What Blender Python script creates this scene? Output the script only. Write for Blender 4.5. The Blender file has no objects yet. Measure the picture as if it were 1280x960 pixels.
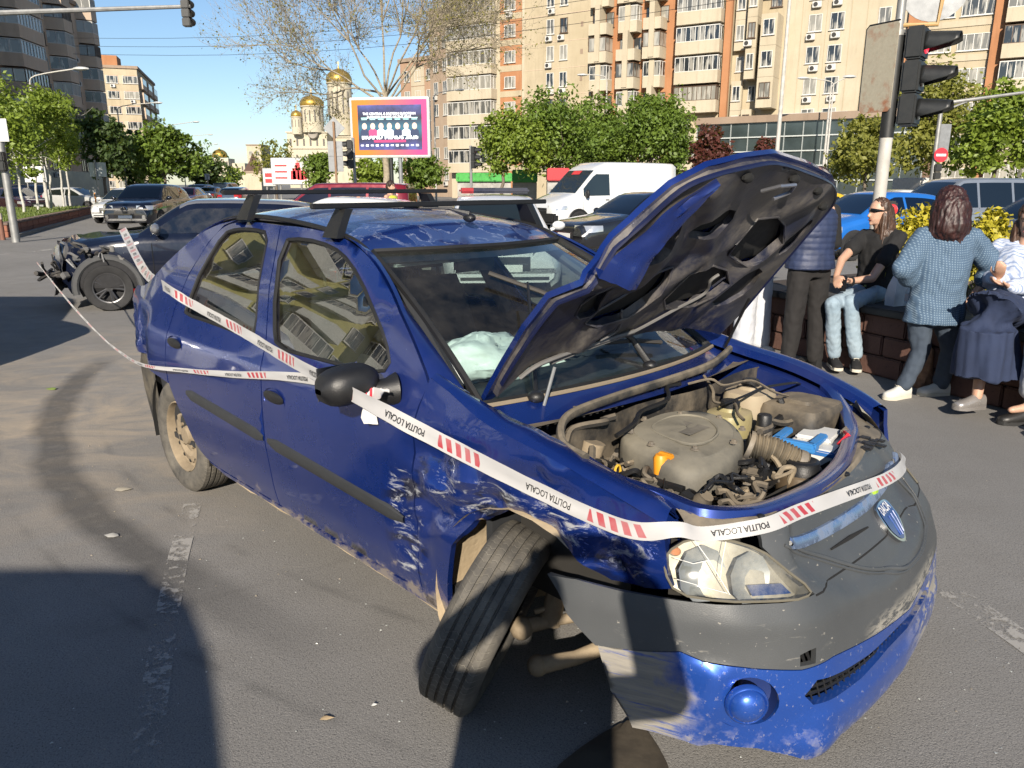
import bpy, bmesh, math, random
import numpy as np
from mathutils import Vector, Matrix, Quaternion, noise as mnoise
from mathutils.geometry import delaunay_2d_cdt

# ---------------------------------------------------------------- camera, sky, sun, exposure
SC = bpy.context.scene
COL = SC.collection
R = math.radians
CAM_H, CAM_PITCH, CAM_F = 1.643, 14.5, 964.0 / 1280.0
cam_data = bpy.data.cameras.new('camera')
cam_data.sensor_fit = 'HORIZONTAL'
cam_data.sensor_width = 36.0
cam_data.lens = 36.0 * CAM_F
cam_data.clip_start = 0.02
cam_data.clip_end = 6000
cam = bpy.data.objects.new('camera', cam_data)
COL.objects.link(cam)
cam.location = (0, 0, CAM_H)
cam.rotation_euler = (R(90 - CAM_PITCH), 0, 0)
SC.camera = cam

SUN_EL, SUN_AZ = 26.0, 185.0          # azimuth of the sun clockwise from +Y (behind the camera, a little left)
wd = bpy.data.worlds.new('World')
SC.world = wd
wd.use_nodes = True
_nt = wd.node_tree
_nt.nodes.clear()
_sky = _nt.nodes.new('ShaderNodeTexSky')
_sky.sky_type = 'NISHITA'
_sky.sun_disc = False
_sky.sun_elevation = R(SUN_EL)
_sky.sun_rotation = R(SUN_AZ)
_sky.altitude = 80
_sky.air_density = 1.0
_sky.dust_density = 0.35
_sky.ozone_density = 3.5
_bg = _nt.nodes.new('ShaderNodeBackground')
_bg.inputs['Strength'].default_value = 0.068
_out = _nt.nodes.new('ShaderNodeOutputWorld')
_nt.links.new(_sky.outputs[0], _bg.inputs['Color'])
_nt.links.new(_bg.outputs[0], _out.inputs['Surface'])

sun_data = bpy.data.lights.new('sun', 'SUN')
sun_data.energy = 4.5
sun_data.angle = R(0.53)
sun_data.color = (1.0, 0.90, 0.76)
sun = bpy.data.objects.new('sun', sun_data)
COL.objects.link(sun)
_sd = Vector((math.sin(R(SUN_AZ)) * math.cos(R(SUN_EL)), math.cos(R(SUN_AZ)) * math.cos(R(SUN_EL)), math.sin(R(SUN_EL))))
sun.rotation_euler = _sd.to_track_quat('Z', 'Y').to_euler()
sun.location = _sd * 60

SC.view_settings.view_transform = 'Standard'
SC.view_settings.look = 'None'
SC.view_settings.exposure = 1.0
SC.view_settings.gamma = 1.0
SC.render.engine = 'CYCLES'
SC.cycles.max_bounces = 8
SC.cycles.transparent_max_bounces = 16
SC.cycles.caustics_reflective = False
SC.cycles.caustics_refractive = False
SC.cycles.use_denoising = True

random.seed(7)
# ---------------------------------------------------------------- places
def ray(px, py):
    a = (px - 640) / 964.0
    u = (480 - py) / 964.0
    c, s = math.cos(R(CAM_PITCH)), math.sin(R(CAM_PITCH))
    return Vector((a, c + u * s, -s + u * c))
def at(px, py, Y):
    r = ray(px, py)
    return Vector((0, 0, CAM_H)) + r * (Y / r.y)
def gnd(px, py, z=0.0):
    r = ray(px, py)
    return Vector((0, 0, CAM_H)) + r * ((z - CAM_H) / r.z)

# ---------------------------------------------------------------- materials
class G:
    def __init__(s, name):
        s.m = bpy.data.materials.new(name)
        s.m.use_nodes = True
        s.nt = s.m.node_tree
        s.nt.nodes.clear()
        s.out = s.nt.nodes.new('ShaderNodeOutputMaterial')
        s._o = None
    def n(s, typ, ins=None, **kw):
        nd = s.nt.nodes.new(typ)
        for k, v in kw.items(): setattr(nd, k, v)
        for k, v in (ins or {}).items(): s.put(nd.inputs[k], v)
        return nd
    def put(s, sock, v):
        if isinstance(v, bpy.types.NodeSocket): s.nt.links.new(v, sock)
        else:
            if sock.type == 'RGBA' and len(v) == 3: v = (*v, 1)
            sock.default_value = v
    def obj(s):
        if s._o is None: s._o = s.n('ShaderNodeTexCoord').outputs['Object']
        return s._o
    def xyz(s, v=None):
        o = s.n('ShaderNodeSeparateXYZ', {0: v or s.obj()}).outputs
        return o[0], o[1], o[2]
    def mapv(s, scale=(1, 1, 1), loc=(0, 0, 0), rot=(0, 0, 0), v=None):
        return s.n('ShaderNodeMapping', {'Vector': v or s.obj(), 'Location': loc, 'Rotation': rot, 'Scale': scale}).outputs[0]
    def noise(s, scale, detail=4, rough=0.55, v=None, dist=0.0):
        return s.n('ShaderNodeTexNoise', {'Vector': v or s.obj(), 'Scale': scale, 'Detail': detail, 'Roughness': rough, 'Distortion': dist}).outputs[0]
    def vor(s, scale, v=None, feature='F1', out=0):
        return s.n('ShaderNodeTexVoronoi', {'Vector': v or s.obj(), 'Scale': scale}, feature=feature).outputs[out]
    def math(s, op, a, b=0.0):
        return s.n('ShaderNodeMath', {0: a, 1: b}, operation=op, use_clamp=False).outputs[0]
    def mul(s, *a):
        r = a[0]
        for b in a[1:]: r = s.math('MULTIPLY', r, b)
        return r
    def mx(s, a, b): return s.math('MAXIMUM', a, b)
    def mr(s, v, a, b, c=0.0, d=1.0):
        return s.n('ShaderNodeMapRange', {0: v, 1: a, 2: b, 3: c, 4: d}, clamp=True).outputs[0]
    def win(s, v, a, b, soft):
        return s.mul(s.mr(v, a - soft, a + soft), s.mr(v, b - soft, b + soft, 1, 0))
    def mix(s, f, a, b):
        nd = s.n('ShaderNodeMix', data_type='RGBA')
        s.put(nd.inputs[0], f); s.put(nd.inputs[6], a); s.put(nd.inputs[7], b)
        return nd.outputs[2]
    def bump(s, h, strength=0.3, dist=0.01):
        return s.n('ShaderNodeBump', {'Height': h, 'Strength': strength, 'Distance': dist}).outputs[0]
    def bsdf(s, **ins):
        b = s.n('ShaderNodeBsdfPrincipled')
        for k, v in ins.items():
            s.put(b.inputs[{'color': 'Base Color', 'rough': 'Roughness', 'metal': 'Metallic', 'normal': 'Normal', 'coat': 'Coat Weight',
                            'coat_rough': 'Coat Roughness', 'spec': 'Specular IOR Level', 'emit': 'Emission Color', 'emit_s': 'Emission Strength',
                            'sheen': 'Sheen Weight', 'alpha': 'Alpha', 'sss': 'Subsurface Weight', 'trans': 'Transmission Weight', 'ior': 'IOR'}[k]], v)
        s.nt.links.new(b.outputs[0], s.out.inputs[0])
        return s.m

MATS = {}
ALB = 0.76          # overall albedo, matched to the photograph's exposure
def plain(name, col, rough=0.6, metal=0.0, coat=0.0, var=0.12, scale=8.0, bump=0.0, bscale=60.0, spec=0.5):
    if name in MATS: return MATS[name]
    col = tuple(c * ALB for c in col); g = G(name)
    f = g.noise(scale, 5)
    a = tuple(c * (1 - var) for c in col); b = tuple(min(1, c * (1 + var)) for c in col)
    c = g.mix(g.mr(f, 0.3, 0.7), a, b)
    kw = dict(color=c, rough=g.mr(g.noise(scale * 2.3, 3), 0.2, 0.8, max(0, rough - 0.08), min(1, rough + 0.08)), metal=metal, coat=coat, spec=spec)
    if bump: kw['normal'] = g.bump(g.noise(bscale, 4), bump, 0.01)
    MATS[name] = g.bsdf(**kw)
    return MATS[name]
def dusty(name, col, dust=(0.30, 0.24, 0.165), amount=0.5, rough=0.6, scale=6.0, up=0.35, bump=0.1, metal=0.0):
    """a material under dust that lies thicker on upward faces"""
    if name in MATS: return MATS[name]
    col = tuple(c * ALB for c in col); dust = tuple(c * ALB for c in dust); g = G(name)
    nz = g.xyz(g.n('ShaderNodeNewGeometry').outputs['Normal'])[2]
    f = g.math('ADD', g.mr(g.noise(scale, 6, 0.65), 0.35, 0.65, -0.35, 0.35), g.math('ADD', g.mul(nz, up), amount - up * 0.5))
    f = g.mr(f, 0.0, 1.0, 0.0, 0.95)
    MATS[name] = g.bsdf(color=g.mix(f, col, dust), rough=g.mr(f, 0, 1, rough, 0.9), metal=metal, normal=g.bump(g.noise(scale * 9, 5), bump, 0.01))
    return MATS[name]
def glass(name, tint=(0.6, 0.65, 0.63), refl=1.5, rough=0.0, dirt=0.0, dirtcol=(0.4, 0.36, 0.3)):
    if name in MATS: return MATS[name]
    g = G(name)
    ge = g.n('ShaderNodeNewGeometry').outputs; dt = g.n('ShaderNodeVectorMath', {0: ge['Normal'], 1: ge['Incoming']}, operation='DOT_PRODUCT').outputs['Value']
    f0 = ((refl - 1) / (refl + 1)) ** 2 * 1.9
    fr = g.math('ADD', g.mul(g.math('POWER', g.math('SUBTRACT', 1.0, g.math('ABSOLUTE', dt)), 5.0), 1 - f0), f0)
    tr = g.n('ShaderNodeBsdfTransparent', {'Color': tint}).outputs[0]
    gl = g.n('ShaderNodeBsdfGlossy', {'Color': (1, 1, 1), 'Roughness': rough}).outputs[0]
    sh = g.n('ShaderNodeMixShader', {0: fr, 1: tr, 2: gl}).outputs[0]
    if dirt:
        d = g.n('ShaderNodeBsdfDiffuse', {'Color': dirtcol}).outputs[0]
        f = g.mr(g.noise(5, 6, 0.65), 0.4, 0.75, 0.0, dirt)
        sh = g.n('ShaderNodeMixShader', {0: f, 1: sh, 2: d}).outputs[0]
    g.nt.links.new(sh, g.out.inputs[0])
    MATS[name] = g.m
    return g.m

# ---------------------------------------------------------------- meshes
class MB:
    def __init__(s): s.v = []; s.f = []; s.mi = []
    def add(s, vs, fs, m=0, M=None):
        o = len(s.v)
        if M is not None: vs = [M @ Vector(p) for p in vs]
        s.v.extend([tuple(p) for p in vs])
        for f in fs: s.f.append(tuple(i + o for i in f)); s.mi.append(m)
        return o
    def box(s, c, d, M=None, m=0, taper=None):
        x, y, z = d[0] / 2, d[1] / 2, d[2] / 2
        t = taper or (1, 1)
        vs = [(c[0] + a * x * (t[0] if e > 0 else 1), c[1] + b * y * (t[1] if e > 0 else 1), c[2] + e * z) for e in (-1, 1) for a, b in ((-1, -1), (1, -1), (1, 1), (-1, 1))]
        s.add(vs, [(3, 2, 1, 0), (4, 5, 6, 7), (0, 1, 5, 4), (1, 2, 6, 5), (2, 3, 7, 6), (3, 0, 4, 7)], m, M)
        return s
    def bbox(s, c, d, b=0.01, M=None, m=0):
        """box with chamfered edges"""
        bm = bmesh.new(); bmesh.ops.create_cube(bm, size=1)
        for v in bm.verts: v.co = Vector((v.co.x * d[0], v.co.y * d[1], v.co.z * d[2]))
        bmesh.ops.bevel(bm, geom=bm.edges[:], offset=b, segments=2, affect='EDGES')
        T = Matrix.Translation(c); T = (M @ T) if M is not None else T
        bm.verts.index_update()
        s.add([v.co for v in bm.verts], [[v.index for v in f.verts] for f in bm.faces], m, T); bm.free()
        return s
    def tube(s, pts, r, n=8, cap=True, m=0, M=None, flat=None):
        pts = [Vector(p) for p in pts]
        rs = r if isinstance(r, (list, tuple)) else [r] * len(pts)
        vs = []; fs = []
        up = None
        for i, p in enumerate(pts):
            t = (pts[min(i + 1, len(pts) - 1)] - pts[max(i - 1, 0)])
            if t.length < 1e-9: t = Vector((0, 0, 1))
            t.normalize()
            if up is None:
                up = Vector((0, 0, 1)) if abs(t.z) < 0.9 else Vector((1, 0, 0))
            a = (up - t * up.dot(t)); a.normalize(); b = t.cross(a); up = a
            for k in range(n):
                th = 2 * math.pi * k / n
                vs.append(p + (a * math.cos(th) + b * math.sin(th) * (flat or 1.0)) * rs[i])
        for i in range(len(pts) - 1):
            for k in range(n):
                fs.append((i * n + k, i * n + (k + 1) % n, (i + 1) * n + (k + 1) % n, (i + 1) * n + k))
        if cap:
            fs.append(tuple(range(n - 1, -1, -1))); e = (len(pts) - 1) * n; fs.append(tuple(e + k for k in range(n)))
        s.add(vs, fs, m, M); return s
    def lathe(s, prof, n=24, M=None, m=0, a0=0.0, a1=2 * math.pi):
        full = abs(a1 - a0 - 2 * math.pi) < 1e-6
        vs = []; fs = []; k = len(prof); N = n if full else n + 1
        for i in range(N):
            th = a0 + (a1 - a0) * i / n
            for r, z in prof: vs.append((r * math.cos(th), r * math.sin(th), z))
        for i in range(n):
            j = (i + 1) % N
            for q in range(k - 1):
                fs.append((i * k + q, j * k + q, j * k + q + 1, i * k + q + 1))
        s.add(vs, fs, m, M); return s
    def grid(s, P, m=0, closed=False, M=None):
        nu = len(P); nv = len(P[0]); vs = [p for row in P for p in row]
        fs = [(i * nv + j, i * nv + (j + 1) % nv, (i + 1) * nv + (j + 1) % nv, (i + 1) * nv + j) for i in range(nu - 1) for j in range(nv if closed else nv - 1)]
        s.add(vs, fs, m, M); return s
    def prism(s, poly, z0, z1, M=None, m=0):
        n = len(poly); vs = [(x, y, z0) for x, y in poly] + [(x, y, z1) for x, y in poly]
        fs = [tuple(range(n - 1, -1, -1)), tuple(range(n, 2 * n))] + [(i, (i + 1) % n, n + (i + 1) % n, n + i) for i in range(n)]
        s.add(vs, fs, m, M); return s
    def ball(s, c, r, n=12, M=None, m=0):
        r = r if isinstance(r, (tuple, list)) else (r, r, r)
        P = []
        for i in range(n // 2 + 1):
            th = math.pi * i / (n // 2)
            P.append([(c[0] + r[0] * math.sin(th) * math.cos(2 * math.pi * k / n), c[1] + r[1] * math.sin(th) * math.sin(2 * math.pi * k / n), c[2] + r[2] * math.cos(th)) for k in range(n)])
        s.grid(P[::-1], m, True, M); return s
    def mesh(s, name):
        me = bpy.data.meshes.new(name)
        me.from_pydata(s.v, [], s.f)
        me.polygons.foreach_set('material_index', s.mi)
        return me
    def obj(s, name, mats, parent=None, smooth=40, label=None, cat=None, group=None, kind=None, loc=None, rot=None, fix=True):
        me = s.mesh(name)
        for m in (mats if isinstance(mats, (list, tuple)) else [mats]): me.materials.append(m)
        if fix:
            bm = bmesh.new(); bm.from_mesh(me)
            bmesh.ops.remove_doubles(bm, verts=bm.verts[:], dist=1e-5)
            bmesh.ops.recalc_face_normals(bm, faces=bm.faces[:]); bm.to_mesh(me); bm.free()
        if smooth:
            me.polygons.foreach_set('use_smooth', [True] * len(me.polygons))
            if smooth < 180: me.set_sharp_from_angle(angle=R(smooth))
        return link(name, me, parent, label, cat, group, kind, loc, rot)
def link(name, data, parent=None, label=None, cat=None, group=None, kind=None, loc=None, rot=None):
    o = bpy.data.objects.new(name, data); COL.objects.link(o)
    if parent is not None: o.parent = parent
    if loc is not None: o.location = loc
    if rot is not None: o.rotation_euler = rot
    tag(o, label, cat, group, kind)
    return o
def tag(o, label=None, cat=None, group=None, kind=None):
    if label: o['label'] = label
    if cat: o['category'] = cat
    if group: o['group'] = group
    if kind: o['kind'] = kind
    return o
def root(name, label, cat, loc=(0, 0, 0), rz=0.0, group=None):
    return link(name, None, None, label, cat, group, None, loc, (0, 0, rz))
def copy_tree(o, parent=None):
    c = o.copy(); COL.objects.link(c)
    if parent is not None: c.parent = parent
    for ch in list(o.children): copy_tree(ch, c)
    return c
def another(o, loc, rz, label, mats=None):
    c = copy_tree(o); c.location = loc; c.rotation_euler = (0, 0, rz); c['label'] = label
    return c
def spl(pts, n=8, closed=False):
    """Catmull-Rom through points of any dimension"""
    P = [np.array(p, float) for p in pts]; out = []; N = len(P)
    for i in range(N if closed else N - 1):
        if closed: p0, p1, p2, p3 = P[i - 1], P[i], P[(i + 1) % N], P[(i + 2) % N]
        else: p0, p1, p2, p3 = P[max(i - 1, 0)], P[i], P[i + 1], P[min(i + 2, N - 1)]
        for k in range(n):
            t = k / n
            out.append(0.5 * ((2 * p1) + (-p0 + p2) * t + (2 * p0 - 5 * p1 + 4 * p2 - p3) * t * t + (-p0 + 3 * p1 - 3 * p2 + p3) * t ** 3))
    if not closed: out.append(P[-1])
    return [tuple(p) for p in out]
def chaikin(poly, it=2, closed=True):
    P = [np.array(p, float) for p in poly]
    for _ in range(it):
        Q = []
        n = len(P)
        for i in range(n if closed else n - 1):
            a, b = P[i], P[(i + 1) % n]
            Q += [a * .75 + b * .25, a * .25 + b * .75]
        if not closed: Q = [P[0]] + Q[1:-1] + [P[-1]]
        P = Q
    return [tuple(p) for p in P]
def inpoly(px, py, poly):
    """vectorised even-odd test"""
    px = np.asarray(px); py = np.asarray(py); ins = np.zeros(px.shape, bool); n = len(poly)
    for i in range(n):
        x1, y1 = poly[i]; x2, y2 = poly[(i + 1) % n]
        if y1 == y2: continue
        c = ((y1 > py) != (y2 > py)) & (px < (x2 - x1) * (py - y1) / (y2 - y1) + x1)
        ins ^= c
    return ins
def resample(poly, h, closed=True):
    out = []; n = len(poly)
    for i in range(n if closed else n - 1):
        a = np.array(poly[i]); b = np.array(poly[(i + 1) % n]); k = max(1, int(round(np.linalg.norm(b - a) / h)))
        out += [tuple(a + (b - a) * j / k) for j in range(k)]
    if not closed: out.append(tuple(poly[-1]))
    return out
def tri(poly, h, holes=()):
    loops = [resample(poly, h)] + [resample(q, h) for q in holes]
    vs = []; es = []
    for L in loops:
        o = len(vs); vs += L; es += [(o + i, o + (i + 1) % len(L)) for i in range(len(L))]
    nb = len(vs)
    xs = [p[0] for p in poly]; ys_ = [p[1] for p in poly]
    gx = np.arange(min(xs) + h / 2, max(xs), h); gy = np.arange(min(ys_) + h / 2, max(ys_), h * 0.9)
    X, Y = np.meshgrid(gx, gy); X[1::2] += h / 2
    X = X.ravel(); Y = Y.ravel()
    ok = inpoly(X, Y, poly)
    for q in holes: ok &= ~inpoly(X, Y, q)
    X = X[ok]; Y = Y[ok]
    if len(X):
        B = np.array(vs)
        d = np.min((X[:, None] - B[None, :, 0]) ** 2 + (Y[:, None] - B[None, :, 1]) ** 2, axis=1)
        k = d > (0.45 * h) ** 2
        vs = vs + list(zip(X[k], Y[k]))
    r = delaunay_2d_cdt([Vector(p) for p in vs], es, [], 0, 1e-6)
    V = [(p.x, p.y) for p in r[0]]; T = [tuple(f) for f in r[2]]
    if T:
        C = np.array([[sum(V[i][0] for i in t) / 3, sum(V[i][1] for i in t) / 3] for t in T])
        ok = inpoly(C[:, 0], C[:, 1], poly)
        for q in holes: ok &= ~inpoly(C[:, 0], C[:, 1], q)
        T = [t for t, k in zip(T, ok) if k]
    return V, T, loops
def fnormal(fn, u, v, e=0.004):
    a = Vector(fn(u + e, v)) - Vector(fn(u - e, v)); b = Vector(fn(u, v + e)) - Vector(fn(u, v - e))
    n = a.cross(b); n.normalize(); return n
def panel(mb, poly, fn, h=0.03, holes=(), rim=0.02, m=0, flip=False, inset=0.004, back=None):
    """a sheet cut to a 2-D outline, laid on the surface fn(u, v), its edges turned in by rim"""
    V, T, loops = tri(poly, h, holes)
    mb.add([fn(*p) for p in V], [t[::-1] if flip else t for t in T], m)
    if rim:
        for L in loops:
            top = [Vector(fn(*p)) for p in L]
            nn = [fnormal(fn, *p) * (1 if not flip else -1) for p in L]
            low = [p - n * rim for p, n in zip(top, nn)]
            mb.grid([top, low], m, True)
    return mb
def bez(a, b, c, n=8):
    return [tuple((1 - t) ** 2 * np.array(a) + 2 * t * (1 - t) * np.array(b) + t * t * np.array(c)) for t in [i / n for i in range(n + 1)]]
def N3(p, s=1.0, seed=0.0):
    return mnoise.noise(Vector((p[0] * s + seed, p[1] * s - seed * 0.7, p[2] * s + seed * 1.3)))
# ---------------------------------------------------------------- the ground
def m_asphalt():
    g = G('worn_asphalt')
    x, y, z = g.xyz()
    big = g.noise(.35, 5, .6); mid = g.noise(3.0, 6, .65); fine = g.noise(140, 3, .7)
    c = g.mix(g.mr(big, .35, .65), (.176, .170, .161), (.222, .214, .203))
    c = g.mix(g.mr(mid, .3, .7, 0, .55), c, (.150, .143, .134))
    agg = g.vor(170)
    c = g.mix(g.mr(agg, .0, .35, .45, 0), c, (.36, .345, .315))
    c = g.mix(g.mr(fine, .52, .66, 0, .75), c, (.045, .044, .043))
    # dry dust blown over the road behind the saloon
    d0 = g.math('ADD', g.mul(g.win(x, -5.2, -1.6, .9), g.win(y, 4.2, 8.6, 1.0)), g.mul(g.win(x, -4.2, -1.5, .6), g.win(y, 3.4, 6.0, .6), .5))
    st = g.noise(1.6, 7, .68, v=g.mapv((.8, 1.2, 1), rot=(0, 0, .5)), dist=1.6)
    c = g.mix(g.mul(d0, g.mr(st, .40, .68, .08, .62)), c, (.36, .295, .215))
    streak = g.mul(g.win(y, 2.6, 9, .6), g.win(x, -8, -.6, .5), g.mr(g.noise(2.4, 7, .75, v=g.mapv((.45, 3.2, 1), rot=(0, 0, -.25))), .62, .70))
    c = g.mix(g.mul(streak, .45), c, (.36, .33, .28))
    # a curved dark tyre mark, (cx, cy) and radius of the swerve
    cx, cy, rad = 2.77, 8.35, 6.79
    rr = g.math('SQRT', g.math('ADD', g.mul(g.math('SUBTRACT', x, cx), g.math('SUBTRACT', x, cx)), g.mul(g.math('SUBTRACT', y, cy), g.math('SUBTRACT', y, cy))))
    wob = g.mr(g.noise(2, 4),   .3, .7, -.035, .035)
    rw = g.math('ABSOLUTE', g.math('ADD', g.math('SUBTRACT', rr, rad), wob))
    band = g.mul(g.mr(rw, .06, .15, 1, 0), g.mr(x, -.6, -1.6, 0, 1), g.mr(y, 7.6, 6.6, 0, 1), g.mr(g.noise(9, 5, .7), .2, .5, .6, 1))
    c = g.mix(g.mul(band, .66), c, (.035, .034, .034))
    rs_ = g.math('ABSOLUTE', g.math('SUBTRACT', rr, rad))
    lines = g.mul(g.mr(g.math('ABSOLUTE', g.math('SUBTRACT', g.math('ADD', rs_, g.mr(fine, 0, 1, -.02, .02)), .30)), 0, .035, 1, 0), g.mr(x, .3, -.3, 0, 1), g.mr(y, 5.2, 4.6, 0, 1))
    c = g.mix(g.mul(lines, .30, g.mr(g.noise(3, 5), .42, .6)), c, (.04, .04, .04))
    # oil spots
    oil = g.mul(g.mr(g.vor(1.1, out=0), .06, .12, 1, 0), g.mr(g.noise(6, 3), .4, .6))
    c = g.mix(g.mul(oil, .5), c, (.03, .03, .03))
    # crack lines
    ck = g.mul(g.mr(g.vor(.45, v=g.mapv((1, 1, 0), rot=(0, 0, .3)), feature='DISTANCE_TO_EDGE'), .0, .012, 1, 0), g.mr(g.noise(1.2, 3), .48, .56))
    c = g.mix(g.mul(ck, .10), c, (.03, .028, .026))
    h = g.math('ADD', g.mul(g.mr(agg, 0, .5), .6), g.math('ADD', g.mul(fine, .6), g.mul(g.noise(45, 4, .7), .8)))
    return g.bsdf(color=c, rough=g.mr(mid, .3, .7, .78, .95), normal=g.bump(h, .40, .006), spec=.35)
ASPH = m_asphalt()
gx = [-3000, -300, -60, -20, -8, 0, 8, 20, 60, 300, 3000]
MB().grid([[(x, y, 0) for x in gx] for y in [-3000, -300, -40, -8, 0, 4, 8, 14, 30, 80, 300, 4000]]).obj('road', ASPH, kind='structure')
def m_wornwhite():
    g = G('worn_road_paint')
    f = g.math('ADD', g.mr(g.noise(18, 7, .72), .40, .60, 0, .6), g.mr(g.noise(2.2, 4), .35, .65, -.45, .25))
    d = g.n('ShaderNodeBsdfPrincipled', {'Base Color': (.36, .345, .32), 'Roughness': .85}).outputs[0]; t = g.n('ShaderNodeBsdfTransparent').outputs[0]
    g.nt.links.new(g.n('ShaderNodeMixShader', {0: g.mr(f, .16, .46, 0, .8), 1: t, 2: d}).outputs[0], g.out.inputs[0]); return g.m
WW = m_wornwhite()
def road_line(pxs, w, name='lane_line'):
    pts = [gnd(*p) for p in pxs]; L = []; Rr = []
    for i, p in enumerate(pts):
        d = (pts[min(i + 1, len(pts) - 1)] - pts[max(0, i - 1)]).normalized(); n = Vector((-d.y, d.x, 0)) * w / 2
        q = Vector((p.x, p.y, .004)); L.append(q - n); Rr.append(q + n)
    return MB().grid([L, Rr]).obj(name, WW, kind='structure', smooth=0)
road_line([(178, 985), (190, 890), (205, 790), (222, 700), (241, 630)], .09)
road_line([(1150, 712), (1180, 735), (1230, 768), (1285, 806), (1400, 890)], .13)
road_line([(-40, 322), (30, 316), (95, 308)], .25)
# grit, chips and leaf scraps on the road
random.seed(3)
def chips(n, fx, smin, smax, mat, name, label=None):
    mb = MB()
    for _ in range(n):
        x, y = fx(); s = random.uniform(smin, smax); a = random.uniform(0, 6.28)
        P = [(x + s * math.cos(a + k * 2.1) * random.uniform(.5, 1), y + s * math.sin(a + k * 2.1) * random.uniform(.5, 1), .002) for k in range(3)]
        top = (x, y, s * random.uniform(.3, .8))
        mb.add(P + [top], [(0, 1, 3), (1, 2, 3), (2, 0, 3), (2, 1, 0)])
    return mb.obj(name, mat, kind='stuff', smooth=0, label=label)
chips(420, lambda: (random.gauss(-1.6, 1.6), random.gauss(4.3, 1.4)), .003, .010, plain('grit_tan', (.36, .31, .24), .9), 'grit', 'pale grit scattered over the asphalt')
chips(260, lambda: (random.uniform(-1.5, 1.8), random.uniform(1.7, 3.6)), .002, .008, plain('glass_crumbs', (.50, .52, .50), .3), 'crumbs', 'glass crumbs strewn beside the wreck')
chips(160, lambda: (random.uniform(.3, 4.5), random.uniform(1.8, 6)), .002, .007, plain('grit_tan', (.36, .31, .24), .9), 'gravel', 'small stones scattered in front of the wreck')
def scrap(px, py, s, mat, name, label, cat, n=7, lift=.012):
    p = gnd(px, py); rim = []
    for k in range(n):
        a = 2 * math.pi * k / n; r = s * random.uniform(.55, 1.1); rim.append((p.x + r * math.cos(a), p.y + r * .7 * math.sin(a), .004 + lift * random.random()))
    MB().add  # noqa
    mb = MB(); mb.add(rim + [(p.x, p.y, .008 + lift)], [(k, (k + 1) % n, n) for k in range(n)] + [tuple(range(n - 1, -1, -1))])
    mb.obj(name, mat, smooth=60, label=label, cat=cat)
scrap(140, 671, .045, plain('grey_scrap', (.42, .41, .38), .8), 'paper_scrap', 'crumpled pale grey scrap lying on the asphalt by the dark shadow', 'litter')
scrap(66, 487, .055, plain('leaf_green', (.20, .27, .06), .7), 'fallen_leaf', 'green leaf scrap lying at the tyre mark', 'leaf')
scrap(152, 613, .06, plain('pale_chip', (.40, .36, .28), .8), 'bumper_splinter', 'thin pale splinter on the asphalt left of the rear wheel', 'debris', 5, .006)
scrap(408, 899, .025, plain('tan_chip', (.40, .30, .18), .8), 'plastic_chip', 'small tan chip on the asphalt left of the broken wheel', 'debris', 5, .006)
scrap(467, 883, .012, plain('white_chip', (.65, .65, .62), .6), 'plastic_chip', 'tiny white chip on the asphalt left of the broken wheel', 'debris', 5, .006)
# piece of undertray lying beneath the bumper
mb = MB(); rows = []
for px0, px1, py in ((775, 800, 908), (752, 812, 920), (725, 824, 938), (700, 834, 958), (680, 842, 985)):
    A_, B_ = gnd(px0, py), gnd(px1, py)
    rows.append([tuple(A_.lerp(B_, k / 6) + Vector((0, 0, .010 + .010 * math.sin(math.pi * k / 6) + .010 * N3((k * .7, py * .05, 0), 1)))) for k in range(7)])
mb.grid(rows).obj('undertray_piece', dusty('undertray', (.02, .018, .016), (.09, .072, .05), .4), label='brown torn undertray piece lying under the front bumper corner', cat='debris')
# ---------------------------------------------------------------- buildings
def m_wall(name, a, b, rough=.9, joint=None, sc=1.0):
    if name in MATS: return MATS[name]
    a = tuple(k * .66 for k in a); b = tuple(k * .66 for k in b); g = G(name)
    c = g.mix(g.mr(g.noise(.25 * sc, 6, .6), .35, .65), a, b)
    stain = g.mr(g.noise(.9 * sc, 6, .7, v=g.mapv((1.6, 1.6, .22))), .50, .72, 0, .38)
    c = g.mix(stain, c, tuple(k * .55 for k in a))
    c = g.mix(g.mr(g.noise(6 * sc, 4), .55, .75, 0, .25), c, tuple(k * .75 for k in a))
    MATS[name] = g.bsdf(color=c, rough=rough, normal=g.bump(g.noise(9 * sc, 5), .25, .03))
    return MATS[name]
CREAM = m_wall('cream_render', (.50, .415, .275), (.60, .51, .355))
CREAM2 = m_wall('pale_cream_render', (.56, .48, .34), (.64, .56, .42))
BRICK = m_wall('orange_brick', (.46, .205, .09), (.54, .26, .125))
BROWN = m_wall('brown_render', (.64, .49, .36), (.72, .57, .43))
BROWN2 = m_wall('dark_brown_render', (.34, .25, .18), (.42, .32, .24))
def m_pane():
    g = G('house_window_glass')
    inf = g.n('ShaderNodeObjectInfo').outputs['Random']
    c = g.mix(g.mr(inf, .35, .8), (.02, .024, .028), (.22, .21, .18))
    c = g.mix(g.mr(g.noise(.9, 3, v=g.mapv((3, 1, .5))), .5, .56, 0, .6), c, (.40, .38, .33))
    return g.bsdf(color=c, rough=.08, spec=.8)
PANE = m_pane()
FRW = plain('white_frame', (.66, .65, .61), .6, var=.06)
FRB = plain('brown_frame', (.10, .06, .035), .6)
METW = plain('ac_white', (.62, .61, .57), .5)
_wm = {}
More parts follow.
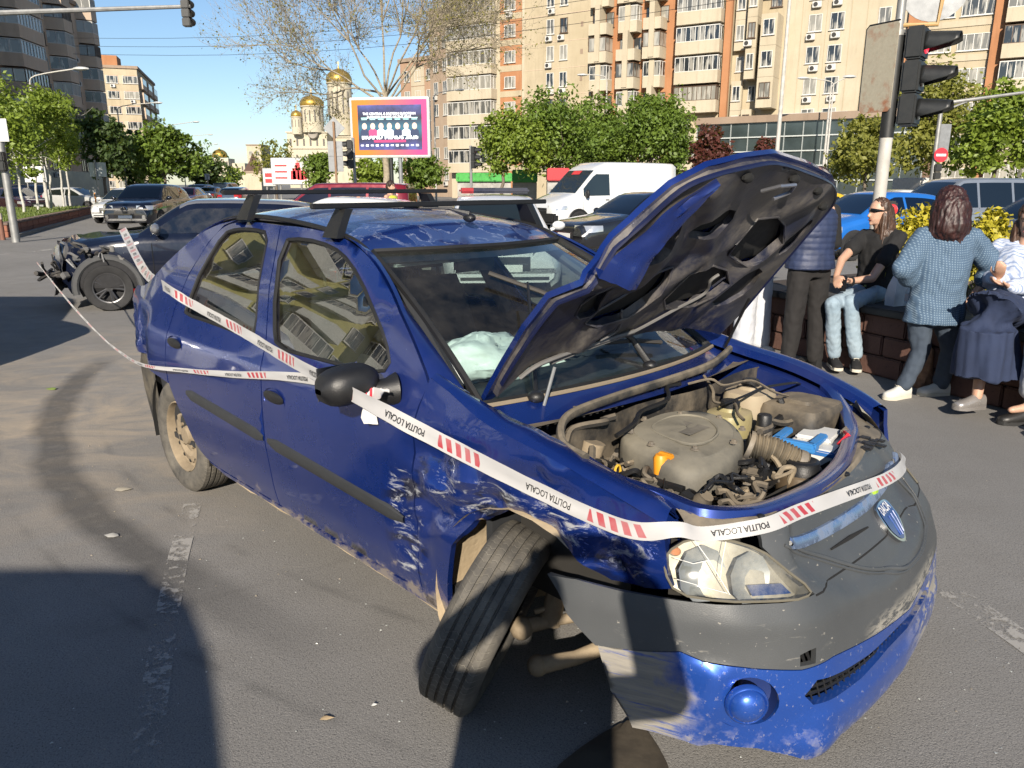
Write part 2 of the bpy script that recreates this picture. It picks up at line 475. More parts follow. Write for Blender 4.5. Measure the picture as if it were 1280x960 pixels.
def window_meshes(w, h, n, dark=False):
    k = (round(w, 2), round(h, 2), n, dark)
    if k in _wm: return _wm[k]
    t = .06
    f = MB()
    f.box((0, -.03, h / 2 - t / 2), (w, .08, t)).box((0, -.03, -h / 2 + t / 2), (w, .08, t))
    for i in range(n + 1): f.box((-w / 2 + t / 2 + (w - t) * i / n, -.03, 0), (t, .078, h - 2 * t))
    f.box((0, -.07, -h / 2 - .04), (w + .16, .16, .05))
    fm = f.mesh('window'); fm.materials.append(FRB if dark else FRW)
    p = MB(); p.box((0, -.012, 0), (w - .02, .02, h - .02)); pm = p.mesh('pane'); pm.materials.append(PANE)
    _wm[k] = (fm, pm); return _wm[k]
_ac = MB(); _ac.bbox((0, -.2, 0), (.82, .30, .56), .03)
_acf = MB(); _acf.lathe([(.21, -.352), (.20, -.36), (.06, -.356), (0, -.36)], 14, Matrix.Rotation(0, 4, 'X'))
def ac_meshes():
    if 'ac' in _wm: return _wm['ac']
    m = _ac.mesh('air_conditioner'); m.materials.append(METW)
    f = MB(); f.lathe([(.21, .0), (.20, .012), (.06, .008), (0, .012)], 14, Matrix.Translation((-.12, -.352, 0)) @ Matrix.Rotation(R(90), 4, 'X')); fm = f.mesh('fan_grille'); fm.materials.append(plain('fan_dark', (.03, .03, .03), .7))
    _wm['ac'] = (m, fm); return _wm['ac']
def facade(bld, A, B):
    """local axes of a facade seen from the camera: u to the right, -y out towards the viewer"""
    d = Vector((B[0] - A[0], B[1] - A[1], 0)); L = d.length; ang = math.atan2(d.y, d.x)
    return Matrix.Translation((A[0], A[1], 0)) @ Matrix.Rotation(ang, 4, 'Z'), L
class Block:
    def __init__(s, name, label, A, B, depth, H, mat, group=None, cat='building'):
        s.M, s.L = facade(None, A, B)
        s.r = link(name, None, None, label, cat, group); s.r.matrix_world = s.M
        s.H = H; s.depth = depth; s.mat = mat
        MB().box((s.L / 2, depth / 2, H / 2), (s.L, depth, H)).obj('wall', mat, s.r, 0)
        MB().box((s.L / 2, depth / 2, H + .25), (s.L + .5, depth + .5, .5)).obj('roof', BROWN2, s.r, 0)
    def u_at(s, px):
        r = ray(px, 231); o = s.M.inverted() @ Vector((0, 0, 0)); d = s.M.inverted().to_3x3() @ Vector((r.x, r.y, 0))
        return o.x + d.x * (-o.y / d.y)
    def strip(s, u0, u1, z0, z1, mat, out=.06, name='wall_strip'):
        return MB().box(((u0 + u1) / 2, -out / 2 + .01, (z0 + z1) / 2), (u1 - u0, out + .02, z1 - z0)).obj(name, mat, s.r, 0)
    def window(s, u, z, w=1.2, h=1.45, n=2, out=0.0, dark=False, ac=0.0):
        fm, pm = window_meshes(w, h, n, dark)
        f = link('window', fm, s.r, loc=(u, -out, z)); link('pane', pm, f)
        if random.random() < ac:
            am, af = ac_meshes(); a = link('air_conditioner', am, s.r, loc=(u + random.uniform(-.3, .3), -out, z - h / 2 - .48)); link('fan_grille', af, a)
    def balcony(s, u, z, w, d=1.2, par=1.0, gl=1.45, n=7, mat=None, glazed=True, dark=False, cut=0.0, off=0.0):
        """a closed-in balcony: slab and parapet, glazing band with posts, panes"""
        key = ('bal', round(w, 2), d, par, gl, n, mat.name if mat else '', glazed, dark, cut)
        if key not in _wm:
            P = [(-w / 2, 0), (-w / 2 + cut, -d), (w / 2 - cut, -d), (w / 2, 0)]
            b = MB(); b.prism(P, -.12, par)
            bm_ = b.mesh('balcony'); bm_.materials.append(mat or CREAM2)
            g_ = MB(); Q = [(x * .985, y * .985) for x, y in P]
            g_.prism(Q, par + gl - .08, par + gl); g_.prism(Q, par, par + .06)
            for k in range(n + 1): g_.box((Q[1][0] + .03 + (Q[2][0] - Q[1][0] - .06) * k / n, Q[1][1] + .03, par + gl / 2), (.06, .06, gl - .12))
            for sx in (-1, 1):
                for k in (0, .5): g_.box((sx * (abs(Q[0][0]) + (abs(Q[1][0]) - abs(Q[0][0])) * (1 - k) - .03), Q[1][1] * (1 - k) , par + gl / 2), (.055, .055, gl - .12))
            gm = g_.mesh('glazing'); gm.materials.append(FRB if dark else FRW)
            p_ = MB(); p_.prism([(x * .95, y * .96) for x, y in P], par + .05, par + gl - .07)
            pm = p_.mesh('pane'); pm.materials.append(PANE)
            _wm[key] = (bm_, gm, pm)
        a, b, c = _wm[key]
        o = link('balcony', a, s.r, loc=(u, -off, z))
        if glazed: gg = link('glazing', b, o); link('pane', c, gg)
        return o
random.seed(11)
# --- the long block to the right, seen square over the trees
def on_line(px, P0, P1):
    r = ray(px, 231); d = (P1[0] - P0[0], P1[1] - P0[1])
    k = (P0[0] * d[1] - P0[1] * d[0]) / (r.x * d[1] - r.y * d[0]); return (r.x * k, r.y * k)
def px_at(px, D): r = ray(px, 231); return (r.x * D / r.y, D)
FA, FB = px_at(565, 101), px_at(1300, 68.5)
HGT = 29.0
def seg(p0, p1, out=0.0): 
    a, b = on_line(p0, FA, FB), on_line(p1, FA, FB)
    if out:
        d = Vector((b[0] - a[0], b[1] - a[1])).normalized(); n = Vector((d.y, -d.x)) * out
        return (a[0] + n.x, a[1] + n.y), (b[0] + n.x, b[1] + n.y)
    return a, b
GRP = 'apartment blocks of the long cream and brick row'
zw = at(690, 100, on_line(690, FA, FB)[1]).z       # a row of window centres
rows_w = [zw + 2.8 * k for k in range(-4, 8) if 2 < zw + 2.8 * k < HGT - 1]
# A: glazed wide balconies and an orange strip
a = Block('apartment_block', 'cream apartment block with wide glazed balconies, left end of the long row', *seg(565, 655), 14, HGT, CREAM2, GRP)
u0, u1, u2, u3 = a.u_at(568), a.u_at(622), a.u_at(626), a.u_at(652)
a.strip(u2, u3, 0, HGT - .5, BRICK)
for z in rows_w:
    a.balcony((u0 + u1) / 2, z - 1.55, u1 - u0, 1.3, 1.0, 1.5, 8)
    a.strip(u2, u3, z - 1.5, z - .85, CREAM, .09, 'spandrel')
    a.window((u2 + u3) / 2 - .1, z + .1, 1.5, 1.3, 3, .07, False, .3)
# B: flat wall with narrow paired windows
b = Block('apartment_block', 'flat cream apartment block with narrow paired windows above air conditioners', *seg(655, 736), 14, HGT, CREAM, GRP)
for z in rows_w:
    for px in (686, 702): b.window(b.u_at(px), z, .95, 1.55, 2, 0, random.random() < .25, .75)
    b.strip(b.u_at(656), b.u_at(735), z - 1.62, z - 1.56, BROWN, .02, 'panel_joint')
    b.strip(b.u_at(722), b.u_at(725), z - .3, z + .2, BROWN2, .03, 'vent_plate')
# C: three stacks of small bays between orange brick
c = Block('apartment_block', 'orange brick apartment block with three stacks of stepped cream bays', *seg(736, 840), 14, HGT, BRICK, GRP)
for i, (p0, p1) in enumerate(((737, 761), (770, 795), (801, 825))):
    uu0, uu1 = c.u_at(p0), c.u_at(p1); um = (uu0 + uu1) / 2; w = uu1 - uu0
    for k, z in enumerate(rows_w):
        kind = (k + (i == 1)) % 3
        c.balcony(um, z - 1.5, w, 1.5 if kind else 1.1, 1.0, 1.45, 2, CREAM2, kind != 2, kind == 1, .15)
        c.strip(um - .28, um + .28, z - 1.5, z + 1.3, CREAM2, 1.6 if kind else 1.2, 'bay_pier')
        if kind == 2: c.window(um - .8, z, .9, 1.5, 1, .02, True); c.window(um + .8, z, .9, 1.5, 1, .02, True)
# D: wide glazed balcony stack and a brick pier
d = Block('apartment_block', 'apartment block with one wide stack of white glazed balconies beside a brick pier', *seg(840, 905, .5), 14, HGT, CREAM, GRP)
u0, u1 = d.u_at(841), d.u_at(893)
d.strip(d.u_at(895), d.u_at(903), 0, HGT - .5, BRICK, .5, 'brick_pier')
for k, z in enumerate(rows_w):
    d.balcony((u0 + u1) / 2, z - 1.5, u1 - u0, 1.3, 1.05, 1.4, 9, CREAM2, k != 1, k == 2)
    if k == 1: 
        for px in (850, 880): d.window(d.u_at(px), z, 1.3, 1.4, 2, .02)
# E: stepped dark recesses
e = Block('apartment_block', 'cream apartment block with stepped narrow bays throwing deep shadows', *seg(905, 966), 14, HGT, CREAM, GRP)
for j, (p0, p1, o) in enumerate(((908, 921, .6), (925, 937, 1.5), (944, 963, 2.3))):
    uu0, uu1 = e.u_at(p0), e.u_at(p1)
    for k, z in enumerate(rows_w):
        if (k + j) % 4 != 3: e.strip(uu0, uu1, z - 1.5, z + 1.28, CREAM2, o, 'bay')
        e.window((uu0 + uu1) / 2, z + .1, min(1.3, (uu1 - uu0) * .7), 1.4, 2, (o if (k + j) % 4 != 3 else 0), (k * j) % 3 == 1, .15)
# F: broad flat facade with pairs of windows
f = Block('apartment_block', 'broad cream apartment block with paired windows behind the lamp wires', *seg(966, 1112), 14, HGT, CREAM2, GRP)
zf = at(1000, 108, on_line(1000, FA, FB)[1]).z
rows_f = [zf + 2.8 * k for k in range(-4, 9) if 2 < zf + 2.8 * k < HGT - 1]
for z in rows_f:
    for px, w in ((1001, 1.2), (1027, 1.25), (1083, 1.05)): f.window(f.u_at(px), z, w, 1.5, 2, 0, False, .8)
    for px in (985, 1014, 1043, 1062): f.strip(f.u_at(px) - .03, f.u_at(px) + .03, z - 1.4, z + 1.4, CREAM, .02, 'panel_joint')
f.strip(f.u_at(1064), f.u_at(1078), 10.5, 13.3, BRICK, .03)
MB().box((f.u_at(1009), -.5, 7.3), (6.4, 1.0, 2.0)).obj('shop_canopy', plain('corrugated_white', (.62, .63, .62), .6), f.r, 0)
# G: brick strips and glazed balconies at the right edge
g_ = Block('apartment_block', 'orange brick and cream apartment block at the right end of the row', *seg(1112, 1300), 14, HGT, CREAM, GRP)
for p0, p1 in ((1112, 1135), (1213, 1232), (1262, 1273)): g_.strip(g_.u_at(p0), g_.u_at(p1), 0, HGT - .5, BRICK, .4, 'brick_pier')
for k, z in enumerate(rows_f):
    for px, w in ((1150, 2.1), (1192, 2.4)): g_.window(g_.u_at(px), z, w, 1.35, 4, 0, False, .3)
    for px, w in ((1247, 2.4), (1285, 2.0)): g_.balcony(g_.u_at(px), z - 1.5, w, 1.1, 1.0, 1.45, 4, CREAM2, True, k % 3 == 1)
    g_.strip(g_.u_at(1136), g_.u_at(1212), z - 1.5, z - 1.0, CREAM2, .08, 'spandrel')
# H: the brown end of a farther block behind the bare tree
h = Block('apartment_block', 'brown brick apartment block end seen through the bare tree', px_at(505, 122), px_at(568, 116), 12, 19, m_wall('pinkish_brick', (.42, .26, .17), (.50, .33, .22)), GRP)
for k in range(6):
    for px in (513, 526, 540, 554): h.window(h.u_at(px), 3 + 2.8 * k, 1.1, 1.5, 2, 0, False, .3)
    h.strip(h.u_at(518), h.u_at(534), 1.6 + 2.8 * k, 4.3 + 2.8 * k, CREAM2, .05)
h2 = Block('apartment_block', 'narrow cream tower end beside the brown block', px_at(541, 112), px_at(566, 108), 8, 23.5, m_wall('pale_brick_end', (.45, .33, .23), (.52, .40, .29)), GRP)
for k in range(7):
    for px in (548, 559): h2.window(h2.u_at(px), 3 + 2.8 * k, 1.0, 1.5, 2, 0, False, .2)
# low glass hall in front of the row
ga, gb = px_at(868, 64), px_at(1150, 55)
gl = Block('glass_hall', 'low dark glass hall with pale glazing bars in front of the cream row', ga, gb, 6, at(1000, 146, 60).z - .3, plain('hall_glass', (.045, .06, .062), .12, var=.3, scale=.6, spec=.8))
nx = 12
for k in range(nx + 1): MB().box((gl.L * k / nx, -.05, gl.H / 2), (.06, .10, gl.H)).obj('mullion', plain('mullion_grey', (.34, .37, .36), .5), gl.r, 0)
for k in range(6): MB().box((gl.L / 2, -.07, .9 + (gl.H - .9) * k / 5), (gl.L, .10, .09)).obj('transom', plain('transom_pale', (.50, .53, .51), .5), gl.r, 0)
# --- left: the long brown block in shade, and a second one with its lit end
la, lb = px_at(-70, 70), px_at(137, 108)
lf = Block('apartment_block', 'tall brown apartment block in shade with rounded glazed bays, left edge of the street', la, lb, 14, 23.0, BROWN, 'apartment blocks on the left of the street')
for k in range(8):
    z = 3.9 + 2.75 * k
    for i, (p0, p1, dd) in enumerate(((-45, -8, 1.6), (22, 62, 2.0), (84, 102, 1.7), (121, 134, 1.6))):
        uu0, uu1 = lf.u_at(p0), lf.u_at(p1)
        if k == 0: continue
        lf.balcony((uu0 + uu1) / 2, z - 1.5, uu1 - uu0, dd, 1.15, 1.35, 8, BROWN, True, (k + i) % 4 == 0, .9)
    for px in (8, 72, 79, 108, 114): lf.window(lf.u_at(px), z, 1.2, 1.4, 2, 0, (k + px) % 3 == 0, .35)
lf.strip(lf.u_at(-60), lf.u_at(134), 0, 3.2, plain('shopfront_dark', (.05, .055, .07), .35, var=.4, scale=.4), .12, 'shop_front')
MB().box((lf.u_at(14), 3, 24.3), (16, 6, 2.6)).obj('penthouse', BRICK, lf.r, 0)
lf.strip(lf.u_at(15) - .08, lf.u_at(15) + .08, 3, 22.6, BROWN2, .16, 'drain_pipe')
la2, lb2 = px_at(134, 155), px_at(187, 157.3)
l2 = Block('apartment_block', 'cream apartment block with a sunlit banded end wall farther down the left side', la2, lb2, 27, at(155, 86, 157).z, CREAM, 'apartment blocks on the left of the street')
for k in range(8):
    z = l2.H - 2.0 - 2.75 * k
    l2.strip(.1, l2.L - .1, z - .8, z + .75, BRICK, .03, 'brick_band')
    for px, w in ((139, 1.6), (156, 2.0), (178, 2.6)): l2.window(l2.u_at(px), z, w, 1.35, 3, .04, False, .5)
    for px in (148, 167): l2.strip(l2.u_at(px) - .5, l2.u_at(px) + .5, z - .8, z + .75, CREAM2, .05, 'pier')
MB().box((2.2, 5, l2.H + 1.4), (3.6, 5, 2.4)).obj('penthouse', BRICK, l2.r, 0)
for k in range(8):
    for j in range(3):
        o = MB().box((l2.L + .35, 4 + j * 9, l2.H - 2.4 - 2.75 * k), (.7, 6, 2.1)).obj('side_bay', BROWN, l2.r, 0)
        MB().box((l2.L + .705, 4 + j * 9, l2.H - 2.0 - 2.75 * k), (.03, 5.4, 1.1)).obj('pane', PANE, o, 0)
# the yellow block across the road that the side windows mirror
ya, yb = (-82, -10), (-33, 39)
yl = Block('apartment_block', 'yellow apartment block with white balconies mirrored in the side windows', ya, yb, 12, 25, m_wall('yellow_render', (.54, .50, .17), (.62, .58, .22)), 'apartment blocks on the left of the street')
for k in range(8):
    for j in range(9):
        yl.balcony(4 + j * 7.4, 2.9 + 2.8 * k, 4.6, 1.2, 1.0, 1.3, 6, plain('balcony_white', (.62, .63, .58), .8), (k + j) % 3 != 0, False)
        yl.window(7.6 + j * 7.4, 4.4 + 2.8 * k, 1.4, 1.4, 2)
yl.strip(0, yl.L, 0, 2.4, plain('shopfront_dark', (.05, .055, .07), .35), .15, 'shop_front')
# --- far: the cathedral with golden domes, and a domed palace
GOLD = plain('gilded_dome', (.62, .40, .08), .38, .75, var=.18, scale=.4)
STONE = m_wall('pale_stone', (.60, .54, .40), (.68, .62, .48), sc=.4)
DOME = [(1.0, 0), (1.06, .18), (1.04, .45), (.92, .75), (.66, 1.02), (.32, 1.18), (.08, 1.28), (.03, 1.5), (0, 1.52)]
ct = root('cathedral', 'pale stone cathedral with golden domes far beyond the billboard', 'cathedral')
def turret(px, y_top, y_eave, y_base, wpx, D, nwin=8):
    k = D / 964; c = at(px, 200, D); r = wpx * k / 2
    zt, ze, zb = at(px, y_top, D).z, at(px, y_eave, D).z, at(px, y_base, D).z
    dr = MB().lathe([(r, zb - ze), (r, -.6), (r * 1.1, -.5), (r * 1.1, 0), (0, 0)], 20, Matrix.Translation((c.x, c.y, ze))).obj('drum', STONE, ct, 30)
    s = (zt - ze) / 1.52
    MB().lathe([(q * r * 1.02, z * s) for q, z in DOME], 24, Matrix.Translation((c.x, c.y, ze))).obj('dome', GOLD, dr)
    MB().box((c.x, c.y, zt + .8), (.25, .25, 2.4)).box((c.x, c.y, zt + 1.2), (1.1, .25, .25)).obj('cross', GOLD, dr, 0)
    for q in range(nwin):
        a_ = -math.pi / 2 + (q - nwin / 2 + .5) * math.pi / nwin
        MB().box((c.x + (r + .02) * math.cos(a_), c.y + (r + .02) * math.sin(a_), (ze * .62 + zb * .38)), (r * .10, r * .10, (ze - zb) * .42)).obj('lancet', plain('lancet_dark', (.10, .09, .08), .6), dr, 0)
turret(374, 136, 146, 168, 12, 398, 5)
turret(394, 116, 133, 166, 26, 402, 7)
turret(429, 82, 104, 170, 28, 420, 7)
turret(447, 128, 140, 170, 14, 415, 5)
for p0, p1, yt, D, dp in ((363, 412, 166, 400, 20), (408, 450, 172, 412, 40), (366, 460, 186, 396, 12)):
    A_, B_ = px_at(p0, D), px_at(p1, D); z = at(p0, yt, D).z
    n_ = MB().box(((A_[0] + B_[0]) / 2, D + dp / 2, z / 2), (B_[0] - A_[0], dp, z)).obj('nave', STONE, ct, 0)
    MB().box(((A_[0] + B_[0]) / 2, D + dp / 2, z + .3), (B_[0] - A_[0] + 1.2, dp + 1.2, .6)).obj('cornice', STONE, n_, 0)
    for q in range(6):
        MB().box((A_[0] + (B_[0] - A_[0]) * (q + .5) / 6, D - .03, z - 4.5), (.9, .2, 3.4)).obj('lancet', plain('lancet_dark', (.10, .09, .08), .6), n_, 0)
c_ = at(391, 167, 398.5)
MB().lathe([(2.6, 0), (2.2, .5), (1.5, .3), (0, .3)], 20, Matrix.Translation((c_.x, c_.y, c_.z)) @ Matrix.Rotation(R(90), 4, 'X')).obj('rose_window', plain('rose_dark', (.25, .22, .18), .6), ct)
pl = root('palace', 'cream palace with a small golden dome at the end of the street', 'palace')
for p0, p1, yt, D in ((264, 308, 204, 520), (296, 340, 208, 530), (262, 288, 198, 515)):
    A_, B_ = px_at(p0, D), px_at(p1, D); z = at(p0, yt, D).z
    w_ = MB().box(((A_[0] + B_[0]) / 2, D + 6, z / 2), (B_[0] - A_[0], 12, z)).obj('wing', STONE, pl, 0)
    for q in range(7): MB().box((A_[0] + (B_[0] - A_[0]) * (q + .5) / 7, D - .05, z - 3.2), (1.0, .2, 2.6)).obj('lancet', plain('lancet_dark', (.10, .09, .08), .6), w_, 0)
c_ = at(275, 197, 520); MB().lathe([(q * 4.6, z * 4.2) for q, z in DOME], 24, Matrix.Translation((c_.x, c_.y, c_.z))).obj('dome', GOLD, pl)
bt_ = Block('far_house', 'pale tower block far off behind the small billboards', px_at(312, 330), px_at(330, 330), 12, at(315, 182, 330).z, CREAM2)
for k in range(4):
    for px in (317, 325): bt_.window(bt_.u_at(px), bt_.H - 3 - 3 * k, 1.6, 1.6, 2)
fh = Block('far_house', 'low house with a dark pointed roof at the end of the street', px_at(306, 240), px_at(327, 240), 8, at(312, 216, 240).z, CREAM2)
MB().lathe([(3.6, 0), (1.2, 3.4), (0, 6.0)], 4, Matrix.Translation((1.8, 4, fh.H))).obj('pointed_roof', plain('dark_tiles', (.12, .07, .05), .8), fh.r, 0)
# ---------------------------------------------------------------- trees and shrubs
def m_leaf(name, a, b, tr=.35):
    if name in MATS: return MATS[name]
    a = tuple(k * .88 for k in a); b = tuple(k * .88 for k in b); g = G(name)
    c = g.mix(g.mr(g.noise(.9, 4, .6), .3, .7), a, b)
    c = g.mix(g.mr(g.noise(14, 2), .55, .75, 0, .5), c, tuple(min(1, k * 1.5) for k in b))
    d = g.n('ShaderNodeBsdfPrincipled', {'Base Color': c, 'Roughness': .55}).outputs[0]
    t = g.n('ShaderNodeBsdfTranslucent', {'Color': g.mix(.5, c, (.35, .42, .03))}).outputs[0]
    g.nt.links.new(g.n('ShaderNodeMixShader', {0: tr, 1: d, 2: t}).outputs[0], g.out.inputs[0])
    MATS[name] = g.m; return g.m
LEAF_FRESH = m_leaf('fresh_leaf', (.13, .19, .022), (.24, .32, .04))
LEAF_MID = m_leaf('mid_leaf', (.085, .145, .022), (.17, .25, .035))
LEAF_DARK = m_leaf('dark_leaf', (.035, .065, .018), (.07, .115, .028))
LEAF_RED = m_leaf('plum_leaf', (.06, .016, .016), (.14, .04, .03))
LEAF_OLIVE = m_leaf('olive_leaf', (.15, .16, .03), (.27, .27, .05))
LEAF_YELLOW = m_leaf('yellow_leaf', (.30, .27, .02), (.55, .46, .035), .2)
LEAF_YGREEN = m_leaf('yellow_green_leaf', (.12, .17, .02), (.22, .26, .03), .2)
BARK = plain('grey_bark', (.16, .13, .10), .9, var=.3, bump=.6, bscale=25)
BARKW = plain('whitewashed_bark', (.52, .50, .45), .9, var=.2, bump=.4, bscale=25)
def leaves(rng, lobes, n, size, hang=0.0, clump=.55, nc=None):
    """n leaf-sized quads gathered in clumps inside the lobes (x, y, z, rx, ry, rz)"""
    L = np.array(lobes, float); vol = L[:, 3] * L[:, 4] * L[:, 5]; nc = nc or max(12, n // 28)
    k = rng.choice(len(L), nc, p=vol / vol.sum())
    d = rng.normal(size=(nc, 3)); d /= np.linalg.norm(d, axis=1)[:, None]
    r = rng.random(nc) ** .42 * rng.uniform(.85, 1.18, nc)
    c = L[k, :3] + d * r[:, None] * L[k, 3:]
    cs = (L[k, 3:].mean(axis=1)) * clump * rng.uniform(.22, .75, nc)
    j = rng.integers(0, nc, n)
    p = c[j] + rng.normal(size=(n, 3)) * (cs[j] * .55)[:, None] * np.array([1, 1, .75])
    nrm = (p - L[k[j], :3]) / L[k[j], 3:] * .5 + rng.normal(size=(n, 3)) * .8 + np.array([0, 0, .5]); nrm /= np.linalg.norm(nrm, axis=1)[:, None]
    a = np.cross(nrm, rng.normal(size=(n, 3))); a /= np.linalg.norm(a, axis=1)[:, None]; b = np.cross(nrm, a)
    if hang: a[:, 2] -= hang; a /= np.linalg.norm(a, axis=1)[:, None]
    s = size * rng.uniform(.6, 1.35, n)[:, None]
    v = np.empty((n, 4, 3)); v[:, 0] = p - a * s; v[:, 1] = p + b * s * .55; v[:, 2] = p + a * s; v[:, 3] = p - b * s * .55
    return v.reshape(-1, 3)
def leafmesh(name, V, mat, parent, kind=None, label=None):
    n = len(V) // 4; me = bpy.data.meshes.new(name)
    me.vertices.add(n * 4); me.vertices.foreach_set('co', V.ravel()); me.loops.add(n * 4); me.loops.foreach_set('vertex_index', np.arange(n * 4))
    me.polygons.add(n); me.polygons.foreach_set('loop_start', np.arange(0, n * 4, 4)); me.polygons.foreach_set('loop_total', np.full(n, 4)); me.update(calc_edges=True)
    me.materials.append(mat); return link(name, me, parent, label, kind=kind)
def limb(mb, rng, a, b, r0, r1, wob=.08, n=6):
    a = Vector(a); b = Vector(b); L = (b - a).length
    pts = [a.lerp(b, k / n) + (Vector(rng.normal(size=3)) * wob * L * math.sin(math.pi * k / n) * .5 if 0 < k < n else Vector((0, 0, 0))) for k in range(n + 1)]
    mb.tube(spl(pts, 3), [r0 + (r1 - r0) * k / (n * 3) for k in range(n * 3 + 1)], 7)
    return pts
def tree(name, label, base, lobes, n, size, leaf, bark=BARK, r=.12, split=.5, group=None, seed=1, cat='tree', hang=0.0, clump=.55):
    """lobes are given relative to the base"""
    rng = np.random.default_rng(seed)
    t = root(name, label, cat, base, 0, group)
    L = np.array(lobes, float); cz = float((L[:, 2] - L[:, 5]).min()); top = float((L[:, 2] + L[:, 5]).max())
    mb = MB(); cx, cy = L[:, 0].mean(), L[:, 1].mean()
    fork = (cx * .3, cy * .3, cz + (top - cz) * split * .3)
    limb(mb, rng, (0, 0, -.05), fork, r, r * .7, .03)
    for q in L:
        limb(mb, rng, fork, (q[0], q[1], q[2] + q[5] * .3), r * .5, r * .1, .1)
        for _ in range(3):
            e = q[:3] + rng.normal(size=3) * q[3:] * .55; limb(mb, rng, fork if rng.random() < .3 else tuple(np.array(fork) * .5 + q[:3] * .5), tuple(e), r * .25, r * .05, .12, 4)
    mb.obj('trunk', bark, t, 60)
    leafmesh('crown', leaves(rng, lobes, n, size, hang, clump), leaf, t)
    return t
def lobes_px(base, D, boxes, depth=.8):
    """crown lobes from their outlines (x0, y0, x1, y1) in the photograph, at distance D, relative to the base"""
    out = []
    for i, (x0, y0, x1, y1) in enumerate(boxes):
        a, b = at(x0, y1, D), at(x1, y0, D); rx, rz = (b.x - a.x) / 2, (b.z - a.z) / 2
        out.append(((a.x + b.x) / 2 - base.x, ((i % 3) - 1) * rx * .35, (a.z + b.z) / 2 - base.z, rx, rx * depth, rz))
    return out
def ptree(name, label, px, D, boxes, n, size, leaf, zbase=0.0, **kw):
    b = at(px, 231, D); b = Vector((b.x, b.y, zbase))
    return tree(name, label, b, lobes_px(b, D, boxes), n, size, leaf, **kw)
GM = 'mid-green trees in front of the cream apartment row'
ptree('street_tree', 'broad fresh green tree just left of the white van roof', 700, 50, [(640, 120, 740, 215), (660, 128, 720, 180), (690, 150, 780, 218), (630, 160, 690, 220)], 15000, .13, LEAF_MID, r=.16, seed=3, group=GM)
ptree('street_tree', 'round bright green tree above the white van', 812, 50, [(770, 120, 862, 200), (785, 118, 850, 170), (745, 150, 815, 212), (810, 150, 868, 215)], 15000, .13, LEAF_MID, r=.16, seed=4, group=GM)
ptree('street_tree', 'looser yellow-green tree left of the green group', 625, 47, [(600, 135, 668, 205), (596, 165, 645, 218), (640, 150, 690, 215)], 8000, .115, LEAF_FRESH, r=.12, seed=5, group=GM)
ptree('street_tree', 'small green tree between the two larger ones', 745, 54, [(712, 122, 778, 200), (725, 150, 790, 216)], 7000, .13, LEAF_MID, r=.12, seed=6, group=GM)
ptree('plum_tree', 'dark red plum tree in front of the glass hall', 888, 44, [(866, 160, 912, 205), (862, 180, 918, 218), (872, 153, 902, 185)], 4200, .12, LEAF_RED, r=.08, seed=7)
ptree('plum_tree', 'small dark red bush right of the plum tree', 955, 46, [(940, 176, 972, 205)], 1200, .12, LEAF_RED, r=.05, seed=8)
GRT = 'thin-leaved trees on the right in front of the glass hall'
ptree('street_tree', 'sparse olive-green tree in front of the glass hall, behind the lamp pole', 1083, 33, [(1032, 150, 1120, 220), (1045, 140, 1110, 190), (1040, 180, 1130, 225)], 5200, .10, LEAF_OLIVE, r=.08, seed=9, group=GRT)
ptree('street_tree', 'tall sparse olive tree behind the no-entry sign', 1165, 36, [(1120, 75, 1200, 160), (1110, 130, 1190, 220), (1150, 95, 1240, 180)], 7600, .105, LEAF_OLIVE, r=.10, seed=10, group=GRT)
ptree('street_tree', 'bright green tree at the right edge of the street', 1240, 32, [(1190, 120, 1275, 215), (1220, 100, 1300, 180), (1180, 160, 1250, 226), (1250, 140, 1320, 225)], 9000, .11, LEAF_FRESH, r=.11, seed=11, group=GRT)
GL = 'young trees with whitewashed trunks on the lawn'
for i, (px, pyb, D, boxes, n, lab) in enumerate((
        (30, 264, 30, [(-20, 120, 45, 215), (-30, 95, 30, 190), (0, 150, 50, 225)], 4200, 'leaning young tree nearest the traffic light on the lawn'),
        (48, 261, 33, [(10, 125, 70, 200), (25, 110, 80, 180)], 3600, 'second young tree along the lawn, trunk forked low'),
        (64, 259, 35, [(35, 115, 95, 190), (45, 105, 88, 165)], 3600, 'third young tree along the lawn with the tallest crown'),
        (80, 257, 37, [(58, 130, 96, 205), (65, 150, 95, 212)], 2600, 'fourth young tree on the lawn with a slim crown'),
        (88, 256, 38.5, [(72, 150, 100, 210)], 1200, 'thin young tree at the far end of the lawn row'))):
    b = gnd(px, pyb, .47)
    tree('lawn_tree', lab, b, lobes_px(b, b.y, boxes), n, .10, LEAF_FRESH, BARKW, .065, .6, GL, 30 + i)
GD = 'dark trees along the left pavement'
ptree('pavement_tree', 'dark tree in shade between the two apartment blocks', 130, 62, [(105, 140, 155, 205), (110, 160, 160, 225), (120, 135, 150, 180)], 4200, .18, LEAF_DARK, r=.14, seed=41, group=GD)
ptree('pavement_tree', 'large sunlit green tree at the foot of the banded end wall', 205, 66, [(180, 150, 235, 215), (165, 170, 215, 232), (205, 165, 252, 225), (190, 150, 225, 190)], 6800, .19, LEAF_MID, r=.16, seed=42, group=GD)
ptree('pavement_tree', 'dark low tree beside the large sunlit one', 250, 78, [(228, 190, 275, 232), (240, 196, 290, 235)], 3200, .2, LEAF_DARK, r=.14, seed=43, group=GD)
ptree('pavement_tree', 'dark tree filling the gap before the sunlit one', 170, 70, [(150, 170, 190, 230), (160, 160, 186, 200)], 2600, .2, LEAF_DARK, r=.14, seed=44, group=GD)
ptree('pavement_tree', 'small bright tree at the end of the street', 290, 120, [(280, 208, 304, 232)], 1200, .22, LEAF_FRESH, r=.1, seed=45, group=GD)
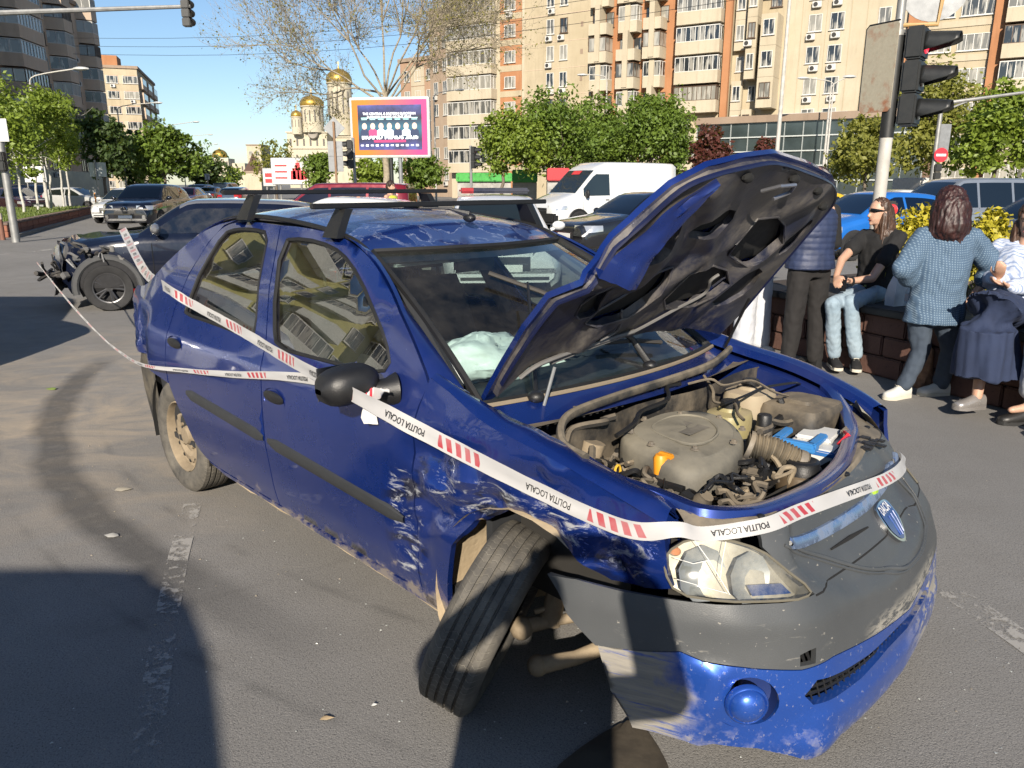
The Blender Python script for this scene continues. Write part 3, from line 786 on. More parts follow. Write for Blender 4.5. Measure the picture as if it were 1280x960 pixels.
ptree('street_tree', 'half-leafed brown-green tree above the small white billboard', 345, 90, [(318, 180, 345, 225), (330, 172, 366, 225), (340, 190, 378, 228)], 2400, .16, LEAF_OLIVE, r=.16, seed=46)
ptree('street_tree', 'round green tree between the small billboard and the grey signs', 402, 60, [(384, 192, 418, 232), (395, 188, 420, 215)], 2600, .15, LEAF_MID, r=.1, seed=47)
ptree('street_tree', 'bright green tree under the left half of the screen billboard', 465, 58, [(446, 196, 490, 236), (440, 204, 480, 238)], 3200, .15, LEAF_FRESH, r=.1, seed=48)
ptree('street_tree', 'green tree under the right edge of the screen billboard', 525, 60, [(500, 196, 556, 236), (515, 190, 545, 225)], 3600, .15, LEAF_MID, r=.1, seed=49)
# the tall bare plane tree behind the screen
def bare_tree(base, D, seed=5):
    rng = np.random.default_rng(seed)
    t = root('bare_tree', 'tall nearly bare plane tree with a few new leaves, behind the screen billboard', 'tree', base)
    mb = MB(); tips = []
    def grow(p, d, L, r, depth):
        n = 4; pts = [p]; q = p.copy(); dd = d.copy()
        for k in range(n):
            dd = (dd + Vector(rng.normal(size=3)) * .13 + Vector((0, 0, .05))).normalized(); q = q + dd * (L / n); pts.append(q.copy())
        mb.tube(pts, [r * (1 - .35 * k / n) for k in range(n + 1)], 6 if depth < 3 else 4, False)
        if depth >= 3: tips.extend(pts[1:])
        if depth >= 7 or r < .0045: return
        nb = 3 if depth < 5 else 2
        for k in range(nb):
            ax = Vector(rng.normal(size=3)); ax = (ax - dd * ax.dot(dd)).normalized()
            ang = rng.uniform(.32, .8) if k else rng.uniform(.1, .35)
            grow(q, (dd * math.cos(ang) + ax * math.sin(ang)).normalized(), L * rng.uniform(.60, .84), r * rng.uniform(.55, .72), depth + 1)
        if depth >= 2:
            for _ in range(3):
                ax = Vector(rng.normal(size=3)); ax = (ax - dd * ax.dot(dd)).normalized(); m = pts[int(rng.integers(1, n))]
                grow(m, (dd * .5 + ax * .85).normalized(), L * .55, r * .42, depth + 2)
    top = at(478, 118, D).z
    pts = limb(mb, rng, (0, 0, -.1), (.2, 0, top),   .24, .17, .02)
    for dx, dz, L in ((-.95, .75, 3.9), (-.6, 1.0, 4.2), (-.2, 1.1, 4.4), (.15, 1.1, 4.4), (.5, 1.0, 4.2), (.95, .75, 3.9), (-.8, .45, 3.4), (.85, .45, 3.4), (-.4, .8, 3.6), (.35, .8, 3.6)):
        grow(Vector((.2, 0, top - rng.uniform(0, .8))), Vector((dx, rng.uniform(-.6, .6), dz)).normalized(), L, .075, 1)
    mb.obj('trunk', plain('plane_bark', (.34, .29, .21), .9, var=.3, bump=.5, bscale=9), t, 60, fix=False)
    T = np.array([tuple(p) for p in tips]); n = 15000
    p = T[rng.integers(0, len(T), n)] + rng.normal(size=(n, 3)) * .16
    a = rng.normal(size=(n, 3)); a /= np.linalg.norm(a, axis=1)[:, None]; b = np.cross(a, rng.normal(size=(n, 3))); b /= np.linalg.norm(b, axis=1)[:, None]
    s = .075 * rng.uniform(.5, 1.3, n)[:, None]; V = np.empty((n, 4, 3)); V[:, 0] = p - a * s; V[:, 1] = p + b * s * .6; V[:, 2] = p + a * s; V[:, 3] = p - b * s * .6
    leafmesh('crown', V.reshape(-1, 3), m_leaf('spring_leaf', (.17, .16, .04), (.28, .25, .07)), t)
b_ = at(482, 231, 52); bare_tree((b_.x, b_.y, 0), 52)
# lawn bed with its red-brown brick kerb wall
def m_brickwall(name, a, b):
    g = G(name); c = g.mix(g.noise(5, 5, .6), a, b); c = g.mix(g.mr(g.noise(22, 4, .7), .55, .7, 0, .5), c, tuple(k * .5 for k in a))
    return g.bsdf(color=c, rough=.9, normal=g.bump(g.noise(40, 5), .4, .01))
LAWNB = m_brickwall('lawn_wall_brick', (.20, .075, .045), (.28, .115, .07))
p0, p1 = gnd(11, 297), gnd(119, 268)
dv = (p1 - p0); LL = dv.length; ang = math.atan2(dv.y, dv.x); ML = Matrix.Translation((p0.x, p0.y, 0)) @ Matrix.Rotation(ang, 4, 'Z')
lw = root('lawn_wall', 'low red-brown wall round the lawn on the left', 'wall'); lw.matrix_world = ML
nb = int(LL / 1.0)
_b = MB().bbox((.49, 0, 0), (.975, .24, .185), .012).mesh('block'); _b.materials.append(LAWNB)
for k in range(nb):
    for r_ in range(2): link('block', _b, lw, loc=(k * LL / nb + (.0 if r_ else -.0), .12 + random.uniform(-.006, .006), .095 + .19 * r_))
_c = MB().bbox((.49, 0, 0), (.985, .30, .08), .015).mesh('coping'); _c.materials.append(plain('wall_coping', (.17, .12, .095), .9, var=.3))
for k in range(nb): link('coping', _c, lw, loc=(k * LL / nb, .12, .425))
n_end = ML.to_3x3() @ Vector((0, 1, 0))
for k in range(14): link('block', _b, lw, loc=(-.12, 1.2 + k, .095), rot=(0, 0, R(90))); link('block', _b, lw, loc=(-.12, 1.2 + k, .285), rot=(0, 0, R(90))); link('coping', _c, lw, loc=(-.12, 1.2 + k, .425), rot=(0, 0, R(90)))
def m_lawn():
    g = G('lawn_soil'); c = g.mix(g.mr(g.noise(1.2, 6, .7), .35, .65), (.075, .115, .022), (.13, .165, .04)); return g.bsdf(color=c, rough=.95, normal=g.bump(g.noise(30, 5), .8, .03))
q = [ML @ Vector(v) for v in ((.0, .25, .40), (LL, .25, .40), (LL + 2, 26, .40), (-.0, 26, .40))]
MB().add  # noqa
mb = MB(); mb.grid([[tuple(q[0].lerp(q[1], i / 8).lerp(q[3].lerp(q[2], i / 8), j / 8)) for i in range(9)] for j in range(9)]); mb.obj('lawn_ground', m_lawn(), kind='structure')
rng = np.random.default_rng(9); n = 14000
uu, vv = rng.random(n), rng.random(n) ** 1.5; A_ = np.array([tuple(v) for v in q])
P_ = (A_[0] * (1 - uu)[:, None] + A_[1] * uu[:, None]) * (1 - vv)[:, None] + (A_[3] * (1 - uu)[:, None] + A_[2] * uu[:, None]) * vv[:, None]
a = rng.normal(size=(n, 3)) * .25 + np.array([0, 0, 1]); b = rng.normal(size=(n, 3)); b[:, 2] = 0; b /= np.linalg.norm(b, axis=1)[:, None]
s = rng.uniform(.04, .10, n)[:, None]; V = np.empty((n, 4, 3)); V[:, 0] = P_ - b * .02; V[:, 1] = P_ + b * .02; V[:, 2] = P_ + b * .012 + a * s; V[:, 3] = P_ - b * .012 + a * s
leafmesh('grass', V.reshape(-1, 3), m_leaf('grass_blade', (.09, .14, .025), (.17, .21, .05)), None, 'stuff', 'short bright grass on the raised lawn')
k0, k1 = ML @ Vector((-.4, -.32, 0)), ML @ Vector((LL, -.32, 0))
MB().box((LL / 2, -.22, .05), (LL + .6, .16, .11), ML).obj('kerb', plain('kerb_concrete', (.22, .21, .19), .9, var=.2), kind='structure', smooth=0)
# ---------------------------------------------------------------- materials of the wrecked saloon
def m_carpaint():
    g = G('blue_metallic_paint')
    x, y, z = g.xyz()
    flake = g.mr(g.noise(900, 2), 0.35, 0.65, 0.85, 1.15)
    base = g.mix(g.noise(3, 3), (0.005, 0.022, 0.155), (0.008, 0.031, 0.195))
    # worn clear coat on the roof: lighter islands with pale edges
    n = g.noise(5.5, 7, 0.6, dist=0.6)
    roof = g.mul(g.mr(x, 1.5, 1.6), g.mr(z, 1.38, 1.41), g.win(y, -.6, .555, .01), g.mr(x, 3.0, 2.3))
    isl = g.mul(roof, g.mr(n, 0.50, 0.515))
    edge = g.mul(roof, g.mr(g.math('ABSOLUTE', g.math('SUBTRACT', n, 0.5)), 0.0, 0.012, 1, 0), g.mr(g.noise(9, 3), 0.3, 0.5))
    c = g.mix(g.mul(isl, 0.75), base, (0.07, 0.12, 0.30))
    c = g.mix(g.mul(edge, 0.85), c, (0.5, 0.55, 0.7))
    # scrapes: pale torn marks round the front wheel arch, on the door edge and on the tail
    st = g.noise(19, 10, 0.74, v=g.mapv((0.5, 1, 1.3), rot=(0, 0.5, 0)), dist=1.0)
    z1 = g.mul(g.win(x, 0.3, 1.27, 0.10), g.win(z, 0.57, 0.82, 0.07), g.mr(y, 0.6, 0.7))
    z2 = g.mul(g.win(x, 1.24, 1.44, 0.03), g.win(z, 0.26, 0.72, 0.06), g.mr(y, 0.6, 0.7))
    z3 = g.mul(g.win(x, 3.6, 4.2, 0.1), g.win(z, 0.45, 0.95, 0.1), g.mr(y, 0.5, 0.6))
    zone = g.mx(g.mx(z1, z2), g.mul(z3, 0.75))
    th = g.mr(zone, 0, 1, 0.82, 0.55)
    sc = g.mr(g.math('SUBTRACT', st, th), -0.02, 0.07)
    dk = g.mul(zone, g.mr(g.noise(7, 5, 0.6, v=g.mapv((0.6, 1, 1.6), loc=(3, 1, 2))), 0.56, 0.62))
    c = g.mix(g.mul(dk, 0.8), c, (0.012, 0.013, 0.02))
    c = g.mix(sc, c, g.mix(g.noise(30, 3), (0.13, 0.15, 0.21), (0.38, 0.38, 0.37)))
    # hair scratches anywhere
    hs = g.mul(g.mr(g.noise(4, 2, v=g.mapv((30, 30, 2.5), rot=(0, 0.9, 0))), 0.735, 0.75), g.mr(g.noise(2.2, 2), 0.5, 0.6))
    c = g.mix(g.mul(hs, 0.5), c, (0.25, 0.3, 0.4))
    # road dirt thrown up along the sill, light film elsewhere
    low = g.mr(g.math('ADD', z, g.mr(g.noise(11, 6, 0.7), 0.3, 0.7, -0.10, 0.10)), 0.20, 0.27, 1, 0)
    spk = g.mul(g.mr(z, 0.22, 0.5, 1, 0), g.mr(g.noise(85, 3), 0.69, 0.72))
    film = g.mr(g.noise(2.5, 6, 0.65), 0.45, 0.8, 0.0, 0.12)
    dirt = g.mx(g.mx(g.mul(low, 0.85), g.mul(spk, 0.7)), film)
    c = g.mix(dirt, c, (0.20, 0.17, 0.13))
    bad = g.mx(sc, dirt)
    rough = g.mr(bad, 0, 1, 0.27, 0.85)
    coat = g.mr(g.mx(bad, g.mul(isl, 0.6)), 0, 1, 1.0, 0.0)
    h = g.math('ADD', g.mul(sc, 0.4), g.mul(zone, g.noise(16, 5)))
    nrm = g.bump(h, 0.35, 0.015)
    return g.bsdf(color=c, rough=rough, metal=g.mr(bad, 0, 1, 0.55, 0.0), coat=coat, coat_rough=0.04, normal=nrm)
def m_bumperpaint():
    g = G('scuffed_bumper_paint')
    x, y, z = g.xyz()
    base = g.mix(g.noise(4, 3), (0.014, 0.062, 0.32), (0.020, 0.085, 0.39))
    wav = g.mr(g.noise(14, 5, 0.6), 0.3, 0.7, -0.05, 0.05)
    end = g.mr(g.math('ADD', g.math('ADD', x, wav), g.mr(z, 0.2, 0.43, 0.03, -0.02)), 0.20, 0.285)
    end = g.mul(end, g.mr(y, 0.4, 0.5))
    lines = g.mr(g.noise(12, 8, 0.75, v=g.mapv((0.45, 0.45, 7))), 0.30, 0.47)
    tan = g.mul(end, lines)
    spk = g.mr(g.noise(70, 4, 0.7), 0.62, 0.66)
    low = g.mul(g.mr(g.math('ADD', z, wav), 0.17, 0.24, 1, 0), g.mr(g.noise(24, 6, 0.75), 0.50, 0.56))
    left = g.mul(g.mr(y, 0.05, -0.2), g.mr(g.noise(9, 6, 0.7, v=g.mapv((1, 1, 3))), 0.47, 0.53))
    dirt = g.mx(g.mx(tan, g.mul(spk, 0.55)), g.mx(g.mul(low, 0.8), left))
    c = g.mix(dirt, base, g.mix(g.noise(9, 6, .7, v=g.mapv((.4, .4, 5))), (0.06, 0.065, 0.08), (0.37, 0.335, 0.27)))
    return g.bsdf(color=c, rough=g.mr(dirt, 0, 1, 0.36, 0.9), metal=g.mr(dirt, 0, 1, 0.5, 0), coat=g.mr(dirt, 0, 1, 0.8, 0), coat_rough=0.12, normal=g.bump(g.math('ADD', g.mul(dirt, 0.3), g.noise(5, 3)), 0.25, 0.02))
def m_greyplastic():
    g = G('grey_bumper_plastic')
    st = g.mr(g.noise(9, 8, 0.7, v=g.mapv((1, 1, 3.5)), dist=1.0), 0.60, 0.66)
    zone = g.mr(g.noise(2.6, 3), 0.45, 0.6)
    spk = g.mr(g.noise(60, 3), 0.70, 0.73)
    c = g.mix(g.noise(6, 5), (0.040, 0.043, 0.046), (0.052, 0.056, 0.060))
    x, y, z = g.xyz(); wear = g.mul(g.win(y, -.36, .26, .05), g.mr(z, .47, .43), g.mr(g.noise(16, 8, .75, v=g.mapv((1, 1, 5))), .44, .52))
    c = g.mix(g.mr(g.noise(1.8, 5, .6), .35, .7, 0, .5), c, (.085, .088, .09))
    d = g.mx(g.mx(g.mul(st, zone, 0.55), g.mul(spk, 0.6)), g.mul(wear, .7))
    c = g.mix(d, c, (0.30, 0.28, 0.24))
    return g.bsdf(color=c, rough=g.mr(d, 0, 1, 0.42, 0.85), normal=g.bump(g.noise(350, 3), 0.12, 0.004))
PAINT = m_carpaint()
BPAINT = m_bumperpaint()
GREYP = m_greyplastic()
BLACKP = plain('black_plastic', (0.012, 0.012, 0.013), 0.45, var=0.25, bump=0.15, bscale=300)
def m_rubber():
    g = G('tyre_rubber'); x, y, z = g.xyz()
    a = g.math('ARCTAN2', y, x); zz = g.math('ABSOLUTE', g.math('SUBTRACT', g.math('FRACT', g.mul(z, 16.5)), .5))
    zig = g.math('FRACT', g.math('ADD', g.mul(a, 12.0), g.mul(zz, 1.6))); gro = g.mul(g.mr(g.math('ABSOLUTE', g.math('SUBTRACT', zig, .5)), .0, .07, 1, 0), g.mr(g.math('ABSOLUTE', z), .075, .085, 1, 0))
    d = g.mr(g.noise(8, 6, .68), .36, .66, .18, .8)
    c = g.mix(d, (.020, .020, .021), (.15, .135, .11)); c = g.mix(g.mul(gro, g.mr(g.noise(5, 3), .4, .6, .2, .8)), c, (.25, .23, .19))
    sc = g.mr(g.noise(18, 6, .7, v=g.mapv((3, 3, .6))), .66, .70, 0, .5); c = g.mix(sc, c, (.30, .28, .24))
    return g.bsdf(color=c, rough=.85, normal=g.bump(g.math('SUBTRACT', g.mul(g.noise(120, 3), .3), gro), .6, .004))
RUBBER = m_rubber()
SEAL = plain('rubber_seal', (0.01, 0.01, 0.01), 0.6)
DARK = plain('dark_void', (0.006, 0.006, 0.006), 0.9)
STEELTAN = dusty('mud_coated_steel', (0.15, 0.115, 0.075), (0.36, 0.285, 0.19), 0.72, 0.7, 7, 0.2, 0.2)
TAN = dusty('dried_mud', (0.34, 0.26, 0.16), (0.64, 0.51, 0.34), 0.7, 0.85, 5, 0.2, 0.3)
CHROME = plain('chrome', (0.75, 0.75, 0.76), 0.12, 1.0, var=0.05)
BAYDUST = dusty('dusty_black_plastic', (0.028, 0.026, 0.024), (0.26, 0.21, 0.145), 0.42, 0.6, 6, 0.5, 0.15)
BAYMETAL = dusty('dusty_metal', (0.16, 0.15, 0.14), (0.33, 0.27, 0.19), 0.55, 0.45, 8, 0.4, 0.2, 0.3)
COVER = dusty('engine_cover_plastic', (0.07, 0.068, 0.062), (0.30, 0.27, 0.205), 0.62, 0.6, 3, 0.35, 0.1)
CABIN = plain('cabin_plastic', (0.028, 0.03, 0.034), 0.6, bump=0.1, bscale=200)
SEATCLOTH = plain('seat_cloth', (0.06, 0.062, 0.07), 0.9, bump=0.3, bscale=250)
AIRBAG = plain('airbag_nylon', (0.72, 0.76, 0.74), 0.7, var=0.06, bump=0.25, bscale=25)
WINDOW = glass('side_window_glass', (0.55, 0.62, 0.58), 1.9, 0.0, 0.06)
SCREEN = glass('windscreen_glass', (0.76, 0.88, 0.86), 1.40, 0.0, 0.06)
LENS = glass('lamp_lens', (0.90, 0.89, 0.84), 1.45, 0.05, 0.45, (.62, .58, .48))
# ---------------------------------------------------------------- the wrecked blue saloon; x rearwards, y to its right side, z up
ZS = [.15, .25, .35, .55, .75, .88, .95, 1.2, 1.42, 1.5]
YS = [.79, .815, .835, .855, .85, .835, .805, .70, .575, .53]
def ycore(x, z):
    y = float(np.interp(z, ZS, YS))
    y -= .09 * max(0, (.85 - x) / .52) ** 1.6
    y -= .075 * max(0, (x - 3.5) / .68) ** 2.2
    return y
def sm(a, b, v):
    t = min(1, max(0, (v - a) / (b - a))); return t * t * (3 - 2 * t)
def dent(x, z):
    d = 0.0
    w = sm(.25, .5, x) * sm(1.40, 1.15, x) * sm(.45, .6, z) * sm(.95, .78, z)
    if w > 0:
        p = (x * 1.0, 0.3, z * 1.6)
        d -= w * (.030 * (N3(p, 6) + .3) + .012 * N3(p, 17) + .050 * (.5 - abs(N3(p, 5.5, 3))) * sm(.9, .7, z))
    w = sm(1.12, 1.30, x) * sm(1.46, 1.36, x) * sm(.30, .45, z) * sm(.75, .6, z)
    if w > 0: d -= w * .02 * (1 + N3((x, 0, z), 12))
    w = sm(3.62, 3.85, x) * sm(.4, .55, z) * sm(1.02, .85, z)
    if w > 0: d -= w * (.045 + .03 * N3((x * 2, 1, z), 5) + .012 * N3((x, 2, z * 2), 13))
    return d
def sideR(x, z): return (x, ycore(x, z) + dent(x, z), z)
def sideL(x, z): return (x, -ycore(x, z), z)
def both(name, poly, mat, parent, h=.035, holes=(), rim=.022, label=None):
    """the part on the right flank and its twin on the left"""
    a = panel(MB(), poly, sideR, h, holes, rim, flip=True).obj(name, mat, parent, 35, label)
    b = panel(MB(), poly, sideL, h * 1.6, holes, rim).obj(name, mat, parent, 35)
    return a, b

CAR = root('wrecked_car', 'wrecked dark blue saloon with raised bonnet, broken front wheel and roof bars', 'car',
           (1.167, 2.129, 0), R(134.64))

# outlines in (x, z)
FWIN = chaikin([(2.545, 1.40), (2.36, 1.415), (2.12, 1.395), (1.95, 1.345), (1.74, 1.235), (1.55, 1.10), (1.478, 1.01), (1.60, .985), (2.0, .978), (2.275, .975), (2.35, 1.06)], 1)
RWIN = chaikin([(3.14, 1.405), (3.02, 1.43), (2.85, 1.435), (2.69, 1.425), (2.62, 1.28), (2.475, 1.0), (2.52, .985), (2.9, 1.0), (3.235, 1.005), (3.245, 1.04), (3.20, 1.25)], 1)
BTOP, BBOT = (2.61, 1.462), (2.365, .98)
fdoor = [(1.292, .245), (1.296, .6), (1.282, .93), (1.262, 1.0)] + spl([(1.30, 1.035), (1.45, 1.15), (1.66, 1.285), (1.88, 1.385), (2.12, 1.44), (2.4, 1.46), (2.605, 1.462)], 4) + [(2.362, .98), (2.330, .79), (2.314, .465), (2.31, .30), (2.305, .262)]
rdoor = [(2.313, .262), (2.318, .30), (2.322, .465), (2.338, .79), (2.370, .98), (2.613, 1.462)] + spl([(2.80, 1.468), (3.02, 1.462), (3.16, 1.435), (3.25, 1.36), (3.32, 1.2), (3.365, 1.04)], 4) + \
    [(3.365, .92), (3.385, .74), (3.36, .63)] + spl([(3.30, .56), (3.22, .46), (3.13, .34), (3.02, .285), (2.86, .272)], 3)
fend = [(1.286, .20), (1.288, .6), (1.274, .93), (1.262, 1.022)] + spl([(1.15, .995), (.978, .944), (.80, .918), (.648, .892), (.447, .832), (.334, .79)], 3)[0:] + \
    [(.330, .73), (.306, .62), (.39, .588), (.487, .582), (.595, .65), (.671, .682), (.753, .709), (.865, .692), (1.007, .604), (1.085, .50), (1.112, .40), (1.15, .25), (1.157, .19)]
qtr = [(3.392, .74), (3.374, .92), (3.374, 1.04), (3.33, 1.2), (3.26, 1.36), (3.17, 1.445), (3.06, 1.472)] + spl([(3.22, 1.45), (3.42, 1.385), (3.6, 1.275), (3.78, 1.15), (3.92, 1.085), (4.10, 1.07)], 3) + \
    [(4.16, 1.03), (4.17, .85), (4.14, .70), (3.80, .70), (3.60, .655), (3.48, .645), (3.375, .632)]
sill = [(1.163, .185), (1.30, .190), (1.761, .208), (2.307, .232), (2.858, .244), (3.02, .276), (2.86, .264), (2.306, .252), (1.76, .228), (1.294, .236), (1.163, .232)]

d1, d1l = both('front_door', fdoor, PAINT, CAR, .033, [FWIN])
d2, d2l = both('rear_door', rdoor, PAINT, CAR, .035, [RWIN])
f1, f1l = both('front_fender', fend, PAINT, CAR, .018, label='crumpled blue front fender with pale scrapes')
f1l['label'] = 'smooth blue far-side front fender'
q1, q1l = both('rear_quarter_panel', qtr, PAINT, CAR, .025, label='dented rear quarter panel')
q1l['label'] = 'smooth far-side rear quarter panel'
both('sill', sill, PAINT, CAR, .04, rim=.05)
# mud-caked seam under the sill
for s in (1, -1):
    mb = MB()
    top = [(x, s * (ycore(x, z) - .03), z + .012) for x, z in spl([(1.12, .185), (1.761, .208), (2.307, .232), (2.858, .246), (3.10, .33), (3.16, .40)], 6)]
    bot = [(x, y - s * .012, z - .055 - .012 * N3((x, 0, 0), 9)) for x, y, z in top]
    mb.grid([top, bot]); mb.grid([bot, [(x, y - s * .15, z) for x, y, z in bot]])
    mb.obj('sill_seam', TAN, CAR)
# windows in the doors with their rubber
def offset_side(fn, d): return lambda x, z: (lambda p: (p[0], p[1] - math.copysign(d, p[1]), p[2]))(fn(x, z))
for pr, pl, w in ((d1, d1l, FWIN), (d2, d2l, RWIN)):
    for p, fn, fl in ((pr, sideR, True), (pl, sideL, False)):
        panel(MB(), w, offset_side(fn, .012), .06, (), 0, flip=fl).obj('window_pane', WINDOW, p, 180)
        MB().tube([offset_side(fn, .004)(*q) for q in w + w[:1]], .009, 6, False).obj('window_seal', SEAL, p)
# division bar of the rear window pane and the inner B-pillar
def strip_on(fn, a, b, w, off, n=6):
    mb = MB(); A = []; B_ = []
    for i in range(n + 1):
        t = i / n; x = a[0] + (b[0] - a[0]) * t; z = a[1] + (b[1] - a[1]) * t
        A.append(offset_side(fn, off)(x - w / 2, z)); B_.append(offset_side(fn, off)(x + w / 2, z))
    return mb.grid([A, B_])
# handles and mouldings
for fn, s in ((sideR, 1), (sideL, -1)):
    for door, cx, cz in (((d1 if s > 0 else d1l), 2.222, .768), ((d2 if s > 0 else d2l), 3.262, .848)):
        y = ycore(cx, cz)
        mb = MB(); rim = []
        for k in range(20):
            th = 2 * math.pi * k / 20; rim.append((cx + .088 * math.cos(th), s * (y + .002), cz + .05 * math.sin(th)))
        inn = [(cx + (q[0] - cx) * .82, s * (y - .018), cz + (q[2] - cz) * .82) for q in rim]
        mb.grid([rim, inn], 0, True); mb.add(inn, [tuple(range(20))])
        h = mb.obj('handle_cup', PAINT, door)
        m2 = MB(); P = []
        for i in range(9):
            u = -1 + i / 4
            P.append([(cx + .083 * u, s * (y + .004 + .010 * (1 - u * u) * math.cos(v)), cz + .012 + .026 * math.sqrt(max(0, 1 - u * u * .9)) * math.sin(v)) for v in [math.pi * (-.5 + j / 6) for j in range(7)]])
        m2.grid(P).obj('door_handle', BLACKP, door)
    for door, a, b in (((d1 if s > 0 else d1l), (1.335, .512), (2.298, .572)), ((d2 if s > 0 else d2l), (2.335, .574), (3.14, .625))):
        P = []
        for i in range(13):
            t = i / 12; x = a[0] + (b[0] - a[0]) * t; z = a[1] + (b[1] - a[1]) * t
            e = .45 if i in (0, 12) else 1
            P.append([(x, s * (ycore(x, z + dz * e) + pr * e - .002), z + dz * e) for dz, pr in ((-.030, 0), (-.022, .010), (.0, .014), (.022, .010), (.030, 0))])
        MB().grid(P).obj('side_moulding', plain('dusty_moulding', (0.03, 0.032, 0.035), 0.6), door)
# fender tops (crease to the engine bay edge) and drain channel
def crease(s):
    return spl([(1.262, .772, 1.022), (.978, .808, .944), (.80, .815, .918), (.648, .811, .892), (.447, .782, .832), (.334, .755, .79)], 5)
def inner_edge(s):
    return spl([(1.262, .715, 1.012), (.978, .725, .955), (.80, .722, .93), (.648, .712, .902), (.447, .690, .846), (.36, .675, .81)], 5)
for s, f in ((1, f1), (-1, f1l)):
    a = crease(s); b = inner_edge(s); rows = []
    for k in range(6):
        t = k / 5
        row = []
        for p, q in zip(a, b):
            dz = .016 * math.sin(math.pi * min(1, t * 1.1)) 
            dm = (.012 * N3(p, 9) * sm(.2, .5, t) if s > 0 and p[0] < 1.0 else 0)
            row.append((p[0] + (q[0] - p[0]) * t, s * (p[1] + (q[1] - p[1]) * t), p[2] + (q[2] - p[2]) * t + dz + dm))
        rows.append(row)
    rows.append([(x, y - s * .012, z - .03) for x, y, z in rows[-1]])
    MB().grid(rows).obj('fender_top', PAINT, f, 50)
    # inner flange with bolts
    fl = [(x, y - s * .006, z - .012) for x, y, z in rows[-1]]
    fl2 = [(x, y - s * .055, z - .004) for x, y, z in fl]
    MB().grid([fl, fl2, [(x, y - s * .01, z - .16) for x, y, z in fl2]]).obj('inner_wing', PAINT, f, 30)
# ---- roof, pillars and glass
RE = spl([(1.10, .712, .937), (1.3, .678, 1.052), (1.6, .622, 1.22), (1.913, .566, 1.389), (2.12, .562, 1.445), (2.5, .556, 1.482), (2.9, .552, 1.492), (3.2, .55, 1.462), (3.42, .56, 1.385), (3.62, .60, 1.275), (3.80, .64, 1.16), (3.92, .66, 1.09)], 6)
def door_top(s, n=70):
    pts = [(1.262, 1.008), (1.30, 1.043), (1.45, 1.158), (1.66, 1.293), (1.88, 1.393), (2.12, 1.448), (2.4, 1.468), (2.8, 1.476), (3.06, 1.472), (3.22, 1.45), (3.42, 1.385), (3.6, 1.275), (3.78, 1.15), (3.92, 1.085)]
    return spl(pts, 5)
for s in (1, -1):
    dt = door_top(s); rows = [[], [], []]
    re = np.array(RE)
    for x, z in dt:
        a = (x, s * (ycore(x, z) - .004), z + .002)
        # partner on the roof edge at the same share of the way along
        t = (x - dt[0][0]) / (dt[-1][0] - dt[0][0])
        xr = 1.10 + t * (3.92 - 1.10)
        b = (xr, s * float(np.interp(xr, re[:, 0], re[:, 1])), float(np.interp(xr, re[:, 0], re[:, 2])))
        mid = tuple((a[k] + b[k]) / 2 for k in range(3)); mid = (mid[0], mid[1] + s * .012, mid[2] + .006)
        rows[0].append(a); rows[1].append(mid); rows[2].append(b)
    rows.insert(0, [(x, y - s * .02, z - .004) for x, y, z in rows[0]])
    MB().grid(rows).obj('roof_pillar', PAINT, CAR, 60)
    MB().tube([(x, s * (y - .004), z + .003) for x, y, z in RE if 1.9 < x < 3.35], .011, 6).obj('drip_channel', SEAL, CAR)
def edge_at(x):
    re = np.array(RE); return float(np.interp(x, re[:, 0], re[:, 1])), float(np.interp(x, re[:, 0], re[:, 2]))
def roof(u, v):      # u along, v across -1..1
    x0 = 1.913 - .135 * (1 - v * v); x = x0 + (3.28 - x0) * u
    y, z = edge_at(max(1.913, x))
    zc = .05 * (1 - abs(v) ** 2.2) * (1 - .35 * (1 - min(1, u * 6)))
    z0 = z if x >= 1.913 else z - (1.913 - x) * .22
    return (x, y * v, z0 + zc)
rp = [[roof(i / 40, -1 + j / 14) for j in range(29)] for i in range(41)]
rp.insert(0, [(x + .012, y, z - .02) for x, y, z in rp[0]])
ROOF = MB().grid(rp).obj('roof_panel', PAINT, CAR, 60)
MB().grid([[(x, y, z - .035) for x, y, z in row] for row in rp[1::4]]).obj('headlining', plain('headlining', (0.10, 0.10, 0.10), 0.95), CAR)
def wscreen(u, v, off=0):      # u from the base to the top
    bx, by, bz = 1.10 - .125 * (1 - v * v), .705 * v, .937 + .012 * (1 - v * v)
    tx, ty, tz = roof(0, v)
    b = .022 * math.sin(math.pi * u)
    return (bx + (tx - bx) * u - b * .6 - off * .5, by + (ty * .985 - by) * u, bz + (tz - bz) * u + b + off)
sg = [[wscreen(.02 + .955 * i / 14, -.965 + 1.93 * j / 20, -.004) for j in range(21)] for i in range(15)]
WS = MB().grid(sg).obj('windscreen', SCREEN, CAR, 180)
lp = [wscreen(.01, v) for v in np.linspace(-.98, .98, 20)] + [wscreen(u, .98) for u in np.linspace(.03, .98, 14)] + [wscreen(.985, v) for v in np.linspace(.97, -.97, 20)] + [wscreen(u, -.98) for u in np.linspace(.98, .03, 14)]
MB().tube(lp + lp[:1], .015, 6, False, flat=.8).obj('windscreen_seal', SEAL, WS)
tb = [[wscreen(.90 + .08 * i / 2, -.955 + 1.91 * j / 16, -.0065) for j in range(17)] for i in range(3)]
MB().grid(tb).obj('sun_band', plain('black_print', (0.01, 0.012, 0.014), 0.3), WS)
def rscreen(u, v):
    ax, ay, az = roof(1, v); y, z = .66, 1.09
    return (ax + .02 + (3.92 + .03 * (1 - v * v) - ax) * u, ay + (y * v - ay) * u, az + (z - az) * u + .03 * math.sin(math.pi * u))
MB().grid([[rscreen(i / 8, -1 + j / 8) for j in range(17)] for i in range(9)]).obj('rear_window', WINDOW, CAR, 180)
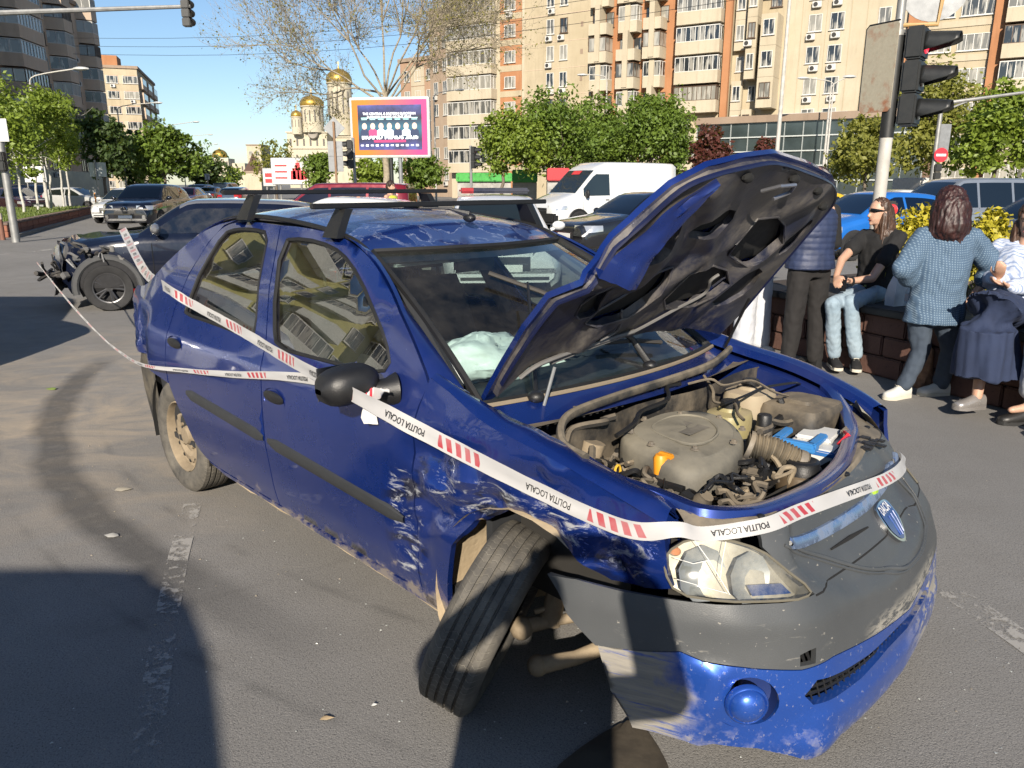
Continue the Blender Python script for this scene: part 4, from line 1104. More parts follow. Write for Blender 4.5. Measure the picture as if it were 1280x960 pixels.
# ---- tail: boot lid, rear face, bumper, lamps
bl = [[(3.92 + .26 * u, .64 * v * (1 - .02 * u), 1.085 - .015 * u + .02 * (1 - v * v)) for v in np.linspace(-1, 1, 9)] for u in np.linspace(0, 1, 4)]
bl += [[(4.18 + .03 * u + .04 * (1 - v * v), .62 * v, 1.06 - .45 * u) for v in np.linspace(-1, 1, 9)] for u in np.linspace(.06, 1, 5)]
MB().grid(bl).obj('boot_lid', PAINT, CAR, 50)
for s in (1, -1):
    MB().grid([[(4.175 + .02 * (1 - u), s * (.60 + .10 * u), z) for u in np.linspace(0, 1, 4)] for z in np.linspace(1.04, .70, 5)]).obj('tail_lamp', plain('red_lens', (0.35, 0.01, 0.012), 0.2, coat=1), CAR)
rb = []
for z, o in ((.71, -.03), (.69, 0), (.60, .025), (.45, .02), (.32, 0), (.24, -.04)):
    row = []
    for y, x in ((-.80, 3.74), (-.80, 3.95), (-.76, 4.12), (-.66, 4.20), (-.3, 4.24), (0, 4.25), (.3, 4.24), (.66, 4.20), (.745, 4.10), (.775, 3.95), (.80, 3.80), (.815, 3.72)):
        dn = 0
        if y > .6: dn = -.02 + .025 * N3((x, y, z), 6)
        row.append((x + o * (.5 if abs(y) > .7 else 1) + dn, y * (1 + o * .5) + dn, z))
    rb.append(row)
MB().grid([spl(r, 3) for r in rb]).obj('rear_bumper', dusty('rear_bumper_plastic', (0.02, 0.021, 0.024), (0.2, 0.17, 0.12), 0.35, .5, 6, .1), CAR, 50)
# ---- cabin
cb = MB()
cb.box((2.4, 0, .27), (2.7, 1.52, .03)); cb.box((3.75, 0, .62), (.04, 1.4, .7)); cb.box((1.06, 0, .62), (.03, 1.4, .6))
for s in (1, -1):
    cb.grid([[(x, s * (ycore(x, z) - .075), z) for x in np.linspace(1.2, 3.7, 12)] for z in (.27, .6, .80, .955)])
cb.obj('cabin_shell', CABIN, CAR)
for s in (1, -1):
    for pts, r_ in (([(2.40, s * .69, .95), (2.49, s * .61, 1.2), (2.58, s * .50, 1.42)], .04), ([(1.26, s * .66, .96), (1.58, s * .57, 1.15), (1.95, s * .50, 1.36)], .026), ([(3.34, s * .66, .98), (3.32, s * .57, 1.25), (3.26, s * .46, 1.40)], .04)):
        MB().tube(pts, r_, 8).obj('pillar_trim', CABIN, CAR)
ds = MB()
ds.grid([[(x, y, z) for y in np.linspace(-.69, .69, 9)] for x, z in ((1.10, .915), (1.28, .925), (1.42, .915), (1.50, .88), (1.53, .80), (1.50, .6))])
ds.bbox((1.48, -.36, .93), (.14, .36, .08), .03)
DS = ds.obj('dashboard', CABIN, CAR, 40)
MB().tube([(1.60 + .06 * math.cos(t), -.36 + .18 * math.sin(t), .90 + .17 * math.cos(t)) for t in np.linspace(0, 2 * math.pi, 22)], .014, 8, False).ball((1.58, -.36, .90), .06).obj('steering_wheel', BLACKP, CAR)
for y in (.36, -.36):
    b = MB()
    b.grid([[(2.02 + .50 * u, y + .25 * v * (1 - .08 * u), .50 + .06 * abs(v) ** 3 - .05 * math.sin(u * 3)) for v in np.linspace(-1, 1, 9)] for u in np.linspace(0, 1, 6)])
    b.bbox((2.26, y, .46), (.48, .50, .10), .04)
    Mx = Matrix.Translation((2.46, y, .52)) @ Matrix.Rotation(R(18), 4, 'Y')
    P = []
    for i in range(9):
        u = i / 8; w = .25 * (1 - .28 * u ** 3); d = .06
        P.append([(d * math.cos(t) * (1.0), w * math.sin(t) / max(1, abs(math.sin(t)) ** .3), .66 * u) for t in np.linspace(0, 2 * math.pi, 17)[:-1]])
    b.grid(P, 0, True, Mx); b.add([P[-1][k] for k in range(16)], [tuple(range(16))], 0, Mx)
    st = b.obj('seat', SEATCLOTH, CAR, 60)
    hb = MB(); hb.bbox((0, 0, .80), (.09, .27, .17), .04, Mx); hb.tube([(0, .06, .62), (0, .06, .76)], .008, 6, True, 0, Mx); hb.tube([(0, -.06, .62), (0, -.06, .76)], .008, 6, True, 0, Mx)
    hb.obj('headrest', SEATCLOTH, st, 60)
rs = MB(); rs.bbox((3.05, 0, .48), (.5, 1.3, .16), .05); rs.bbox((3.42, 0, .75), (.16, 1.3, .6), .05, Matrix.Translation((0, 0, 0)))
rs.obj('rear_bench', SEATCLOTH, CAR, 60)
MB().box((3.66, 0, 1.0), (.42, 1.34, .02)).obj('parcel_shelf', CABIN, CAR)
def rag(c, r, seed, n=44):
    """a limp, creased bag"""
    P = []
    for i in range(n // 2 + 1):
        th = math.pi * i / (n // 2); row = []
        for k in range(n):
            ph = 2 * math.pi * k / n; d = Vector((math.sin(th) * math.cos(ph), math.sin(th) * math.sin(ph), math.cos(th)))
            q = .85 + .32 * N3(d, 1.5, seed) - .26 * (1 - abs(N3(d, 2.6, seed + 5)) * 2.2) ** 3 * .5 - .10 * (1 - abs(N3(d, 5.5, seed + 9)) * 2) ** 3
            z = d.z * q; row.append((c[0] + r[0] * d.x * q, c[1] + r[1] * d.y * q, c[2] + r[2] * (z if z < .2 else .2 + (z - .2) * .8)))
        P.append(row)
    return P
# burst air bags lying on the dashboard
def blob(c, r, seed, amp=.22, n=20, flat=.0):
    P = []
    for i in range(n // 2 + 1):
        th = math.pi * i / (n // 2); row = []
        for k in range(n):
            ph = 2 * math.pi * k / n
            d = Vector((math.sin(th) * math.cos(ph), math.sin(th) * math.sin(ph), math.cos(th)))
            q = 1 + amp * N3(d, 1.6, seed) + amp * .5 * abs(N3(d, 4.5, seed + 3))
            row.append((c[0] + r[0] * d.x * q, c[1] + r[1] * d.y * q, c[2] + r[2] * d.z * q))
        P.append(row)
    return P
MB().grid(rag((1.48, .36, .985), (.20, .30, .13), 3), 0, True).obj('airbag', AIRBAG, CAR, 70, 'collapsed pale airbag on the passenger side')
MB().grid(rag((1.64, -.36, .84), (.10, .20, .17), 8), 0, True).obj('airbag', AIRBAG, CAR, 70, 'collapsed pale airbag over the steering wheel')
MB().bbox((1.86, .30, 1.335), (.10, .40, .02), .008, Matrix.Translation((0, 0, 0))).obj('sun_visor', plain('visor_vinyl', (0.34, 0.36, 0.34), .8), CAR)
MB().bbox((1.90, 0, 1.30), (.03, .24, .065), .012).obj('interior_mirror', BLACKP, CAR)
# ---- wipers, aerial
def wiper(piv, tip, a, b, nm):
    w = MB(); w.tube([piv, ((piv[0] + tip[0]) / 2, (piv[1] + tip[1]) / 2, max(piv[2], tip[2]) * .5 + min(piv[2], tip[2]) * .5 + .03), tip], [.016, .011, .008], 8, flat=.6)
    w.ball(piv, (.03, .03, .022)); o = w.obj(nm, BLACKP, CAR)
    MB().tube([a, tuple((a[k] + b[k]) / 2 + (.008 if k == 2 else 0) for k in range(3)), b], .009, 6).obj('wiper_blade', plain('wiper_rubber', (0.05, 0.045, 0.04), .7), o)
def W(u, v, off=.03): return wscreen(u, v, off)
wiper((1.0, -.10, .965), W(.22, -.02, .05), W(.10, -.35), W(.17, .10), 'wiper_arm')
wiper((1.02, .52, .955), W(.55, .30, .06), W(.70, .42), W(.34, -.02), 'wiper_arm')
MB().tube([(2.30, .30, 1.545), (2.0, .06, 1.54), (1.93, .0, 1.515)], [.004, .005, .018], 8).ball((1.93, .0, 1.50), (.035, .025, .02)).obj('aerial', BLACKP, CAR)
# ---- roof bars
for x, kk in ((2.90, 1), (2.11, 1)):
    y, z = edge_at(x)
    zb = z + .115
    b = MB(); b.bbox((0, 0, 0), (.035, 1.36, .022), .004, Matrix.Translation((x, 0, zb)))
    bar = b.obj('roof_bar', BLACKP, CAR)
    for s in (1, -1):
        P = []
        for t, w, o in ((0, .055, .015), (.3, .05, .0), (.7, .042, -.025), (1, .038, -.045)):
            zz = z - .012 + (zb - z) * t
            yy = s * (y + .012 + o)
            P.append([(x - w, yy - .018, zz), (x + w, yy - .018, zz), (x + w, yy + .018, zz), (x - w, yy + .018, zz)])
        m = MB().grid(P, 0, True); m.add(P[-1], [(0, 1, 2, 3)])
        m.obj('bar_foot', BLACKP, bar, 30)
# ---- mirrors
for s, d in ((1, d1), (-1, d1l)):
    P = []
    c = Vector((1.525, s * .935, .982))
    for i in range(13):
        u = -1 + 2 * i / 12; r = math.sqrt(max(0.02, 1 - abs(u) ** 3.2))
        P.append([(c.x + (.065 * math.cos(t) * r - (.02 if math.cos(t) < 0 else 0)) + .02 * u, c.y + s * .102 * u, c.z + .066 * math.copysign(abs(math.sin(t)) ** .75, math.sin(t)) * r - .012 * u) for t in np.linspace(0, 2 * math.pi, 17)[:-1]])
    m = MB().grid(P, 0, True).obj('wing_mirror', BLACKP, d, 60)
    MB().tube([(1.47, s * .86, .955), (1.44, s * .83, .955), (1.425, s * .795, .955)], [.035, .045, .062], 14).obj('mirror_foot', BLACKP, m)
    MB().box((1.575, s * .935, .982), (.004, .16, .115)).obj('mirror_glass', CHROME, m)
# ---- wheels
def tyre(mb, r=.312, w=.185, tread=True):
    pr = [(.195, -.07), (.215, -.085), (.25, -w / 2), (.285, -w / 2 + .002), (.302, -w / 2 + .014), (r - .002, -.070)]
    gr = []
    for z0 in (-.045, -.015, .015, .045):
        gr += [(r, z0 - .005), (r - .008, z0 - .004), (r - .008, z0 + .004), (r, z0 + .005)]
    pr = pr + gr + [(q[0], -q[1]) for q in pr[::-1]]
    mb.lathe(pr, 56); return mb
def steel_wheel(name, parent, M, label=None, rubber=RUBBER, rim=STEELTAN):
    w = link(name, None, parent, label)
    w.matrix_local = M
    tyre(MB()).obj('tyre', rubber, w, 35)
    o = MB().lathe([(.198, .075), (.192, .078), (.186, .066), (.180, .03), (.168, .018), (.150, .040), (.118, .046), (.095, .030), (.07, .036), (.055, .036), (.045, .058), (.0, .060)], 40)
    o.lathe([(.198, .075), (.19, -.06), (.10, -.07), (0, -.07)], 30)
    for k in range(4):
        a = math.pi / 4 + k * math.pi / 2; o.tube([(.075 * math.cos(a), .075 * math.sin(a), .03), (.075 * math.cos(a), .075 * math.sin(a), .05)], .011, 6)
    ro = o.obj('rim', rim, w, 35)
    hb = MB()
    for k in range(12):
        a = 2 * math.pi * k / 12
        hb.ball((.146 * math.cos(a), .146 * math.sin(a), .040), (.013, .013, .006), 8)
    hb.obj('vent_hole', DARK, ro)
    return w
def wheel_matrix(c, axis):
    z = Vector(axis).normalized(); q = z.to_track_quat('Z', 'Y')
    return Matrix.Translation(c) @ q.to_matrix().to_4x4()
steel_wheel('wheel', CAR, wheel_matrix((3.44, .715, .305), (0, 1, 0)), 'mud-tinted steel rear wheel')
steel_wheel('wheel', CAR, wheel_matrix((3.44, -.715, .305), (0, -1, 0)))
steel_wheel('wheel', CAR, wheel_matrix((.79, -.72, .285), (-.3, -1, 0)))
inv = Matrix.Translation((1.167, 2.129, 0)) @ Matrix.Rotation(R(134.64), 4, 'Z')
Mw = inv.inverted() @ wheel_matrix((-.075, 2.24, .287), (-.86, .30, .36))
steel_wheel('wheel', CAR, Mw, 'front wheel broken off its hub, leaning outward')
# ---- wheel houses, liner, suspension
wl = MB()
for s in (1, -1):
    for cx, cz in ((3.44, .32), (.80, .33)):
        if s > 0 and cx < 1: continue
        arc = [(cx + .37 * math.cos(a), cz + .37 * math.sin(a)) for a in np.linspace(-.25, math.pi + .25, 20)]
        wl.grid([[(x, s * y, z) for x, z in arc] for y in (.80, .45)])
        wl.grid([[(x, s * .45, z) for x, z in arc], [(cx, s * .45, cz)] * 20])
wl.obj('wheel_housing', DARK, CAR)
ln = MB(); P = []
for y in np.linspace(.42, .835, 5):
    row = []
    for a in np.linspace(-30, 118, 22):
        r = .40 + .010 * N3((math.cos(R(a)), y, math.sin(R(a))), 5)
        row.append((.79 + r * math.cos(R(a)), y - .01 * (a > 60), .31 + r * .97 * math.sin(R(a))))
    P.append(row)
ln.grid(P)
wall = [[(.79 + rr * math.cos(R(a)), .42, .31 + rr * .97 * math.sin(R(a))) for a in np.linspace(-30, 118, 22)] for rr in (.40, .2, .02)]
ln.grid(wall)
LN = ln.obj('wheel_arch_liner', TAN, CAR, 60, 'mud-coloured inner liner showing behind the broken wheel')
def P2(px, py, z):
    """the point of height z seen at that pixel of the photograph, in the car's own axes"""
    w = inv.inverted() @ gnd(px, py, z); return (w.x, w.y, w.z)
MB().tube([P2(688, 780, .22), (.84, .55, .55), (.80, .48, .84)], [.034, .036, .04], 12).obj('strut', STEELTAN, CAR)
MB().tube([(.835 + .072 * math.cos(t), .535 + .072 * math.sin(t), .50 + t * .0075) for t in np.linspace(0, 2 * math.pi * 5, 90)], .008, 6).obj('coil_spring', STEELTAN, CAR)
MB().tube([P2(672, 832, .13), P2(720, 822, .15), P2(775, 800, .19)], [.030, .024, .028], 10).ball(P2(672, 832, .13), .036).tube([P2(775, 800, .19), (.80, .2, .22)], .03, 8).obj('control_arm', STEELTAN, CAR, 50)
MB().tube([P2(650, 783, .22), P2(700, 775, .24), P2(770, 760, .26)], [.030, .017, .024], 10).ball(P2(652, 785, .22), .040).obj('drive_shaft', STEELTAN, CAR, 50)
MB().tube([P2(668, 765, .27), P2(745, 742, .31)], .009, 8).obj('track_rod', STEELTAN, CAR)
MB().grid([[(.62 + .30 * u, .46, .60 - .34 * v) for u in np.linspace(0, 1, 5)] for v in np.linspace(0, 1, 5)]).bbox((.60, .50, .52), (.10, .10, .18), .02).obj('inner_bracket', TAN, CAR)
for k in range(5): MB().lathe([(.012, 0), (.012, .01), (0, .012)], 6, wheel_matrix(P2(680 + 18 * k, 770 - 9 * k, .25), (.3, 1, .2))).obj('bolt', STEELTAN, CAR)
# ---------------------------------------------------------------- front of the saloon: bumper skin, lamps, bonnet, engine bay
PLAN = [(0, 0), (.2, .012), (.4, .035), (.52, .062), (.62, .13), (.70, .21), (.77, .32), (.82, .44), (.85, .58), (.865, .72)]
_pt = [0.0]
for _a, _b in zip(PLAN, PLAN[1:]): _pt.append(_pt[-1] + math.hypot(_b[0] - _a[0], _b[1] - _a[1]))
_PF = np.array(spl([(t, y, c) for t, (y, c) in zip(_pt, PLAN)], 8))
def bskin(t, z):
    a = abs(t); s = 1 if t >= 0 else -1
    y = float(np.interp(a, _PF[:, 0], _PF[:, 1])); c = float(np.interp(a, _PF[:, 0], _PF[:, 2]))
    x0 = float(np.interp(z, [.12, .16, .2, .33, .45, .55, .62, .66, .74, .80, .86], [-.01, -.035, -.05, -.055, -.045, -.02, .03, .07, .115, .165, .25]))
    sk = -.04 - .06 * min(1, max(0, (z - .45) / .3))
    ky = float(np.interp(z, [.2, .42, .6, .75, .85], [.97, 1, 1, .97, .95]))
    x = x0 + c + sk * y * s
    # hollow of the grille moulding, upper grey part
    d = 0.0
    if t > -.62:
        e = ((t - .06) / .46) ** 2 + ((z - .70) / .17) ** 2
        d = .024 * sm(1.03, .84, e)
    # smooth dents of the blow
    p = (t * 2.2, z * 3, 1)
    d += .010 * N3(p, 1.0) + (.014 * N3(p, 2.3, 4) * sm(.5, .8, t))
    # fold over the fog-lamp corner
    d -= .030 * max(0, 1 - abs(t - .83 + (z - .43) * .30) / .085) * sm(.46, .42, z) + .022 * max(0, 1 - abs(t - .56) / .16) * sm(.27, .16, z) + .014 * sm(.31, .27, z) * sm(.62, .5, t)
    flare = .035 * sm(.95, 1.25, t)
    return (x + d, (y * ky + flare) * s, z)
def brec(off):
    def f(t, z):
        p = bskin(t, z); n = -fnormal(bskin, t, z, .01); return tuple(Vector(p) + n * off)
    return f
def fpanel(mb, poly, fn, h, holes=(), rim=.02): return panel(mb, poly, fn, h, holes, rim, 0, True)
HL = chaikin([(.872, .710), (.80, .752), (.70, .752), (.612, .725), (.56, .680), (.50, .618), (.53, .606), (.64, .608), (.76, .612), (.880, .618), (.885, .665)], 1)
HLL = [(-t, z) for t, z in HL[::-1]]
grey = [(1.245, .598), (1.20, .50), (1.12, .43), (1.07, .437), (.98, .455), (.90, .470), (.841, .452), (.761, .446), (.66, .436), (.575, .427), (.462, .436), (.25, .414), (-.03, .39), (-.4, .41), (-.8, .43), (-1.1, .43),
        (-1.15, .598), (-.90, .600), (-.51, .606), (-.56, .665), (-.60, .72), (-.60, .772), (-.3, .785), (0, .783), (.317, .775), (.596, .765), (.604, .73), (.552, .672), (.492, .607), (.60, .602), (.75, .604), (.90, .603), (1.03, .600), (1.15, .606)]
hole = [(.578, .467), (.55, .476), (.528, .479), (.532, .437), (.58, .436)]
BUMP = link('front_bumper', None, CAR)
fpanel(MB(), grey, bskin, .020, [hole], .018).obj('bumper_moulding', GREYP, BUMP, 50, 'grey plastic upper bumper with scuffs')
blue = [(1.113, .433), (1.10, .30), (1.039, .192), (.912, .198), (.86, .185), (.814, .196), (.698, .194), (.60, .165), (.559, .147), (.46, .165), (.212, .150), (0, .15), (-.2, .15), (-.5, .16), (-.9, .2), (-1.05, .2), (-1.1, .427),
        (-.8, .427), (-.4, .407), (-.03, .387), (.25, .411), (.462, .433), (.575, .424), (.66, .433), (.761, .443), (.841, .449), (.90, .467), (.98, .452), (1.07, .434)]
fogc = [(.718 + .074 * math.cos(a), .343 + .072 * math.sin(a)) for a in np.linspace(0, 2 * math.pi, 24, endpoint=False)]
fogl = [(-t, z) for t, z in fogc[::-1]]
lowg = [(.572, .350), (.545, .318), (.45, .312), (.325, .312), (.16, .335), (-.1, .335), (-.3, .33), (-.3, .36), (-.1, .372), (.13, .372), (.281, .368), (.42, .375), (.529, .388)]
fpanel(MB(), blue, bskin, .020, [fogc, fogl, lowg], .03).obj('bumper_skin', BPAINT, BUMP, 50, 'scraped blue lower bumper')
fpanel(MB(), [(t * 1.0, z) for t, z in [(.66, .52), (.45, .52), (.45, .40), (.66, .40)]], brec(-.05), .03, (), 0).obj('bumper_core', DARK, BUMP)
# grille slats seen through the torn hole and the low opening
lg = MB()
lg.grid([[brec(-.045)(t, z) for t in np.linspace(-.32, .59, 30)] for z in (.30, .40)])
lg.obj('opening_back', DARK, BUMP)
for k in range(3):
    z0 = .328 + k * .018
    MB().tube([brec(-.022)(t, z0 + .012 * sm(.3, .55, t)) for t in np.linspace(-.29, .56, 26)], .0045, 5).obj('grille_slat', BLACKP, BUMP)
bars = MB()
for k in range(28):
    t = -.27 + k * .03
    bars.tube([brec(-.02)(t - .008, .318), brec(-.02)(t + .008, .385)], .003, 4)
bars.obj('grille_mesh', BLACKP, BUMP)
for k in range(3):
    MB().tube([brec(-.02)(.535 + k * .018, .436), brec(-.02)(.548 + k * .018, .478)], .004, 5).obj('grille_slat', BLACKP, BUMP)
# fog lamp blanks: blue domes in a round collar
for s in (1, -1):
    c = Vector(bskin(.738 * s, .345)); n = -fnormal(bskin, .72 * s, .345, .02)
    Mq = wheel_matrix(c + n * -.012, n)
    r = MB().lathe([(.056, .018), (.055, .030), (.050, .034), (.047, .030), (.042, .040), (.033, .048), (.018, .054), (0, .056)], 32, Mq).obj('fog_lamp_cover', BPAINT, BUMP, 50)
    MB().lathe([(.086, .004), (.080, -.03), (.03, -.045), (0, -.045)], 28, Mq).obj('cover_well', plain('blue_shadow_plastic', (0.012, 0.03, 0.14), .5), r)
MB().tube([brec(-.001)(t, .6035 - .0 * t) for t in np.linspace(.49, -1.1, 50)], .0032, 6).obj('panel_gap', DARK, BUMP)
# the relief line round the grille moulding
rl = [(.508, .726), (.46, .697), (.412, .672), (.35, .645), (.289, .617), (.19, .575), (.086, .545), (-.03, .522), (-.154, .513), (-.235, .522), (-.295, .548), (-.345, .60), (-.37, .66), (-.40, .72)]
for o_, w_ in ((.0, .0065), (.028, .0045)):
    MB().tube([brec(.001)(.06 + (t - .06) * (1 + o_ * 2.2), .70 + (z - .70) * (1 + o_ * 2.2)) for t, z in spl(rl, 5)], w_, 8, flat=.8).obj('moulding_ridge', GREYP, BUMP)
# bright grille strip, slot, shield
sp = spl([(.505, .722), (.43, .705), (.2, .693), (-.08, .687), (-.32, .690), (-.47, .715)], 6)
stp = MB()
stp.grid([[brec(o)(t, z + dz * (.35 if i in (0, len(sp) - 1) else 1)) for i, (t, z) in enumerate(sp)] for dz, o in ((-.017, .0), (-.014, .007), (.0, .010), (.014, .007), (.017, .0))])
def m_strip():
    g = G('dull_chrome_strip'); f = g.mr(g.noise(16, 6, .7), .45, .6)
    return g.bsdf(color=g.mix(f, (.30, .40, .60), (.16, .20, .28)), rough=g.mr(f, 0, 1, .22, .6), metal=g.mr(f, 0, 1, .9, .3))
stp.obj('grille_strip', m_strip(), BUMP, 40)
MB().tube([brec(.003)(.305, .652), brec(.003)(.185, .650), brec(.003)(.065, .644)], [.003, .0065, .003], 6).obj('grille_slot', DARK, BUMP)
MB().tube([brec(.010)(-.075, .702), brec(.010)(-.10, .699)], .012, 6).obj('sticker', plain('yellow_green_sticker', (.35, .55, .05), .6), BUMP)
shield = spl([(-.028, .655), (-.055, .666), (-.10, .668), (-.146, .655), (-.150, .625), (-.142, .596), (-.118, .572), (-.092, .562), (-.055, .575), (-.022, .605), (-.018, .63)], 4, True)
em = fpanel(MB(), shield, brec(.012), .02, (), .014).obj('badge', CHROME, BUMP, 40, 'blue shield badge with chrome rim')
cxs, czs = -.088, .617
sh2 = [(cxs + (t - cxs) * .84, czs + (z - czs) * .86) for t, z in shield]
fpanel(MB(), sh2, brec(.0135), .02, (), .0).obj('badge_field', plain('badge_blue', (.012, .035, .16), .3, coat=.8), em, 40)
def text_mesh(body, size, fn, name, mat, parent, bold=0.0):
    """lettering laid on the surface fn(x, y)"""
    cu = bpy.data.curves.new(name, 'FONT'); cu.body = body; cu.size = size; cu.align_x = 'CENTER'; cu.align_y = 'CENTER'; cu.resolution_u = 2; cu.offset = bold
    o = bpy.data.objects.new(name, cu); COL.objects.link(o)
    dg = bpy.context.evaluated_depsgraph_get(); me = bpy.data.meshes.new_from_object(o.evaluated_get(dg))
    bpy.data.objects.remove(o); bpy.data.curves.remove(cu)
    for v in me.vertices: v.co = fn(v.co.x, v.co.y)
    me.materials.clear(); me.materials.append(mat)
    return link(name, me, parent)
WHITE = plain('white_print', (.75, .76, .78), .6, var=.02)
text_mesh('DACIA', .030, lambda u, v: brec(.0148)(-.086 - u * .95, .648 + v), 'lettering', WHITE, em, .0005)
for k in range(3):
    MB().tube([brec(.0145)(-.125 + .025 * k, .632), brec(.0145)(-.115 + .018 * k, .578 + .004 * abs(k - 1))], .0022, 4).obj('badge_rib', plain('badge_rib', (.02, .07, .30), .35, coat=.5), em)
# ---- headlamps
for s, poly in ((1, HL), (-1, HLL)):
    lamp = link('headlamp', None, CAR, 'right headlamp with cracked clear lens' if s > 0 else 'far headlamp with chipped cream edge')
    bk = fpanel(MB(), poly, brec(-.055), .03, (), -.055).obj('reflector', plain('lamp_silver', (.42, .405, .36), .5, .6, var=.2, scale=14), lamp, 40)
    for (t, z, r, d) in ((.795, .668, .066, .0), (.655, .660, .062, .0)):
        c = Vector(brec(-.05)(t * s, z)); n = (-fnormal(bskin, t * s, z, .02) * .6 + Vector((-.8, 0, .1))).normalized()
        MB().lathe([(r * 1.15, .030), (r * .9, .016), (r * .5, .004), (0, .0)], 9, wheel_matrix(c, n)).obj('lamp_bowl', plain('bowl_blue_grey', (.46, .50, .54), .5, .5, var=.05), lamp, 50)
    c = Vector(brec(-.03)(.845 * s, .712)); MB().ball(c, (.016, .016, .012), 10).obj('indicator_bulb', plain('amber_lens', (.75, .22, .05), .3), lamp)
    fpanel(MB(), [(.66 * s, .622), (.66 * s, .646), (.56 * s, .646), (.545 * s, .622)][::s], brec(-.030), .02, (), 0).obj('reflector_step', plain('lamp_blue_trim', (.06, .12, .35), .25, .6), lamp)
    fpanel(MB(), poly, brec(.002), .025, (), .01).obj('lamp_lens', LENS, lamp, 60)
    MB().tube([brec(.004)(t * 1.0, z) for t, z in poly + poly[:1]], .0035, 6, False).obj('lamp_rim', plain('lamp_edge', (.16, .145, .11), .35), lamp)
    if s > 0:
        cr = MB()
        for a, b, c_ in (((.79, .755), (.755, .70), (.735, .625)), ((.70, .748), (.72, .70), (.735, .66)), ((.85, .70), (.80, .69), (.755, .70)), ((.86, .65), (.80, .64), (.74, .628))):
            cr.tube([brec(.004)(*a), brec(.004)(*b), brec(.004)(*c_)], .0012, 4)
        cr.obj('lens_crack', plain('crack_white', (.75, .74, .70), .5), lamp)
# ---- slam panel and the blue lip of the engine bay
LIP = spl([(.50, .708, .858), (.40, .66, .832), (.30, .645, .82), (.225, .56, .812), (.190, .45, .808), (.170, .243, .806), (.185, .06, .806), (.221, -.102, .806), (.27, -.26, .81), (.312, -.376, .815), (.40, -.53, .825), (.50, -.66, .845), (.56, -.70, .865)], 5)
def lipn(i):
    a = Vector(LIP[max(0, i - 1)]); b = Vector(LIP[min(len(LIP) - 1, i + 1)]); d = (b - a); d.z = 0; d.normalize(); return Vector((-d.y, d.x, 0))   # towards the bay or away, made consistent below
rows = [[], [], [], [], []]
for i, p in enumerate(LIP):
    n = lipn(i); p = Vector(p)
    if n.x < 0: n = -n
    for r, (o, dz) in zip(rows, ((.035, -.10), (.030, -.004), (.012, .004), (-.012, .0), (-.020, -.022))): r.append(p + n * o + Vector((0, 0, dz)))
MB().grid(rows).obj('bay_lip', PAINT, CAR, 40)
LS = LIP[7:-9]; tv = np.linspace(.80, -.80, len(LS)); top = []
for i, p in enumerate(LS):
    n = lipn(i + 7)
    if n.x < 0: n = -n
    a = Vector(p) - n * .018 + Vector((0, 0, -.018)); b = Vector(brec(-.004)(float(tv[i]), .768 - .016 * sm(.55, .75, abs(tv[i]))))
    top.append([a + (b - a) * k / 5 + Vector((0, 0, .012 * math.sin(math.pi * k / 5) + .006 * N3((i * .3, k * .5, 0), 1))) for k in range(6)])
slam = MB().grid(top).obj('slam_panel', dusty('slam_dust', (.04, .038, .036), (.26, .215, .155), .62, .7, 7, .3, .2), CAR, 50)
for (i, k, r) in ((8, 2, .012), (22, 3, .014), (38, 2, .012), (46, 3, .016), (52, 2, .012)):
    if i < len(top): MB().ball(top[i][k], (r, r, r * .5), 8).obj('clip', BLACKP, slam)
br = MB()
for q in range(12):
    p = top[30 + q // 3][2 + q % 3] + Vector((random.uniform(-.02, .02), random.uniform(-.02, .02), .004)); br.box(p, (.03, .02, .006), Matrix.Translation((0, 0, 0)))
br.obj('broken_clip', BLACKP, slam)
# cream edge of the far corner
MB().grid([[tuple(Vector(bskin(t, .765)).lerp(Vector((.33 + .30 * (abs(t) - .5), -.50 - .55 * (abs(t) - .5), .825)), u) + Vector((0, 0, .012 * math.sin(3.1 * u)))) for u in np.linspace(0, 1, 5)] for t in np.linspace(-.56, -.92, 10)]).obj('torn_lamp_frame', plain('cream_plastic', (.52, .46, .32), .5, bump=.2), CAR, 50)
BAYTAN = dusty('bay_dried_mud', (.15, .115, .075), (.36, .29, .195), .6, .8, 7, .3, .3)
# ---------------------------------------------------------------- bonnet
HX, HZ, HTH = 1.09, .95, R(49.3)
HU = Vector((-math.cos(HTH), 0, math.sin(HTH))); HN = Vector((-math.sin(HTH), 0, -math.cos(HTH)))      # HN: out of the underside
def hood(off):
    def f(s, y):
        b = -.016 * (1 - (y / .72) ** 2) + .012 * sm(.75, 1.0, s) * 2
        k = .03 * N3((s, y, 0), 2.2, 9) * sm(-.1, .5, y) + .05 * max(0, 1 - abs(s - .60) / .10) * sm(.25, .62, y)
        p = Vector((HX, y, HZ)) + HU * s + HN * (b + k + off)
        return tuple(p)
    return f
HOUT = [(-.04, .67), (.10, .69), (.37, .745), (.50, .735), (.63, .70), (.66, .66), (.77, .585), (.90, .535), (.97, .44), (1.005, .29), (1.02, .13), (.99, -.13), (.945, -.38), (.88, -.535), (.80, -.61), (.68, -.63), (.38, -.675), (.21, -.71), (.04, -.70), (.085, -.60), (.155, -.33), (.185, -.03), (.175, .2), (.20, .42), (.17, .60), (.02, .60)]
BON = link('bonnet', None, CAR, 'raised crumpled bonnet showing its dusty black underside')
panel(MB(), HOUT, hood(-.020), .035, (), -.018, flip=True).obj('bonnet_skin', PAINT, BON, 45)
